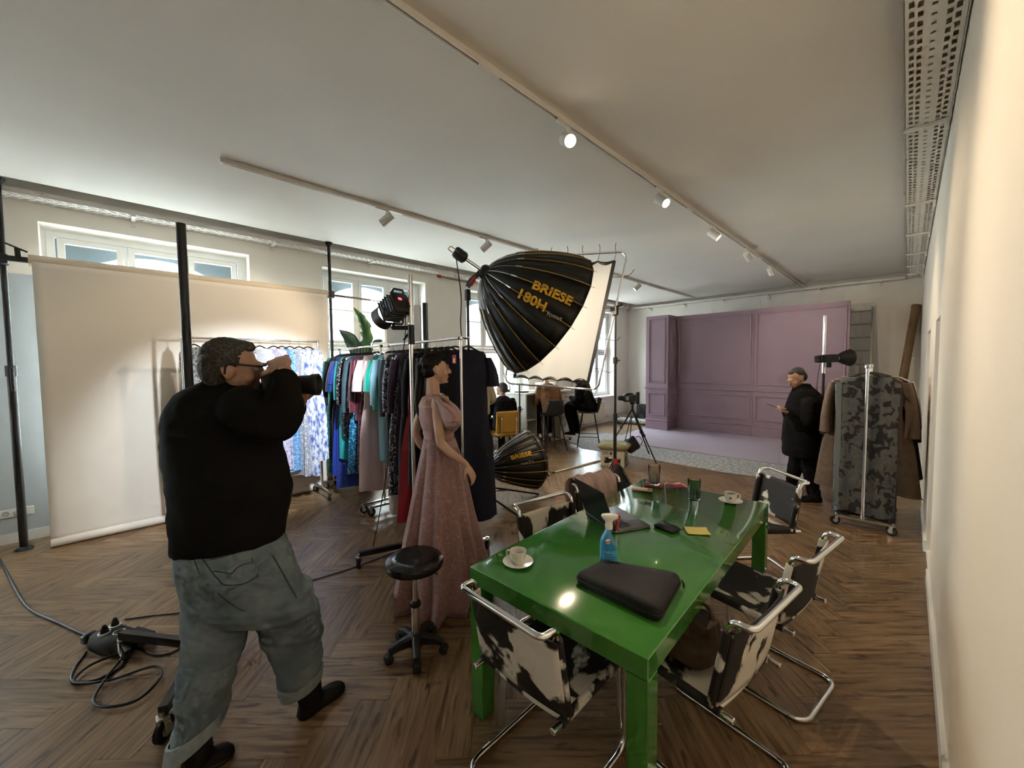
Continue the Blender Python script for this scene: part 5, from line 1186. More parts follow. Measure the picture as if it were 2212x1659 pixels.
ss = V((S_AP.x, S_AP.y, 0))-V((sax.x, sax.y, 0))*0.12; sst = tripod_stand(ss, 0.46, 'low black stand holding the small umbrella', feet=[ss+HR*0.75+HF*0.35, ss-HR*0.3+HF*0.5, ss-HR*0.25-HF*0.45], hub=0.24)
MB().bar(V((ss.x, ss.y, 0.44)), S_AP-sax*0.03, 0.04, 0.05).build('tilt_joint', MT['black'], sst, smooth=False)

# ================================================================== scrim frame
BLc, BRc, TRc = P(1103, 826, 5.9), P(1276, 838, 5.45), P(1338, 551, 5.2); TLc = BLc+TRc-BRc
sf = thing('scrim_frame', 'white cloth laced into a tube frame behind the large umbrella', 'scrim', (BLc+BRc)/2)
eu, ev = (BRc-BLc).normalized(), (TRc-BRc).normalized(); en = eu.cross(ev).normalized()
o_ = 0.10; FR = [BLc-eu*o_-ev*0.02, BRc+eu*o_-ev*0.02, TRc+eu*o_+ev*0.04, TLc-eu*o_+ev*0.04]
MB().tube(fillet(FR, 0.12, 8, closed=True), 0.015, 12, closed=True).build('tube_frame', MT['chrome'], sf)
WC = bpy.data.materials.new('white_scrim_cloth'); WC.use_nodes = True; nt = WC.node_tree; b = nt.nodes['Principled BSDF']; b.inputs['Base Color'].default_value = (0.80, 0.76, 0.70, 1); b.inputs['Roughness'].default_value = 0.9
tl_ = nt.nodes.new('ShaderNodeBsdfTranslucent'); tl_.inputs[0].default_value = (0.85, 0.78, 0.68, 1); mx = nt.nodes.new('ShaderNodeMixShader'); mx.inputs[0].default_value = 0.45
wv = nt.nodes.new('ShaderNodeTexNoise'); wv.inputs['Scale'].default_value = 5; tcx = nt.nodes.new('ShaderNodeTexCoord'); nt.links.new(tcx.outputs['Object'], wv.inputs['Vector']); bp = nt.nodes.new('ShaderNodeBump'); bp.inputs['Strength'].default_value = 0.15; nt.links.new(wv.outputs['Fac'], bp.inputs['Height']); nt.links.new(bp.outputs[0], b.inputs['Normal'])
nt.links.new(b.outputs[0], mx.inputs[1]); nt.links.new(tl_.outputs[0], mx.inputs[2]); nt.links.new(mx.outputs[0], nt.nodes['Material Output'].inputs[0])
Lw, Lh = (BRc-BLc).length, (TRc-BRc).length
def scal(u): 
    k = u*5; fr_ = k-math.floor(k); return 0.07+0.035*math.sin(math.pi*fr_)
def scr(u, v):
    lo, hi = scal(u), Lh-scal(u*0.999); z = lo+(hi-lo)*v
    return BLc+eu*(0.05+(Lw-0.10)*u)+ev*z+en*(0.012*math.sin(u*22+v*4)*(1-v)**2)
MB().grid(scr, 50, 16).build('cloth', WC, sf, angle=80)
for v in (0, 1): 
    for k in range(5): MB().tube([scr((k+q/10)/5*0.9999+0.00001, v)+en*0.004 for q in range(11)], [0.010+0.012*math.sin(math.pi*q/10) for q in range(11)], 8).build('edge_band', MT['black'], sf)
for u in (0, 1): MB().bar(scr(u, 0)+en*0.003, scr(u, 1)+en*0.003, 0.045, 0.008, up=en).build('side_band', MT['black'], sf, smooth=False)
for k in range(6):
    a = scr(min(0.9999, k/5), 0); q = a-ev*0.10; MB().tube([a, q, q-UP*0.07+eu*0.03*(-1)**k], 0.0035, 6).build('lacing_cord', MT['cord'], sf)
    a = scr(min(0.9999, k/5), 1); q = a+ev*0.10; MB().tube(catmull([a, q, q+UP*0.07+eu*0.01*(-1)**k, q+UP*0.13], 4), 0.0035, 6).build('lacing_cord', MT['cord'], sf)
for k in range(4):
    a = scr(1, 0.12+0.25*k); q = a+eu*0.12; MB().tube(catmull([a, q, q+eu*0.12-UP*0.02*(2-k), q+eu*0.18+UP*0.03*k], 4), 0.0035, 6).build('lacing_cord', MT['cord'], sf)
# stands holding the scrim
bs = G(1328, 1072); bsz = CH+(P(1325, 668, 1).z-CH)/((P(1325, 668, 1)-CAM).xy.length)*bs.xy.length
s1 = tripod_stand(bs, bsz, 'black stand with a red strap and sandbag holding the scrim', feet=[G(1262, 1112), G(1400, 1105), bs+HF*0.55+HR*0.05], hub=0.50, r=0.017)
gk = MB(); gk.cham(V((bs.x, bs.y, bsz-0.02)), (0.07, 0.05, 0.12), 0.01); gk.bar(V((bs.x, bs.y, bsz)), V((bs.x, bs.y, bsz))-HR*0.06+HF*0.02, 0.05, 0.05); gk.bar(V((bs.x, bs.y, bsz+0.02)), V((bs.x, bs.y, bsz+0.06))+HR*0.09, 0.03, 0.03); gk.build('grip_head', MT['black'], s1)
MB().bar(V((bs.x, bs.y, 0.50))-HF*0.06, V((bs.x, bs.y, 0.10))-HF*0.10-HR*0.07, 0.05, 0.008, up=HF).build('red_strap', bpy.data.materials['red_strap'], s1, smooth=False)
sbg = MB(); sc0 = V((bs.x, bs.y, 0.02))
sbg.loft([[sc0+HR*(w2*math.cos(2*math.pi*k/16)+o2)+HF*(0.07*math.sin(2*math.pi*k/16)-0.10)+UP*z2 for k in range(16)] for w2, o2, z2 in ((0.15, 0.03, 0.0), (0.17, 0.03, 0.05), (0.13, 0.03, 0.2), (0.08, 0.02, 0.33), (0.03, 0.01, 0.42))])
tag(sbg.build('sandbag', mat('black_canvas', (0.012, 0.012, 0.013), 0.85), angle=70), 'black sandbag slumped over the legs of the red-strapped stand', 'sandbag')
bs2 = P(1122, 830, 6.0); s2 = tripod_stand(bs2, bs2.z, 'black stand under the left corner of the scrim frame', r=0.015, hub=0.5)
# ================================================================== camera on tripod
tc_ = P(1366, 884, 7.0); tp = thing('camera_tripod', 'black photo tripod in front of the mauve set', 'tripod', V((tc_.x, tc_.y, 0)))
MB().cyl(tc_-UP*0.02, tc_+UP*0.10, 0.02, seg=14).build('centre_column', MT['black'], tp)
MB().cham(tc_+UP*0.11, (0.07, 0.07, 0.05), 0.01).build('pan_head', MT['black'], tp)
for q in (V((-2.96, 6.37, 0.01)), G(1322, 958), V((tc_.x+0.05, tc_.y+0.55, 0.01))):
    q = V((q.x, q.y, 0.012)); mid = tc_*0.5+q*0.5
    l_ = MB().tube([tc_, mid], 0.016, 10).build('leg', MT['black'], tp); MB().tube([mid, q], 0.012, 10).build('lower_leg', MT['black'], l_); MB().cham(mid, (0.04, 0.04, 0.05), 0.008).build('leg_lock', MT['blackplastic'], l_)
cm = thing('tripod_camera', 'black camera with its lens to the left on the tripod', 'camera', tc_+UP*0.137)
cb = tc_+UP*0.20+(-HR)*0.06; CM = Matrix((HR, HF, UP)).transposed()
MB().cham(cb, (0.22, 0.14, 0.13), 0.02, CM).build('body', MT['blackplastic'], cm)
MB().cham(cb+HR*0.0+UP*0.075, (0.12, 0.09, 0.03), 0.01, CM).build('prism_housing', MT['blackplastic'], cm)
MB().tube([cb-HR*0.10, cb-HR*0.19], [0.045, 0.04], 16).build('lens', MT['blackplastic'], cm)
MB().cham(cb+HR*0.15, (0.05, 0.10, 0.22), 0.01, CM).build('digital_back', MT['blackplastic'], cm)
MB().box(cb-HF*0.072-HR*0.05, (0.05, 0.004, 0.07), CM).build('info_panel', MT['bluegrey'], cm, smooth=False)
bg = P(1364, 955, 6.75); bgo = thing('battery_bag', 'black battery pack hanging by straps from the tripod', 'battery pack', bg)
BM = Matrix((HR, HF, UP)).transposed() @ Matrix.Rotation(R(-32), 3, 'Y')
MB().cham(bg-UP*0.04, (0.22, 0.12, 0.24), 0.02, BM).build('pack', MT['blackplastic'], bgo)
MB().tube(fillet([bg-UP*0.04+BM @ V((-0.05, 0, 0.12)), tc_+UP*0.0, bg-UP*0.04+BM @ V((0.05, 0, 0.12))], 0.02), 0.009, 8).build('strap', MT['black'], bgo)
MB().tube(fillet([bg+BM @ V((0.11, 0, 0.03)), bg+BM @ V((0.17, 0, 0.02)), bg+BM @ V((0.17, 0, -0.1)), bg+BM @ V((0.11, 0, -0.12))], 0.03), 0.007, 8).build('side_handle', MT['black'], bgo)
# ================================================================== crate with cushion, stick
ce = V((-3.50, 5.93, 0)); cz = R(20); ct = thing('cut_out_crate', 'pale wooden crate with cut-outs under the olive cushion', 'crate', ce, cz)
cw_ = mat('pale_plywood', (0.44, 0.40, 0.31), 0.7, var=0.06, scale=12)
h_, a_ = 0.26, 0.39
for s in (-1, 1):
    for ax2 in (0, 1):
        m = MB()
        def bx2(u, z, w, hh):
            c_ = (u, s*(a_/2-0.012), z) if ax2 == 0 else (s*(a_/2-0.012), u, z); sz = (w, 0.022, hh) if ax2 == 0 else (0.022, w, hh); m.box(c_, sz)
        w_in = a_ if ax2 == 0 else a_-0.05
        bx2(0, h_-0.055, w_in, 0.11); bx2(0, 0.02, w_in, 0.04)
        for u in (-1, 1): bx2(u*(w_in/2-0.03), 0.095, 0.06, 0.11)
        m.build('side_board', cw_, ct, smooth=False, local=True)
MB().box((0, 0, h_+0.009), (a_, a_, 0.018)).build('top_board', cw_, ct, smooth=False, local=True)
pr = MB()
for k in range(3): pr.box((-0.12+0.0*k, -a_/2-0.0005, 0.235-k*0.018), (0.09, 0.003, 0.006))
pr.box((-0.02, -a_/2-0.0005, 0.215), (0.035, 0.003, 0.045)); pr.build('stencil_marks', MT['print'], ct, smooth=False, local=True)
cu_ = MB(); rg = []
sq = [V((math.copysign(min(1, abs(math.cos(t))**0.45), math.cos(t)), math.copysign(min(1, abs(math.sin(t))**0.45), math.sin(t)), 0)) for t in [2*math.pi*k/40 for k in range(40)]]
for k, z in ((0.80, 0.0), (0.95, 0.02), (1.0, 0.05), (0.93, 0.075), (0.75, 0.095), (0.4, 0.105), (0.05, 0.10)):
    rg.append([ce+Matrix.Rotation(cz, 3, 'Z') @ (q*0.255*k*(1+0.10*(abs(q.x*q.y))))+V((0, 0, h_+0.019+z+0.008*math.sin(6*q.x+3*q.y)*(z > 0.06))) for q in sq])
cu_.loft(rg); tag(cu_.build('cushion', mat('olive_velvet', (0.20, 0.165, 0.06), 0.8, var=0.2, scale=10, sheen=0.3), angle=80), 'olive velvet cushion lying on the cut-out crate', 'cushion')
sa, sb2 = G(1198, 1022), G(1300, 995)
stk = thing('white_rod', 'long white rod with a dark tip lying on the floor by the crate', 'rod', (sa+sb2)/2)
MB().tube([V((sa.x, sa.y, 0.014)), V((sb2.x, sb2.y, 0.014))], 0.013, 10).build('rod', MT['cream'] if 'cream' in MT else MTS['cream_wool'], stk)
MB().tube([V((sa.x, sa.y, 0.015)), V((sa.x, sa.y, 0.015))+(sa-sb2).normalized()*0.05], 0.014, 10).build('tip', MT['rubber'], stk)
# ================================================================== strobe stand
sx0 = G(1773, 1000); sx0.z = 0; ss_ = thing('strobe_stand', 'chrome column stand with black wheeled base near the mauve set', 'light stand', sx0)
zz = lambda px, py: CH+(P(px, py, 1).z-CH)/((P(px, py, 1)-CAM).xy.length)*sx0.xy.length
MB().cyl(sx0+UP*0.15, sx0+UP*zz(1775, 880), 0.024, seg=16).build('lower_column', MT['chrome'], ss_)
MB().cyl(sx0+UP*zz(1775, 885), sx0+UP*zz(1776, 805), 0.020, seg=16).build('middle_column', MT['black'], ss_)
MB().cyl(sx0+UP*zz(1776, 806), sx0+UP*zz(1778, 682), 0.027, seg=16).build('upper_column', MT['chrome'], ss_)
for k, e in enumerate((sx0-HR*0.42-HF*0.1, sx0+HR*0.40-HF*0.05, sx0+HF*0.4, sx0-HF*0.42+HR*0.15)):
    MB().bar(sx0+UP*0.17, V((e.x, e.y, 0.12)), 0.04, 0.04).build('base_leg', MT['black'], ss_, smooth=False); caster(ss_, e.xy, 0.05, 0.4*k, brake=True)
def strobe(c, d, label, r_=0.105):
    t = thing('studio_strobe', label, 'strobe', c); d = d.normalized(); s_ = d.cross(UP).normalized(); u_ = s_.cross(d); m3 = Matrix((s_, u_, d)).transposed()
    MB().cham(c, (0.125, 0.125, 0.30), 0.015, m3).build('casing', MT['blackplastic'], t)
    MB().cham(c+u_*0.064, (0.09, 0.012, 0.24), 0.004, m3).build('top_strip', mat('strobe_red_strip', (0.25, 0.08, 0.07), 0.5) if 'strobe_red_strip' not in bpy.data.materials else bpy.data.materials['strobe_red_strip'], t)
    MB().lathe([(0.055, 0.15), (0.062, 0.17), (r_, 0.26), (r_*1.32, 0.36), (r_*1.30, 0.36), (r_*0.97, 0.26), (0.05, 0.175)], c, d, 30).build('reflector_dish', MT['blackplastic'], t)
    MB().lathe([(0.001, 0.19), (0.05, 0.185), (r_*0.95, 0.265), (r_*1.27, 0.357)], c, d, 30).build('dish_lining', MT['silver'], t)
    MB().cham(c-u_*0.10+d*0.02, (0.05, 0.09, 0.06), 0.008, m3).build('mount', MT['black'], t)
    MB().cham(c-d*0.165, (0.11, 0.11, 0.04), 0.012, m3).build('control_panel', MT['rubber'], t)
    return t
hz1 = sx0+UP*zz(1783, 775)-HF*0.10; strobe(hz1-HR*0.02, HR+UP*0.04, 'upper strobe head on the chrome stand, dish to the right')
hz2 = sx0+UP*zz(1783, 880)+HF*0.10; strobe(hz2-HR*0.03, HR*0.9+HF*0.25, 'lower strobe head on the chrome stand, half behind the man in black')
cord('strobe_cable', [hz1-HR*0.14-UP*0.08, hz1-HR*0.17-UP*0.3, sx0-HR*0.10+UP*1.2, sx0-HR*0.08+UP*0.6, sx0-HR*0.1+UP*0.03], 0.005, 'thin cable hanging from the upper strobe head')
cord('strobe_lead', [hz2-UP*0.1, sx0+HR*0.06+UP*0.75, sx0+HR*0.16+UP*0.45, sx0+HR*0.22+UP*0.2, sx0+HR*0.26+UP*0.02], 0.006, 'dark red cable looping down from the lower strobe head')
ra_, rb_ = G(1797, 1045), G(1752, 993)
br = thing('blue_paper_roll', 'pale blue paper roll lying on the floor behind the man in black', 'paper roll', (ra_+rb_)/2)
MB().tube([V((ra_.x, ra_.y, 0.055)), V((rb_.x, rb_.y, 0.055))], 0.05, 18).build('paper', mat('pale_blue_paper', (0.42, 0.52, 0.64), 0.7), br)
MB().tube([V((ra_.x, ra_.y, 0.055)), V((ra_.x, ra_.y, 0.055))+(ra_-rb_).normalized()*0.004], 0.042, 18).build('dark_core', MT['rubber'], br)

# ================================================================== office corner: counter, drawer unit, monitor, stools, yellow chair
ow = mat('office_white', (0.66, 0.63, 0.58), 0.45, var=0.02); og_ = mat('office_grey_panel', (0.42, 0.41, 0.39), 0.5)
ctr = thing('high_counter', 'white bar-height counter by the windows', 'counter', (-5.6, 6.35, 0))
MB().cham((-5.58, 6.35, 1.125), (0.70, 1.56, 0.035), 0.005).build('worktop', ow, ctr, smooth=False)
MB().box((-5.58, 5.60, 0.555), (0.66, 0.03, 1.10)).build('end_panel', ow, ctr, smooth=False)
MB().box((-5.90, 6.35, 0.555), (0.025, 1.46, 1.10)).build('back_panel', og_, ctr, smooth=False)
MB().box((-5.58, 5.92, 0.555), (0.62, 0.025, 1.10)).build('divider', og_, ctr, smooth=False)
MB().box((-5.58, 5.76, 0.60), (0.60, 0.28, 0.02)).build('shelf', ow, ctr, smooth=False)
for x, y in ((-5.26, 5.62), (-5.26, 6.12), (-5.26, 6.70)): MB().tube([(x, y, 0.0), (x, y, 1.108)], 0.013, 10).build('chrome_leg', MT['chrome'], ctr)
du = thing('drawer_unit', 'white drawer tower on castors at the end of the counter', 'drawer unit', (-5.42, 6.92, 0))
MB().box((-5.45, 6.92, 0.575), (0.36, 0.40, 1.00)).build('carcass', ow, du, smooth=False)
for k in range(6):
    d_2 = MB().cham((-5.262, 6.92, 0.165+k*0.163), (0.016, 0.385, 0.152), 0.003).build('drawer', ow, du, smooth=False)
    MB().bar((-5.248, 6.85, 0.165+k*0.163+0.05), (-5.248, 6.99, 0.165+k*0.163+0.05), 0.012, 0.012).build('handle', MT['steel'], d_2, smooth=False)
for x in (-5.60, -5.30):
    for y in (6.75, 7.09): caster(du, (x, y), 0.032, 0.3)
# things on the counter
pt_ = thing('paper_rack', 'white paper rack on the counter behind the brown jacket', 'paper tray', (-5.60, 6.6, 1.143))
for k in range(6): MB().box((-5.60, 6.42+k*0.07, 1.143+0.085), (0.28, 0.010, 0.17)).build('divider', MT['white'], pt_, smooth=False)
MB().box((-5.60, 6.59, 1.148), (0.30, 0.40, 0.010)).build('tray_base', MT['white'], pt_, smooth=False)
for k, (y, s_) in enumerate(((5.75, 0.0), (6.05, 0.02), (6.95, 0.01))):
    tag(MB().cham((-5.52-s_, y, 1.143+0.012), (0.24, 0.18, 0.022), 0.002, Matrix.Rotation(0.3*k, 3, 'Z')).build('booklet', (MT['blackplastic'], MT['white'], MT['black'])[k]), ('thin black booklet at the window end of the counter', 'white booklet on the counter left of the brown jacket', 'black booklet at the drawer end of the counter')[k], 'booklet')
dsk = thing('low_desk', 'plain white desk under the monitor at the window', 'desk', (-5.75, 4.7, 0))
MB().cham((-5.78, 4.72, 0.725), (0.72, 1.40, 0.03), 0.004).build('desk_top', ow, dsk, smooth=False)
for x in (-6.08, -5.48):
    for y in (4.08, 5.36): MB().tube([(x, y, 0.0), (x, y, 0.71)], 0.016, 10).build('leg', MT['black'], dsk)
mo = thing('monitor', 'flat monitor with a purple and green wallpaper on the low desk', 'monitor', (-5.80, 4.66, 0.74))
md = (V((0, 0, 0))-V((-5.80, 4.66, 0))).normalized(); mdir = V((0.92, -0.39, 0)).normalized(); ms = V((-mdir.y, mdir.x, 0)); MM = Matrix((ms, mdir, UP)).transposed()
mc = V((-5.80, 4.66, 1.04))
MB().cham(mc, (0.56, 0.035, 0.36), 0.006, MM).build('casing', MT['blackplastic'], mo)
scm = bpy.data.materials.new('screen_wallpaper'); scm.use_nodes = True; nt = scm.node_tree; b = nt.nodes['Principled BSDF']; tcx = nt.nodes.new('ShaderNodeTexCoord'); sp_ = nt.nodes.new('ShaderNodeSeparateXYZ'); nt.links.new(tcx.outputs['Generated'], sp_.inputs[0]); rp = nt.nodes.new('ShaderNodeValToRGB')
el = rp.color_ramp.elements; el[0].position = 0.0; el[0].color = (0.02, 0.16, 0.03, 1); el[1].position = 1.0; el[1].color = (0.75, 0.70, 0.95, 1); q = el.new(0.42); q.color = (0.05, 0.35, 0.05, 1); q = el.new(0.52); q.color = (0.35, 0.10, 0.60, 1); q = el.new(0.62); q.color = (0.70, 0.55, 0.90, 1)
nt.links.new(sp_.outputs[2], rp.inputs[0]); nt.links.new(rp.outputs[0], b.inputs['Base Color']); nt.links.new(rp.outputs[0], b.inputs['Emission Color']); b.inputs['Emission Strength'].default_value = 1.2
MB().box(mc+mdir*0.0185, (0.53, 0.002, 0.33), MM).build('screen', scm, mo, smooth=False)
MB().bar(mc-UP*0.18-mdir*0.01, mc-UP*0.295-mdir*0.03, 0.06, 0.02, up=mdir).build('stand_neck', MT['blackplastic'], mo, smooth=False)
MB().cham(V((mc.x, mc.y, 0.748))-mdir*0.03, (0.24, 0.18, 0.014), 0.004, MM).build('stand_foot', MT['blackplastic'], mo)
fk = thing('glass_flask', 'clear bottle with amber liquid on the counter by the window', 'bottle', (-5.83, 5.68, 1.143))
MB().lathe([(0.001, 0), (0.05, 0), (0.055, 0.01), (0.05, 0.09), (0.02, 0.17), (0.016, 0.22), (0.019, 0.225)], (-5.83, 5.68, 1.143), n=22).build('bottle_glass', MT['clear'], fk)
MB().lathe([(0.001, 0), (0.047, 0), (0.05, 0.05), (0.001, 0.05)], (-5.83, 5.68, 1.147), n=20).build('amber_liquid', mat('amber_liquid', (0.45, 0.17, 0.03), 0.15), fk)
# yellow chair
YC = V((-5.18, 4.90, 0)); yh = V((-0.93, 0.36, 0)).normalized(); yo = thing('yellow_chair', 'mustard yellow padded chair with chrome tube legs', 'chair', YC)
YM = Matrix((V((yh.y, -yh.x, 0)), yh, UP)).transposed(); ym = mat('mustard_leatherette', (0.52, 0.265, 0.035), 0.45, var=0.06)
yl = lambda x, y, z: YC+YM @ V((x, y, z))
MB().cham(yl(0, 0.0, 0.465), (0.44, 0.44, 0.07), 0.03, YM).build('seat_pad', ym, yo)
MB().cham(yl(0, -0.25, 0.70), (0.45, 0.05, 0.40), 0.024, YM @ Matrix.Rotation(R(8), 3, 'X')).build('back_pad', ym, yo)
for s in (-1, 1):
    MB().tube(fillet([yl(s*0.14, -0.293, 0.78), yl(s*0.14, -0.262, 0.42), yl(s*0.16, 0.18, 0.42)], 0.05), 0.011, 10).build('back_strut', MT['chrome'], yo)
    MB().tube(fillet([yl(s*0.20, -0.20, 0.0), yl(s*0.17, -0.16, 0.42), yl(s*0.17, 0.17, 0.42), yl(s*0.20, 0.20, 0.0)], 0.05), 0.011, 10).build('leg_frame', MT['chrome'], yo)
    MB().lathe([(0.001, 0.008), (0.012, 0.006), (0.014, 0)], yl(s*0.14, -0.30, 0.77), -yh, 12).build('bolt_cap', MT['chrome'], yo)
# bar stools
def bar_stool(c, hd, label):
    c = V((c.x, c.y, 0)); t = thing('bar_stool', label, 'stool', c, group='bar stools at the counter'); f_ = V((math.cos(hd), math.sin(hd), 0)); s_ = V((f_.y, -f_.x, 0)); L = lambda x, y, z: c+s_*x+f_*y+UP*z
    def shell(u, v):
        a = (u-0.5)*2
        if v < 0.55: y = 0.20-0.38*v/0.55; z = 0.70+0.05*a*a-0.015*math.sin(v/0.55*3.14); w = 0.21
        else: k = (v-0.55)/0.45; y = -0.18-0.09*k**0.8; z = 0.70+0.31*k**1.2+0.05*a*a*(1-k); y += 0.07*a*a*(0.4+0.6*k); w = 0.21-0.05*k**2
        return L(w*a, y, z)
    solidify(MB().grid(shell, 12, 18).build('shell', MT['blackplastic'], t, angle=80), 0.012)
    for sx in (-1, 1):
        for sy in (-1, 1): MB().tube([L(sx*0.13, sy*0.12, 0.69), L(sx*0.24, sy*0.23, 0.0)], [0.014, 0.009], 10).build('leg', MT['black'], t)
    for a_, b_2 in (((-1, -1), (1, -1)), ((1, -1), (1, 1)), ((1, 1), (-1, 1)), ((-1, 1), (-1, -1))): MB().tube([L(a_[0]*0.205, a_[1]*0.195, 0.22), L(b_2[0]*0.205, b_2[1]*0.195, 0.22)], 0.007, 8).build('footrest_bar', MT['black'], t)
    return t
STA, STB = V((-4.98, 6.02, 0)), V((-4.66, 6.86, 0))
bar_stool(STA, R(160), 'black bar stool under the person in the brown jacket')
bar_stool(STB, R(215), 'black bar stool under the person with long hair')
# ================================================================== people
def blob(mb, name, m, parent, voxel=0.009, smooth=5, wr=0.0, wscale=9.0, factor=0.5):
    """fuse overlapping closed shapes into one continuous surface"""
    me = mb.mesh(name+'_src'); ob = bpy.data.objects.new(name+'_src', me); tmp = bpy.data.scenes.new('tmp'); tmp.collection.objects.link(ob)
    r = ob.modifiers.new('r', 'REMESH'); r.mode = 'VOXEL'; r.voxel_size = voxel; r.use_smooth_shade = True
    if smooth: s = ob.modifiers.new('s', 'SMOOTH'); s.iterations = smooth; s.factor = factor
    with bpy.context.temp_override(scene=tmp, view_layer=tmp.view_layers[0]):
        dg = bpy.context.evaluated_depsgraph_get(); dg.update()
        out = bpy.data.meshes.new_from_object(ob.evaluated_get(dg))
    bpy.data.objects.remove(ob); bpy.data.meshes.remove(me); bpy.data.scenes.remove(tmp)
    org = worg(parent); nv = len(out.vertices)
    if wr:
        nrm = [v.normal.copy() for v in out.vertices]
        for v, n_ in zip(out.vertices, nrm):
            q = v.co; d = noise.noise(V((q.x*wscale, q.y*wscale, q.z*wscale*1.7)))+0.5*noise.noise(V((q.x, q.y, q.z*2))*wscale*2.3); v.co = q+n_*(wr*d)
    for v in out.vertices: v.co = v.co-org
    for p_ in out.polygons: p_.use_smooth = True
    out.materials.clear(); out.materials.append(m); out.name = name; out.update()
    o = bpy.data.objects.new(name, out); col.objects.link(o); o.parent = parent; return o
def pxring(y, xl, xr, d, t, n=20, sk=0.0):
    c = P((xl+xr)/2, y, d); hw = (xr-xl)/2/FPX*d
    return [c+HR*(hw*math.cos(2*math.pi*k/n))+HF*(t*math.sin(2*math.pi*k/n))+UP*(sk*hw*math.cos(2*math.pi*k/n)) for k in range(n)]
def rows(mb, rs, n=20): return mb.loft([pxring(*r[:5], n=n, sk=(r[5] if len(r) > 5 else 0.0)) for r in rs])
def limb(mb, pts, rs, seg=12):
    c = catmull(pts, 5); m = len(pts)-1; rr = []
    for k in range(len(c)):
        f = k/5; i = min(int(f), m-1); rr.append(rs[i]+(rs[i+1]-rs[i])*(f-i))
    mb.tube(c, rr, seg)
    for p_, r_ in ((c[0], rr[0]), (c[-1], rr[-1])): mb.ell(p_, r_*0.98, nu=10, nv=6)
def head(mb, c, f, u, k=1.0):
    """cranium, face, jaw, nose, lips, ears; c = head centre, f = facing, u = up"""
    f = f.normalized(); s = f.cross(u).normalized(); u = s.cross(f); m = Matrix((s, f, u)).transposed(); L = lambda a, b, z: c+s*(a*k)+f*(b*k)+u*(z*k)
    def el(p_, r_): mb.ell(p_, tuple(q*k for q in r_), m, 18, 12)
    el(L(0, -0.018, 0.028), (0.076, 0.096, 0.092)); el(L(0, 0.028, -0.02), (0.064, 0.066, 0.092)); el(L(0, 0.045, -0.082), (0.042, 0.042, 0.032))
    el(L(0, 0.088, 0.022), (0.046, 0.012, 0.014)); mb.tube([L(0, 0.092, 0.012), L(0, 0.113, -0.028)], [0.008*k, 0.013*k], 10); el(L(0, 0.108, -0.030), (0.014, 0.011, 0.009))
    el(L(0, 0.090, -0.056), (0.022, 0.010, 0.007)); el(L(0, 0.087, -0.067), (0.020, 0.010, 0.007)); el(L(0, 0.082, -0.098), (0.020, 0.014, 0.013))
    for q in (-1, 1): el(L(q*0.046, 0.055, -0.028), (0.022, 0.026, 0.028)); el(L(q*0.076, -0.008, -0.012), (0.009, 0.021, 0.033))
    return L, m
def eyes(L, m, parent, k=1.0):
    ew = MT.setdefault('eye', mat('eye_white', (0.55, 0.5, 0.47), 0.3)); ed = MT.setdefault('iris', mat('dark_iris', (0.02, 0.015, 0.01), 0.2))
    for q in (-1, 1):
        e = MB(); e.ell(L(q*0.030, 0.082, 0.004), (0.013*k, 0.010*k, 0.007*k), m, 12, 8); eo = e.build('eye', ew, parent)
        MB().ell(L(q*0.030, 0.090, 0.004), (0.005*k, 0.004*k, 0.005*k), m, 8, 6).build('iris', ed, eo)
def hand(mb, wrist, d, palm, k=1.0, curl=0.5, side=1):
    """palm and five fingers; d = pointing direction, palm = direction the palm faces, side = +1/-1 thumb side"""
    d = d.normalized(); p_ = (palm-d*palm.dot(d)).normalized(); s = d.cross(p_)*side
    m = Matrix((s, d, p_)).transposed(); mb.ell(wrist+d*0.048*k, (0.040*k, 0.052*k, 0.017*k), m, 14, 8); mb.tube([wrist-d*0.02*k, wrist+d*0.02*k], 0.024*k, 10)
    for i, (off, ln) in enumerate(((0.031, 0.070), (0.010, 0.078), (-0.011, 0.073), (-0.031, 0.058))):
        q = wrist+d*0.088*k+s*(off*k); pts = [q-d*0.02*k]; a = 0.0; st = q
        for j, fr in enumerate((0.45, 0.30, 0.25)):
            a += curl*(0.6 if j == 0 else 0.8); st = st+(d*math.cos(a)+p_*math.sin(a))*(ln*fr*k); pts.append(st)
        mb.tube([pts[0], q]+pts[1:], [0.0095*k, 0.0095*k, 0.009*k, 0.008*k, 0.0065*k], 8); mb.ell(pts[-1], 0.0065*k, nu=8, nv=5)
    q = wrist+d*0.020*k+s*0.032*k; t1 = q+(s*0.75+d*0.6+p_*0.3).normalized()*0.036*k; t2 = t1+(s*0.25+d*0.9+p_*0.45*(0.5+curl)).normalized()*0.032*k
    mb.tube([wrist+d*0.015*k+s*0.010*k, q, t1, t2], [0.014*k, 0.013*k, 0.0105*k, 0.008*k], 8); mb.ell(t2, 0.008*k, nu=8, nv=5)
SKIN = mat('skin', (0.42, 0.235, 0.155), 0.5, var=0.06, scale=14); SKIN2 = mat('skin_fair', (0.50, 0.30, 0.21), 0.5, var=0.05, scale=14)
CL = {'blackjacket': mat('black_jersey', (0.006, 0.006, 0.0065), 0.9, var=0.2, bump=0.1, bscale=150, spec=0.2), 'shoe': mat('black_suede_shoe', (0.007, 0.006, 0.006), 0.75, var=0.2, spec=0.3),
      'denim': ramp_mat('washed_denim', [(0.30, (0.085, 0.120, 0.145)), (0.5, (0.135, 0.180, 0.205)), (0.72, (0.22, 0.27, 0.29))], 0.85, 5.5, detail=6, bump=0.08),
      'denimcuff': mat('denim_cuff', (0.24, 0.28, 0.29), 0.85, var=0.12, scale=40), 'stitch': mat('denim_stitch', (0.045, 0.05, 0.05), 0.85)}
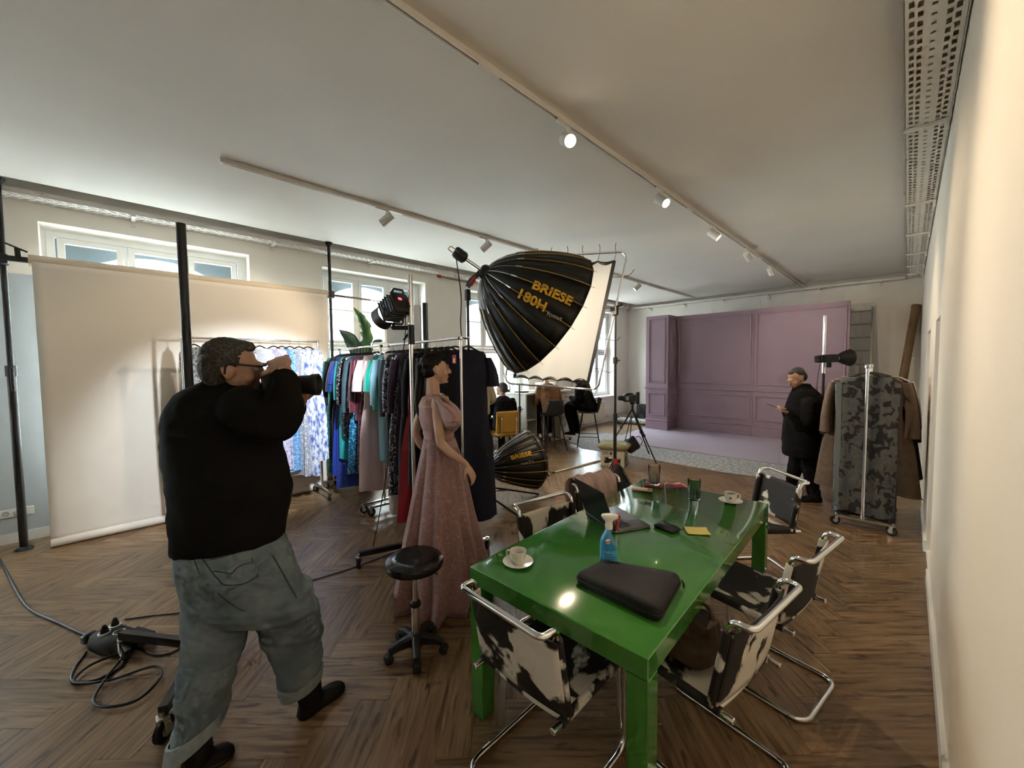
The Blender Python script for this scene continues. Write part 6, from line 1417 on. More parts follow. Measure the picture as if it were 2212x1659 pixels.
HAIR = {'grey': ramp_mat('short_grey_hair', [(0.3, (0.018, 0.017, 0.015)), (0.55, (0.055, 0.052, 0.046)), (0.75, (0.13, 0.125, 0.11))], 0.75, 90, detail=4), 'dark': mat('dark_hair', (0.006, 0.004, 0.0035), 0.5, var=0.3, scale=40, stretch=(1, 1, 0.1), spec=0.25), 'brown': mat('brown_hair', (0.05, 0.028, 0.014), 0.5, var=0.3, scale=40), 'darkgrey': mat('dark_grey_hair', (0.030, 0.028, 0.027), 0.7, var=0.4, scale=60)}
def shoe(mb, heel, toe, w=0.048, h=0.075):
    heel, toe = V((heel.x, heel.y, 0)), V((toe.x, toe.y, 0)); d = (toe-heel).normalized(); s = V((d.y, -d.x, 0)); L = (toe-heel).length; rg = []
    for f, ww, hh in ((-0.02, 0.45, 0.5), (0.04, 0.72, 0.95), (0.2, 0.82, 1.15), (0.38, 0.80, 1.0), (0.55, 0.95, 0.75), (0.75, 1.05, 0.62), (0.9, 0.85, 0.5), (1.0, 0.4, 0.3)):
        c = heel+d*(L*f); rg.append([c+s*(w*ww*x)+UP*(0.002+h*hh*z) for x, z in ((-1, 0), (-1.05, 0.25), (-0.9, 0.6), (-0.55, 0.9), (0, 1.0), (0.55, 0.9), (0.9, 0.6), (1.05, 0.25), (1, 0), (0, 0))])
    mb.loft(rg)

# ------------------------------------------------------------------ photographer
ph = thing('person', 'man in black jacket and rolled-up jeans, seen from behind, raising a camera', 'person', (-2.08, 0.33, 0))
D = 1.72
hc_ = P(505, 795, 1.66); hf = (HR*0.86+HF*0.48-UP*0.10).normalized(); hu = (UP*0.97+HR*0.16).normalized()
bm_ = MB(); hl, hm_ = head(bm_, hc_, hf, hu, 1.02)
limb(bm_, [P(488, 838, 1.68), P(470, 900, 1.70)], [0.062, 0.075])
rows(bm_, [(870, 420, 540, D, 0.10), (960, 400, 560, D, 0.11), (1080, 410, 580, D, 0.11), (1180, 420, 590, D, 0.11), (1290, 440, 620, D, 0.10)])
RS, RE, RW = P(545, 900, 1.62), P(612, 900, 1.58), P(613, 806, 1.56)
limb(bm_, [RS, RE, RW], [0.05, 0.042, 0.03])
LS, LE, LWr = P(500, 880, 1.92), P(605, 930, 1.98), P(650, 862, 1.80)
limb(bm_, [LS, LE, LWr], [0.05, 0.042, 0.03])
limb(bm_, [P(465, 1290, D), P(460, 1450, 1.70), P(432, 1550, 1.66)], [0.085, 0.06, 0.04]); limb(bm_, [P(600, 1290, 1.78), P(640, 1370, 1.83), P(650, 1445, 1.91)], [0.085, 0.06, 0.04])
hand(bm_, RW+UP*0.018, (-HR*0.62+UP*0.38+HF*0.68), (HF*0.6-UP*0.8), 1.12, 0.9, 1)
hand(bm_, LWr, (-HF*0.6+UP*0.3+HR*0.2), UP, 1.0, 0.55, -1)
blob(bm_, 'body', SKIN, ph, 0.0065, 3)
eyes(hl, hm_, ph, 1.02)
hr = MB(); k = 1.02
hr.ell(hl(0, -0.028, 0.042), (0.0785*k, 0.093*k, 0.083*k), hm_, 20, 14); hr.ell(hl(0, -0.056, -0.002), (0.073*k, 0.064*k, 0.085*k), hm_, 18, 12); hr.ell(hl(0, 0.030, 0.092), (0.050*k, 0.042*k, 0.026*k), hm_, 16, 10)
for q in (-1, 1): hr.ell(hl(q*0.070, -0.012, 0.030), (0.010, 0.035, 0.035), hm_)
blob(hr, 'hair', HAIR['grey'], ph, 0.006, 3, 0.0025, 70)
gl = MB(); gl.tube(catmull([hl(-0.083, -0.02, -0.03), hl(-0.086, -0.012, 0.020), hl(-0.080, 0.05, 0.025), hl(-0.062, 0.098, 0.022)], 5), 0.0045, 8); gl.tube(catmull([hl(0.083, -0.02, -0.02), hl(0.084, -0.012, 0.020), hl(0.078, 0.05, 0.022), hl(0.060, 0.098, 0.020)], 5), 0.004, 8); gl.tube(catmull([hl(-0.062, 0.098, 0.022), hl(-0.03, 0.112, 0.025), hl(0, 0.110, 0.02), hl(0.03, 0.112, 0.025), hl(0.060, 0.098, 0.020)], 5), 0.004, 8)
gl.build('glasses', MT['blackplastic'], ph)
jk = MB()
rows(jk, [(1172, 384, 610, D, 0.165, 0.10), (1150, 383, 611, D, 0.168, 0.09), (1110, 379, 618, D, 0.170), (1060, 376, 628, D, 0.175), (1000, 369, 612, D, 0.17), (950, 363, 598, D, 0.165), (905, 363, 590, D, 0.165), (872, 374, 580, D, 0.155), (850, 392, 572, D, 0.14), (834, 424, 560, 1.71, 0.115), (822, 446, 548, 1.70, 0.085), (812, 452, 536, 1.69, 0.075)], 26)
limb(jk, [P(530, 885, 1.62), P(575, 905, 1.58), P(607, 895, 1.57), P(612, 855, 1.56), P(613, 822, 1.56)], [0.105, 0.095, 0.078, 0.066, 0.056])
limb(jk, [P(500, 885, 1.86), P(565, 920, 1.95), P(608, 920, 1.96), P(638, 880, 1.86)], [0.10, 0.085, 0.075, 0.052])
limb(jk, [P(420, 880, D), P(395, 960, D), P(400, 1040, D)], [0.09, 0.085, 0.07])
blob(jk, 'jacket', CL['blackjacket'], ph, 0.010, 6, 0.006, 7)
jn = MB()
rows(jn, [(1165, 392, 606, D, 0.150, 0.06), (1200, 390, 628, D, 0.16), (1250, 396, 645, 1.73, 0.165), (1300, 406, 668, 1.74, 0.155), (1322, 412, 672, 1.75, 0.13)], 24)
rows(jn, [(1290, 406, 560, D, 0.13), (1340, 405, 536, 1.71, 0.12), (1400, 404, 520, 1.69, 0.115), (1450, 401, 504, 1.67, 0.11), (1500, 394, 490, 1.66, 0.105), (1540, 388, 481, 1.65, 0.10, 0.15), (1580, 379, 473, 1.64, 0.10, 0.45), (1602, 373, 469, 1.635, 0.10, 0.55)], 20)
rows(jn, [(1270, 520, 668, 1.75, 0.13), (1330, 556, 688, 1.80, 0.125), (1370, 574, 692, 1.83, 0.115), (1420, 590, 690, 1.87, 0.10), (1455, 602, 690, 1.90, 0.095, 0.10), (1482, 612, 688, 1.92, 0.092, 0.25)], 20)
blob(jn, 'jeans', CL['denim'], ph, 0.009, 4, 0.013, 8)
for rr_ in ([(1566, 373, 478, 1.645, 0.106, 0.50), (1606, 367, 472, 1.635, 0.110, 0.60)], [(1458, 604, 695, 1.905, 0.098, 0.28), (1484, 612, 692, 1.92, 0.098, 0.30)]):
    c_ = MB(); rg = [pxring(*r_[:5], n=28, sk=r_[5]) for r_ in rr_]; inn = [[q*0.9+(sum(r_, V((0, 0, 0)))/len(r_))*0.1 for q in r_] for r_ in rg]
    c_.loft([inn[0], rg[0], rg[1], inn[1]], cap=False); c_.build('turned_up_cuff', CL['denimcuff'], ph)
# back pocket, belt loop seams
def on_back(px, py, d=1.545): return P(px, py, d)
from mathutils.bvhtree import BVHTree
def drape(par, pts, r, name, m):
    """lay a seam on a part's surface as seen from the camera side"""
    me = par.data; og = worg(par.parent); bv = BVHTree.FromPolygons([v.co+og for v in me.vertices], [tuple(p_.vertices) for p_ in me.polygons]); out = []
    for px, py in pts:
        d_ = (P(px, py, 1)-CAM).normalized(); h_ = bv.ray_cast(CAM, d_); out.append(h_[0]-d_*r*0.4 if h_[0] is not None else None)
    out = [q for q in out if q is not None]
    if len(out) > 1: return MB().tube(catmull(out, 3), r, 6).build(name, m, par)
jo = [c_ for c_ in ph.children if c_.name.startswith('jeans')][0]
for pts in ([(437, 1206), (470, 1200), (500, 1191), (535, 1180)], [(437, 1206), (452, 1228), (470, 1250), (482, 1262), (505, 1264), (530, 1260), (558, 1244)], [(535, 1180), (545, 1210), (557, 1244)], [(437, 1212), (470, 1206), (500, 1197), (536, 1186)], [(460, 1234), (480, 1236), (500, 1238), (515, 1224), (545, 1214)], [(411, 1185), (420, 1212), (432, 1240)], [(560, 1160), (590, 1200), (612, 1240), (640, 1290), (662, 1345)], [(448, 1262), (480, 1290), (510, 1312), (528, 1320)]):
    drape(jo, pts, 0.0018, 'seam', CL['stitch'])
for hl_, tt in ((G(648, 1556), G(742, 1482)), (G(392, 1688), G(392, 1688)+HF*0.13+HR*0.13)):
    sh = MB(); shoe(sh, hl_, tt, 0.05, 0.085); dd = (tt-hl_).normalized(); limb(sh, [hl_+dd*0.06+UP*0.07, hl_+dd*0.05+UP*0.24], [0.052, 0.052]); limb(sh, [hl_+dd*0.05+UP*0.08, P(650, 1462, 1.91) if hl_.x > -2.06 else P(424, 1580, 1.645)], [0.05, 0.055]); blob(sh, 'shoe', CL['shoe'], ph, 0.008, 3)
kc = thing('camera', 'black camera with a thick lens held up by the photographer', 'camera', P(612, 822, 1.72)); KM = Matrix((HF, -UP.cross(HF)*-1, UP)).transposed()
kb_ = P(600, 826, 1.70); k3 = Matrix((HR, HF, UP)).transposed()
MB().cham(kb_, (0.075, 0.14, 0.10), 0.015, k3).build('body', MT['blackplastic'], kc)
MB().cham(kb_+UP*0.06, (0.06, 0.07, 0.03), 0.01, k3).build('viewfinder', MT['blackplastic'], kc)
MB().lathe([(0.034, 0.03), (0.036, 0.07), (0.040, 0.09), (0.042, 0.135), (0.046, 0.14), (0.048, 0.168), (0.042, 0.17), (0.038, 0.15), (0.001, 0.148)], kb_-UP*0.012, (HR+HF*0.12), 28).build('lens', MT['blackplastic'], kc)

# ------------------------------------------------------------------ woman in the pink gown
DM = 2.92
wo = thing('person', 'woman in a long pink one-shoulder gown, dark ponytail, facing right', 'person', V((-2.45, 1.62, 0)))
mh = P(941, 797, DM); mf = (HR*0.93+HF*0.36).normalized(); b2 = MB(); ml_, mm_ = head(b2, mh, mf, UP, 0.98)
limb(b2, [P(934, 820, DM), P(936, 862, DM)], [0.048, 0.055])
rows(b2, [(856, 912, 968, DM, 0.11), (875, 905, 972, DM, 0.15), (905, 908, 975, DM, 0.12), (945, 918, 975, DM, 0.10), (1000, 922, 978, DM, 0.10), (1060, 925, 980, DM, 0.09)])
limb(b2, [P(945, 868, 2.80), P(948, 920, 2.76), P(952, 958, 2.74)], [0.045, 0.038, 0.033]); limb(b2, [P(952, 958, 2.74), P(975, 980, 2.74), P(1000, 998, 2.76), P(1010, 1008, 2.77)], [0.034, 0.032, 0.025, 0.022])
hand(b2, P(1008, 1006, 2.77), (HR*0.45-UP*0.85+HF*0.1), (-HR*0.6-UP*0.2+HF*0.3), 0.95, 0.45, -1)
limb(b2, [P(922, 868, 3.05), P(905, 905, 3.05), P(898, 935, 3.04)], [0.042, 0.036, 0.032]); limb(b2, [P(898, 935, 3.04), P(908, 960, 3.06), P(925, 975, 3.08)], [0.032, 0.028, 0.022])
hand(b2, P(925, 975, 3.08), (HR*0.6-UP*0.6), HF, 0.95, 0.4, 1)
limb(b2, [P(935, 1060, DM), P(938, 1160, DM), P(940, 1270, DM)], [0.08, 0.055, 0.04]); limb(b2, [P(965, 1060, DM), P(968, 1160, DM), P(965, 1265, DM)], [0.08, 0.055, 0.04])
blob(b2, 'body', SKIN2, wo, 0.0065, 3); eyes(ml_, mm_, wo, 0.98)
hr = MB(); k = 0.98
hr.ell(ml_(0, -0.026, 0.038), (0.079*k, 0.096*k, 0.086*k), mm_, 20, 14); hr.ell(ml_(0, -0.046, 0.0), (0.074*k, 0.066*k, 0.070*k), mm_, 18, 12); hr.ell(ml_(0, 0.045, 0.080), (0.060*k, 0.040*k, 0.024*k), mm_, 16, 10)
pt0 = ml_(0, -0.115, 0.015); hr.ell(pt0, 0.030)
limb(hr, [pt0, P(908, 815, DM), P(904, 850, 2.93), P(905, 885, 2.90), P(910, 905, 2.89)], [0.028, 0.033, 0.034, 0.028, 0.008])
blob(hr, 'hair', HAIR['dark'], wo, 0.007, 4, 0.003, 50)
PINK = bpy.data.materials.new('dusty_pink_tulle'); PINK.use_nodes = True; nt = PINK.node_tree; b = nt.nodes['Principled BSDF']; b.inputs['Roughness'].default_value = 0.6; b.inputs['Sheen Weight'].default_value = 0.3
tcx = nt.nodes.new('ShaderNodeTexCoord'); nz = nt.nodes.new('ShaderNodeTexNoise'); nz.inputs['Scale'].default_value = 7; nz.inputs['Detail'].default_value = 3; nt.links.new(tcx.outputs['Object'], nz.inputs['Vector'])
mxv = nt.nodes.new('ShaderNodeVectorMath'); mxv.operation = 'MULTIPLY_ADD'; mxv.inputs[1].default_value = (0.40, 0.40, 0.40); nt.links.new(nz.outputs['Color'], mxv.inputs[0]); nt.links.new(tcx.outputs['Object'], mxv.inputs[2])
vo = nt.nodes.new('ShaderNodeTexVoronoi'); vo.feature = 'DISTANCE_TO_EDGE'; vo.inputs['Scale'].default_value = 12.0; nt.links.new(mxv.outputs[0], vo.inputs['Vector'])
rp = nt.nodes.new('ShaderNodeValToRGB'); e = rp.color_ramp.elements; e[0].position = 0.0; e[0].color = (0.48, 0.31, 0.285, 1); e[1].position = 0.05; e[1].color = (0.285, 0.150, 0.140, 1); q = e.new(0.018); q.color = (0.37, 0.215, 0.20, 1); nt.links.new(vo.outputs['Distance'], rp.inputs[0]); nt.links.new(rp.outputs[0], b.inputs['Base Color'])
PLAIN = mat('dusty_pink_chiffon', (0.36, 0.20, 0.19), 0.6, var=0.10, scale=18, sheen=0.3, bump=0.2, bscale=60)
bd_ = MB(); rows(bd_, [(850, 925, 958, DM, 0.07), (862, 910, 966, DM, 0.135), (880, 905, 980, DM, 0.155), (905, 907, 986, DM, 0.14), (930, 914, 982, DM, 0.118), (948, 917, 980, DM, 0.112), (960, 916, 984, DM, 0.12)], 24)
blob(bd_, 'bodice', PLAIN, wo, 0.009, 4, 0.004, 22)
def ruffle(pts, wd, ampl, nf, dep):
    sp_ = catmull(pts, 8); g = []; n = len(sp_)
    for k_, q in enumerate(sp_):
        f = k_/(n-1); row = []
        for j in range(7):
            v_ = j/6; row.append(q+(HR*0.85-UP*0.35-HF*0.35*dep)*(wd*math.sin(math.pi*(0.12+0.82*f))*v_)+(-HF*dep)*(ampl*math.sin(nf*f*6.28+v_*2)*v_+0.05*math.sin(v_*3.0)))
        g.append(row)
    m_ = MB(); m_.add([x for r_ in g for x in r_], [(k_*7+j, k_*7+j+1, (k_+1)*7+j+1, (k_+1)*7+j) for k_ in range(n-1) for j in range(6)]); return solidify(m_.build('ruffle', PLAIN, wo, angle=80), 0.004)
ruffle([P(932, 852, 2.78), P(944, 872, 2.74), P(950, 900, 2.76), P(962, 925, 2.80)], 0.20, 0.022, 1.6, 1.0)
ruffle([P(950, 850, 2.86), P(962, 872, 2.80), P(968, 900, 2.80), P(975, 930, 2.84)], 0.13, 0.02, 1.4, 1.0)
sk_ = MB(); rg = []; n = 72
for y, xl, xr, t_, f in ((945, 916, 982, 0.115, 0.0), (965, 913, 988, 0.135, 0.25), (1000, 906, 999, 0.17, 0.5), (1050, 897, 1009, 0.22, 0.7), (1110, 886, 1021, 0.28, 0.85), (1170, 875, 1036, 0.34, 1.0), (1225, 868, 1050, 0.39, 1.1), (1265, 862, 1052, 0.42, 1.2), (1286, 862, 1048, 0.42, 1.2)):
    c = P((xl+xr)/2, y, DM+0.08*f); hw = (xr-xl)/2/FPX*DM; row = []
    for k_ in range(n):
        a = 2*math.pi*k_/n; am = 1+f*(0.085*math.sin(13*a+1.3)+0.045*math.sin(21*a+0.4)+0.04*math.sin(7*a)); row.append(c+HR*(hw*am*math.cos(a))+HF*(t_*am*math.sin(a)))
    rg.append(row)
zmin = min(q.z for q in rg[-1])
for q in rg[-1]: q.z = max(0.012, q.z-zmin+0.012)
for q in rg[-2]: q.z = max(q.z, 0.05)
sk_.loft(rg, cap=False); solidify(sk_.build('skirt', PINK, wo, angle=85), 0.004)
for hl_, tt in ((P(925, 1290, 2.9), P(960, 1290, 2.9)),):
    hl_ = V((hl_.x, hl_.y, 0)); sh = MB(); shoe(sh, hl_, hl_+mf*0.22, 0.035, 0.05); sh.build('shoe', CL['shoe'], wo)

# ------------------------------------------------------------------ man in black with phone
DR = 4.85
rm = thing('person', 'man in a long black coat looking down at his phone beside the mauve set', 'person', G(1735, 1083))
rh = P(1721, 817, DR); rf = (-HR*0.82+HF*0.05-UP*0.50).normalized(); b3 = MB(); rl_, rm_ = head(b3, rh, rf, (UP*0.86-HR*0.5).normalized(), 1.0)
limb(b3, [P(1730, 835, DR), P(1742, 870, DR)], [0.06, 0.07]); rows(b3, [(870, 1720, 1770, DR, 0.12), (940, 1715, 1765, DR, 0.12), (985, 1712, 1762, DR, 0.11)])
limb(b3, [P(1748, 872, 4.70), P(1742, 908, 4.64), P(1728, 921, 4.60), P(1702, 892, 4.62)], [0.03, 0.03, 0.03, 0.026]); hand(b3, P(1702, 892, 4.62), (-HR*0.9+UP*0.35), (UP*0.8-HR*0.3), 0.95, 0.7, 1)
limb(b3, [P(1738, 872, 5.0), P(1722, 908, 5.0), P(1712, 911, 5.0), P(1693, 884, 4.85)], [0.03, 0.03, 0.03, 0.026]); hand(b3, P(1693, 884, 4.85), (-HR*0.85-HF*0.4), (UP*0.9), 0.95, 0.6, -1)
limb(b3, [P(1728, 980, 4.95), P(1715, 1020, 5.0), P(1712, 1058, 5.15)], [0.07, 0.05, 0.04]); limb(b3, [P(1745, 980, DR), P(1752, 1030, DR), P(1758, 1074, DR)], [0.07, 0.05, 0.04])
blob(b3, 'body', SKIN, rm, 0.008, 3); eyes(rl_, rm_, rm)
hr = MB(); hr.ell(rl_(0, -0.034, 0.046), (0.0775, 0.086, 0.079), rm_, 18, 12); hr.ell(rl_(0, -0.060, 0.0), (0.071, 0.058, 0.078), rm_, 16, 10); hr.ell(rl_(0, 0.020, 0.092), (0.048, 0.038, 0.024), rm_, 14, 8); blob(hr, 'hair', HAIR['darkgrey'], rm, 0.006, 3, 0.002, 60)
ct_ = MB()
rows(ct_, [(984, 1697, 1768, DR, 0.20), (950, 1694, 1774, DR, 0.20), (910, 1697, 1780, DR, 0.19), (880, 1701, 1782, DR, 0.18), (860, 1706, 1776, DR, 0.16), (846, 1712, 1764, DR, 0.13), (836, 1716, 1752, DR, 0.09), (828, 1722, 1748, DR, 0.08)], 24)
limb(ct_, [P(1748, 872, 4.66), P(1745, 905, 4.62), P(1728, 922, 4.60), P(1706, 894, 4.62)], [0.085, 0.075, 0.068, 0.05]); limb(ct_, [P(1738, 872, 5.0), P(1722, 908, 5.0), P(1712, 912, 5.0), P(1697, 888, 4.88)], [0.085, 0.075, 0.068, 0.05])
blob(ct_, 'coat', CL['blackjacket'], rm, 0.011, 5, 0.006, 8)
tr = MB(); limb(tr, [P(1726, 978, 4.95), P(1716, 1015, 5.0), P(1709, 1046, 5.12)], [0.10, 0.080, 0.062]); limb(tr, [P(1746, 978, DR), P(1752, 1025, DR), P(1757, 1066, DR)], [0.105, 0.085, 0.066]); blob(tr, 'trousers', CL['blackjacket'], rm, 0.011, 4, 0.006, 9)
for hl_, tt in ((G(1774, 1084), G(1716, 1081)), (G(1718, 1058), G(1686, 1054))):
    sh = MB(); shoe(sh, hl_, tt, 0.05, 0.085); limb(sh, [hl_+(tt-hl_)*0.2+UP*0.06, hl_+(tt-hl_)*0.2+UP*0.13], [0.05, 0.05]); blob(sh, 'shoe', CL['shoe'], rm, 0.010, 2)
fo2 = P(1672, 878, 4.72); fn_ = thing('held_phone', 'dark phone held by the man in the black coat', 'phone', fo2)
FM = Matrix((HR, HF, UP)).transposed() @ Matrix.Rotation(R(22), 3, 'Y') @ Matrix.Rotation(R(8), 3, 'X'); MB().cham(fo2, (0.15, 0.075, 0.009), 0.003, FM).build('case', MT['blackplastic'], fn_); MB().cham(fo2+FM @ V((0, 0, 0.005)), (0.14, 0.067, 0.001), 0.0004, FM).build('screen', mat('phone_screen', (0.05, 0.06, 0.07), 0.1, emit=(0.4, 0.5, 0.6), estr=0.4), fn_, smooth=False)

# ------------------------------------------------------------------ people at the far desks
# standing, beige sweater
s1p = thing('person', 'person in a beige sweater standing by the monitor', 'person', V((-5.05, 4.22, 0))); d1 = 6.62; o1 = V((-5.05, 4.22, 0))
f1 = V((-0.75, 0.66, 0)); q1 = V((f1.y, -f1.x, 0)); L1 = lambda x, y, z: o1+q1*x+f1*y+UP*z
b4 = MB(); l4, m4 = head(b4, L1(0, 0.04, 1.62), f1, UP); limb(b4, [L1(0, 0.01, 1.55), L1(0, 0, 1.42)], [0.05, 0.06])
b4.loft([[L1(0.16*k_*math.cos(2*math.pi*j/16), 0.10*k_*math.sin(2*math.pi*j/16), z) for j in range(16)] for k_, z in ((0.6, 1.44), (1.0, 1.36), (0.85, 1.1), (0.95, 0.9), (0.9, 0.8))])
for s in (-1, 1): limb(b4, [L1(s*0.17, 0, 1.38), L1(s*0.24, 0.05, 1.12), L1(s*0.17, 0.25, 1.05)], [0.045, 0.038, 0.028]); hand(b4, L1(s*0.17, 0.25, 1.05), f1-UP*0.2, -UP, 0.95, 0.4, s); limb(b4, [L1(s*0.085, 0, 0.85), L1(s*0.09, 0.02, 0.45), L1(s*0.09, 0, 0.07)], [0.08, 0.055, 0.04])
blob(b4, 'body', SKIN2, s1p, 0.010, 3); hr = MB(); hr.ell(l4(0, -0.03, 0.04), (0.082, 0.10, 0.09), m4); limb(hr, [l4(0, -0.09, 0.0), l4(0, -0.11, -0.12)], [0.06, 0.05]); blob(hr, 'hair', HAIR['darkgrey'], s1p, 0.010, 2)
sw = MB(); sw.loft([[L1(k_*math.cos(2*math.pi*j/18), 0.72*k_*math.sin(2*math.pi*j/18), z) for j in range(18)] for k_, z in ((0.08, 1.47), (0.13, 1.44), (0.20, 1.38), (0.195, 1.2), (0.19, 1.02), (0.20, 0.92), (0.185, 0.88))])
for s in (-1, 1): limb(sw, [L1(s*0.18, 0, 1.38), L1(s*0.25, 0.05, 1.14), L1(s*0.18, 0.22, 1.06)], [0.07, 0.06, 0.045])
blob(sw, 'sweater', mat('beige_knit', (0.52, 0.42, 0.29), 0.9, var=0.06, bump=0.2, bscale=80), s1p, 0.011, 4, 0.004, 12)
tr = MB(); tr.loft([[L1(0.175*math.cos(2*math.pi*j/16), 0.13*math.sin(2*math.pi*j/16), z) for j in range(16)] for z in (0.95, 0.78)])
for s in (-1, 1): limb(tr, [L1(s*0.085, 0, 0.85), L1(s*0.09, 0.02, 0.45), L1(s*0.09, 0, 0.09)], [0.10, 0.08, 0.07])
blob(tr, 'trousers', CL['blackjacket'], s1p, 0.012, 3)
for s in (-1, 1): sh = MB(); shoe(sh, L1(s*0.09, -0.07, 0), L1(s*0.10, 0.19, 0)); sh.build('shoe', CL['shoe'], s1p)
def seated(label, seat, f, top_mat, hair_mat, lean, seat_h, foot_h, long_hair=False, head_f=None, beard=False, shoe_mat=None, hip_back=0.05, bow=0.0, hgt=1.0):
    """figure sitting on a seat facing f; lean = forward lean of the back, radians"""
    o = V((seat.x, seat.y, 0)); f = V((f.x, f.y, 0)).normalized(); q = V((f.y, -f.x, 0)); t = thing('person', label, 'person', o); L = lambda x, y, z: o+q*x+f*y+UP*z
    hp = seat_h+0.09; T = lambda s_, x=0.0, y=0.0: L(x, -hip_back+math.sin(lean)*s_+math.cos(lean)*y, hp+math.cos(lean)*s_-math.sin(lean)*y)
    b = MB(); hf_ = head_f or f; hu_ = (UP*math.cos(bow)+f*math.sin(bow)).normalized(); hc = T(0.66)+hu_*0.02+f*0.03; l_, m_ = head(b, hc, (hf_*math.cos(bow)-UP*math.sin(bow)), hu_)
    limb(b, [T(0.60), T(0.50)], [0.052, 0.065]); b.loft([[T(s_, k_*math.cos(2*math.pi*j/16), 0.62*k_*math.sin(2*math.pi*j/16)) for j in range(16)] for k_, s_ in ((0.10, 0.52), (0.17, 0.46), (0.16, 0.25), (0.16, 0.05), (0.15, -0.05))])
    sl = MB(); sl.loft([[T(s_, k_*math.cos(2*math.pi*j/18), 0.70*k_*math.sin(2*math.pi*j/18)) for j in range(18)] for k_, s_ in ((0.07, 0.56), (0.12, 0.53), (0.205, 0.46), (0.21, 0.30), (0.195, 0.12), (0.20, -0.02), (0.18, -0.07))])
    pn = MB(); pn.ell(L(0, -hip_back+0.02, hp), (0.18, 0.17, 0.11))
    for s in (-1, 1):
        sh_ = T(0.45, s*0.19); el_ = T(0.20, s*0.26, 0.12); wr_ = L(s*0.12, 0.36, seat_h+0.30)
        limb(b, [sh_, el_, wr_], [0.045, 0.04, 0.028]); hand(b, wr_, f+q*(-0.3*s), -UP, 0.95, 0.5, s); limb(sl, [sh_, el_, wr_-(wr_-el_).normalized()*0.03], [0.072, 0.062, 0.045])
        kn = L(s*0.13, 0.40, seat_h+0.10); an = L(s*0.12, 0.36-0.05*(foot_h > 0.1), foot_h+0.08); limb(b, [L(s*0.09, 0, hp), kn, an], [0.08, 0.055, 0.04]); limb(pn, [L(s*0.09, 0, hp), kn, an+UP*0.03], [0.105, 0.085, 0.065])
        so_ = MB(); a0, a1 = an-f*0.06, an+f*0.19; shoe(so_, a0, a1)
        for v in so_.v: v.z += foot_h
        so_.build('shoe', shoe_mat or CL['shoe'], t)
    blob(b, 'body', SKIN, t, 0.010, 3); blob(sl, 'top', top_mat, t, 0.012, 4, 0.007, 9); blob(pn, 'trousers', CL['blackjacket'], t, 0.012, 3)
    h_ = MB(); h_.ell(l_(0, -0.03, 0.040), (0.083, 0.098, 0.088), m_); h_.ell(l_(0, -0.06, 0.0), (0.076, 0.065, 0.075), m_)
    if long_hair:
        limb(h_, [l_(0, -0.06, 0.0), T(0.52, 0, -0.10), T(0.30, 0, -0.13)], [0.085, 0.09, 0.05])
        for s in (-1, 1): limb(h_, [l_(s*0.07, -0.01, 0.03), l_(s*0.085, 0.02, -0.10), l_(s*0.075, 0.03, -0.24)], [0.035, 0.04, 0.02])
    if beard: h_.ell(l_(0, 0.055, -0.085), (0.050, 0.045, 0.030), m_)
    blob(h_, 'hair', hair_mat, t, 0.010, 2, 0.004, 40); return t, l_
t, l_ = seated('man in black with glasses sitting on the yellow chair', YC, V((-0.93, 0.36, 0)), CL['blackjacket'], HAIR['darkgrey'], R(6), 0.50, 0.0, head_f=V((-0.95, -0.25, 0)), beard=True)
g_ = MB()
for s in (-1, 1): g_.lathe([(0.020, 0.0), (0.022, 0.002), (0.020, 0.004)], l_(s*0.030, 0.100, 0.004), (l_(0, 1, 0)-l_(0, 0, 0)), 16)
g_.tube([l_(-0.05, 0.102, 0.008), l_(0.05, 0.102, 0.008)], 0.002, 6); g_.tube([l_(0.052, 0.10, 0.008), l_(0.080, 0.0, 0.008)], 0.002, 6); g_.tube([l_(-0.052, 0.10, 0.008), l_(-0.080, 0.0, 0.008)], 0.002, 6); g_.build('glasses', MT['blackplastic'], t)
seated('person in a brown jacket bent over the counter, seen from behind', STA, V((-0.90, 0.42, 0)), mat('brown_jacket', (0.16, 0.065, 0.016), 0.7, var=0.2, scale=14, bump=0.2, bscale=40), HAIR['brown'], R(24), 0.72, 0.22, bow=R(35), shoe_mat=MT['white'])
seated('person in black with long brown hair hunched on a bar stool', STB, V((-0.98, -0.20, 0)), CL['blackjacket'], HAIR['brown'], R(26), 0.72, 0.22, long_hair=True, bow=R(45))

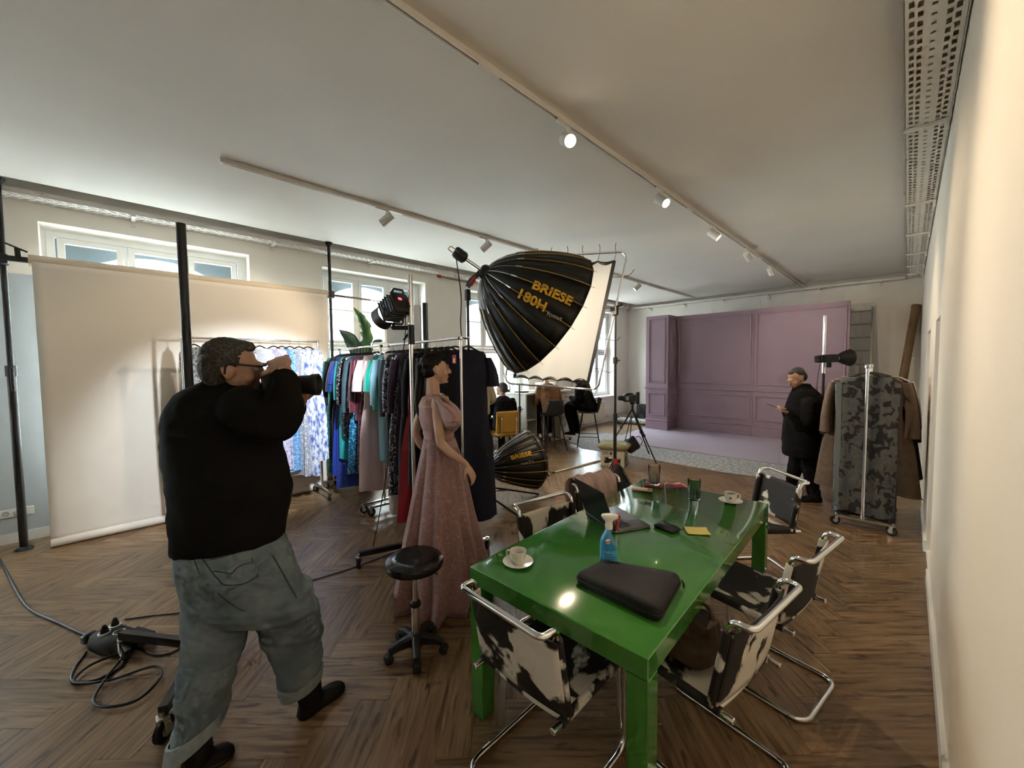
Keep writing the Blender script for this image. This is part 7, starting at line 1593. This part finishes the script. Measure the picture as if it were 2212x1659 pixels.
# ================================================================== bag and cloth on the chairs
from mathutils import Euler
bgc = CHAIRS[1]; bgm = Matrix.Translation(bgc.location) @ Matrix.Rotation(bgc.rotation_euler[2], 4, 'Z')
br_ = thing('shoulder_bag', 'soft brown suede bag standing on the near wall-side chair', 'bag', bgm @ V((-0.05, 0.06, 0.462)))
ba = MB()
def bring(w, d_, z, yo=0.0): return [bgm @ V((-0.045+d_*math.copysign(abs(math.cos(2*math.pi*k_/20))**0.7, math.cos(2*math.pi*k_/20)), 0.05+yo+w*math.copysign(abs(math.sin(2*math.pi*k_/20))**0.7, math.sin(2*math.pi*k_/20)), z)) for k_ in range(20)]
ba.loft([bring(0.14, 0.11, 0.464), bring(0.165, 0.135, 0.485), bring(0.165, 0.125, 0.54), bring(0.15, 0.10, 0.60), bring(0.13, 0.075, 0.635, -0.02)])
blob(ba, 'bag_body', MT['brown'], br_, 0.009, 3, 0.010, 10)
ins = MB(); ins.loft([bring(0.10, 0.05, 0.632, -0.02), bring(0.07, 0.03, 0.642, -0.02)]); ins.build('dark_opening', MT['rubber'], br_)
MB().tube(catmull([bgm @ V((-0.05, 0.15, 0.60)), bgm @ V((-0.02, 0.10, 0.66)), bgm @ V((-0.0, -0.04, 0.665)), bgm @ V((-0.05, -0.09, 0.60))], 6), 0.008, 8).build('strap', MT['brown'], br_)
pkc = CHAIRS[5]; pkm = Matrix.Translation(pkc.location) @ Matrix.Rotation(pkc.rotation_euler[2], 4, 'Z'); pm_ = mat('sheer_pink_cloth', (0.50, 0.35, 0.31), 0.75, var=0.1, scale=12, bump=0.2, bscale=30)
def dr(u, v):
    x = -0.19+0.40*u; w_ = 0.012*math.sin(u*22+v*5)+0.006*math.sin(u*41)
    if v < 0.4: k_ = v/0.4; y, z = -0.335-0.012-abs(w_), 0.56+0.245*k_
    elif v < 0.6: k_ = (v-0.4)/0.2; y, z = -0.345+0.10*k_, 0.815+0.035*math.sin(k_*3.14)+w_*0.6
    else: k_ = (v-0.6)/0.4; y, z = -0.235+0.02*k_+w_*0.5, 0.815-0.25*k_
    return pkm @ V((x+0.03*math.sin(v*5), y, z))
tag(solidify(MB().grid(dr, 40, 24).build('draped_cloth', pm_, angle=80), 0.003), 'sheer pink cloth thrown over the back of a cowhide chair', 'cloth')
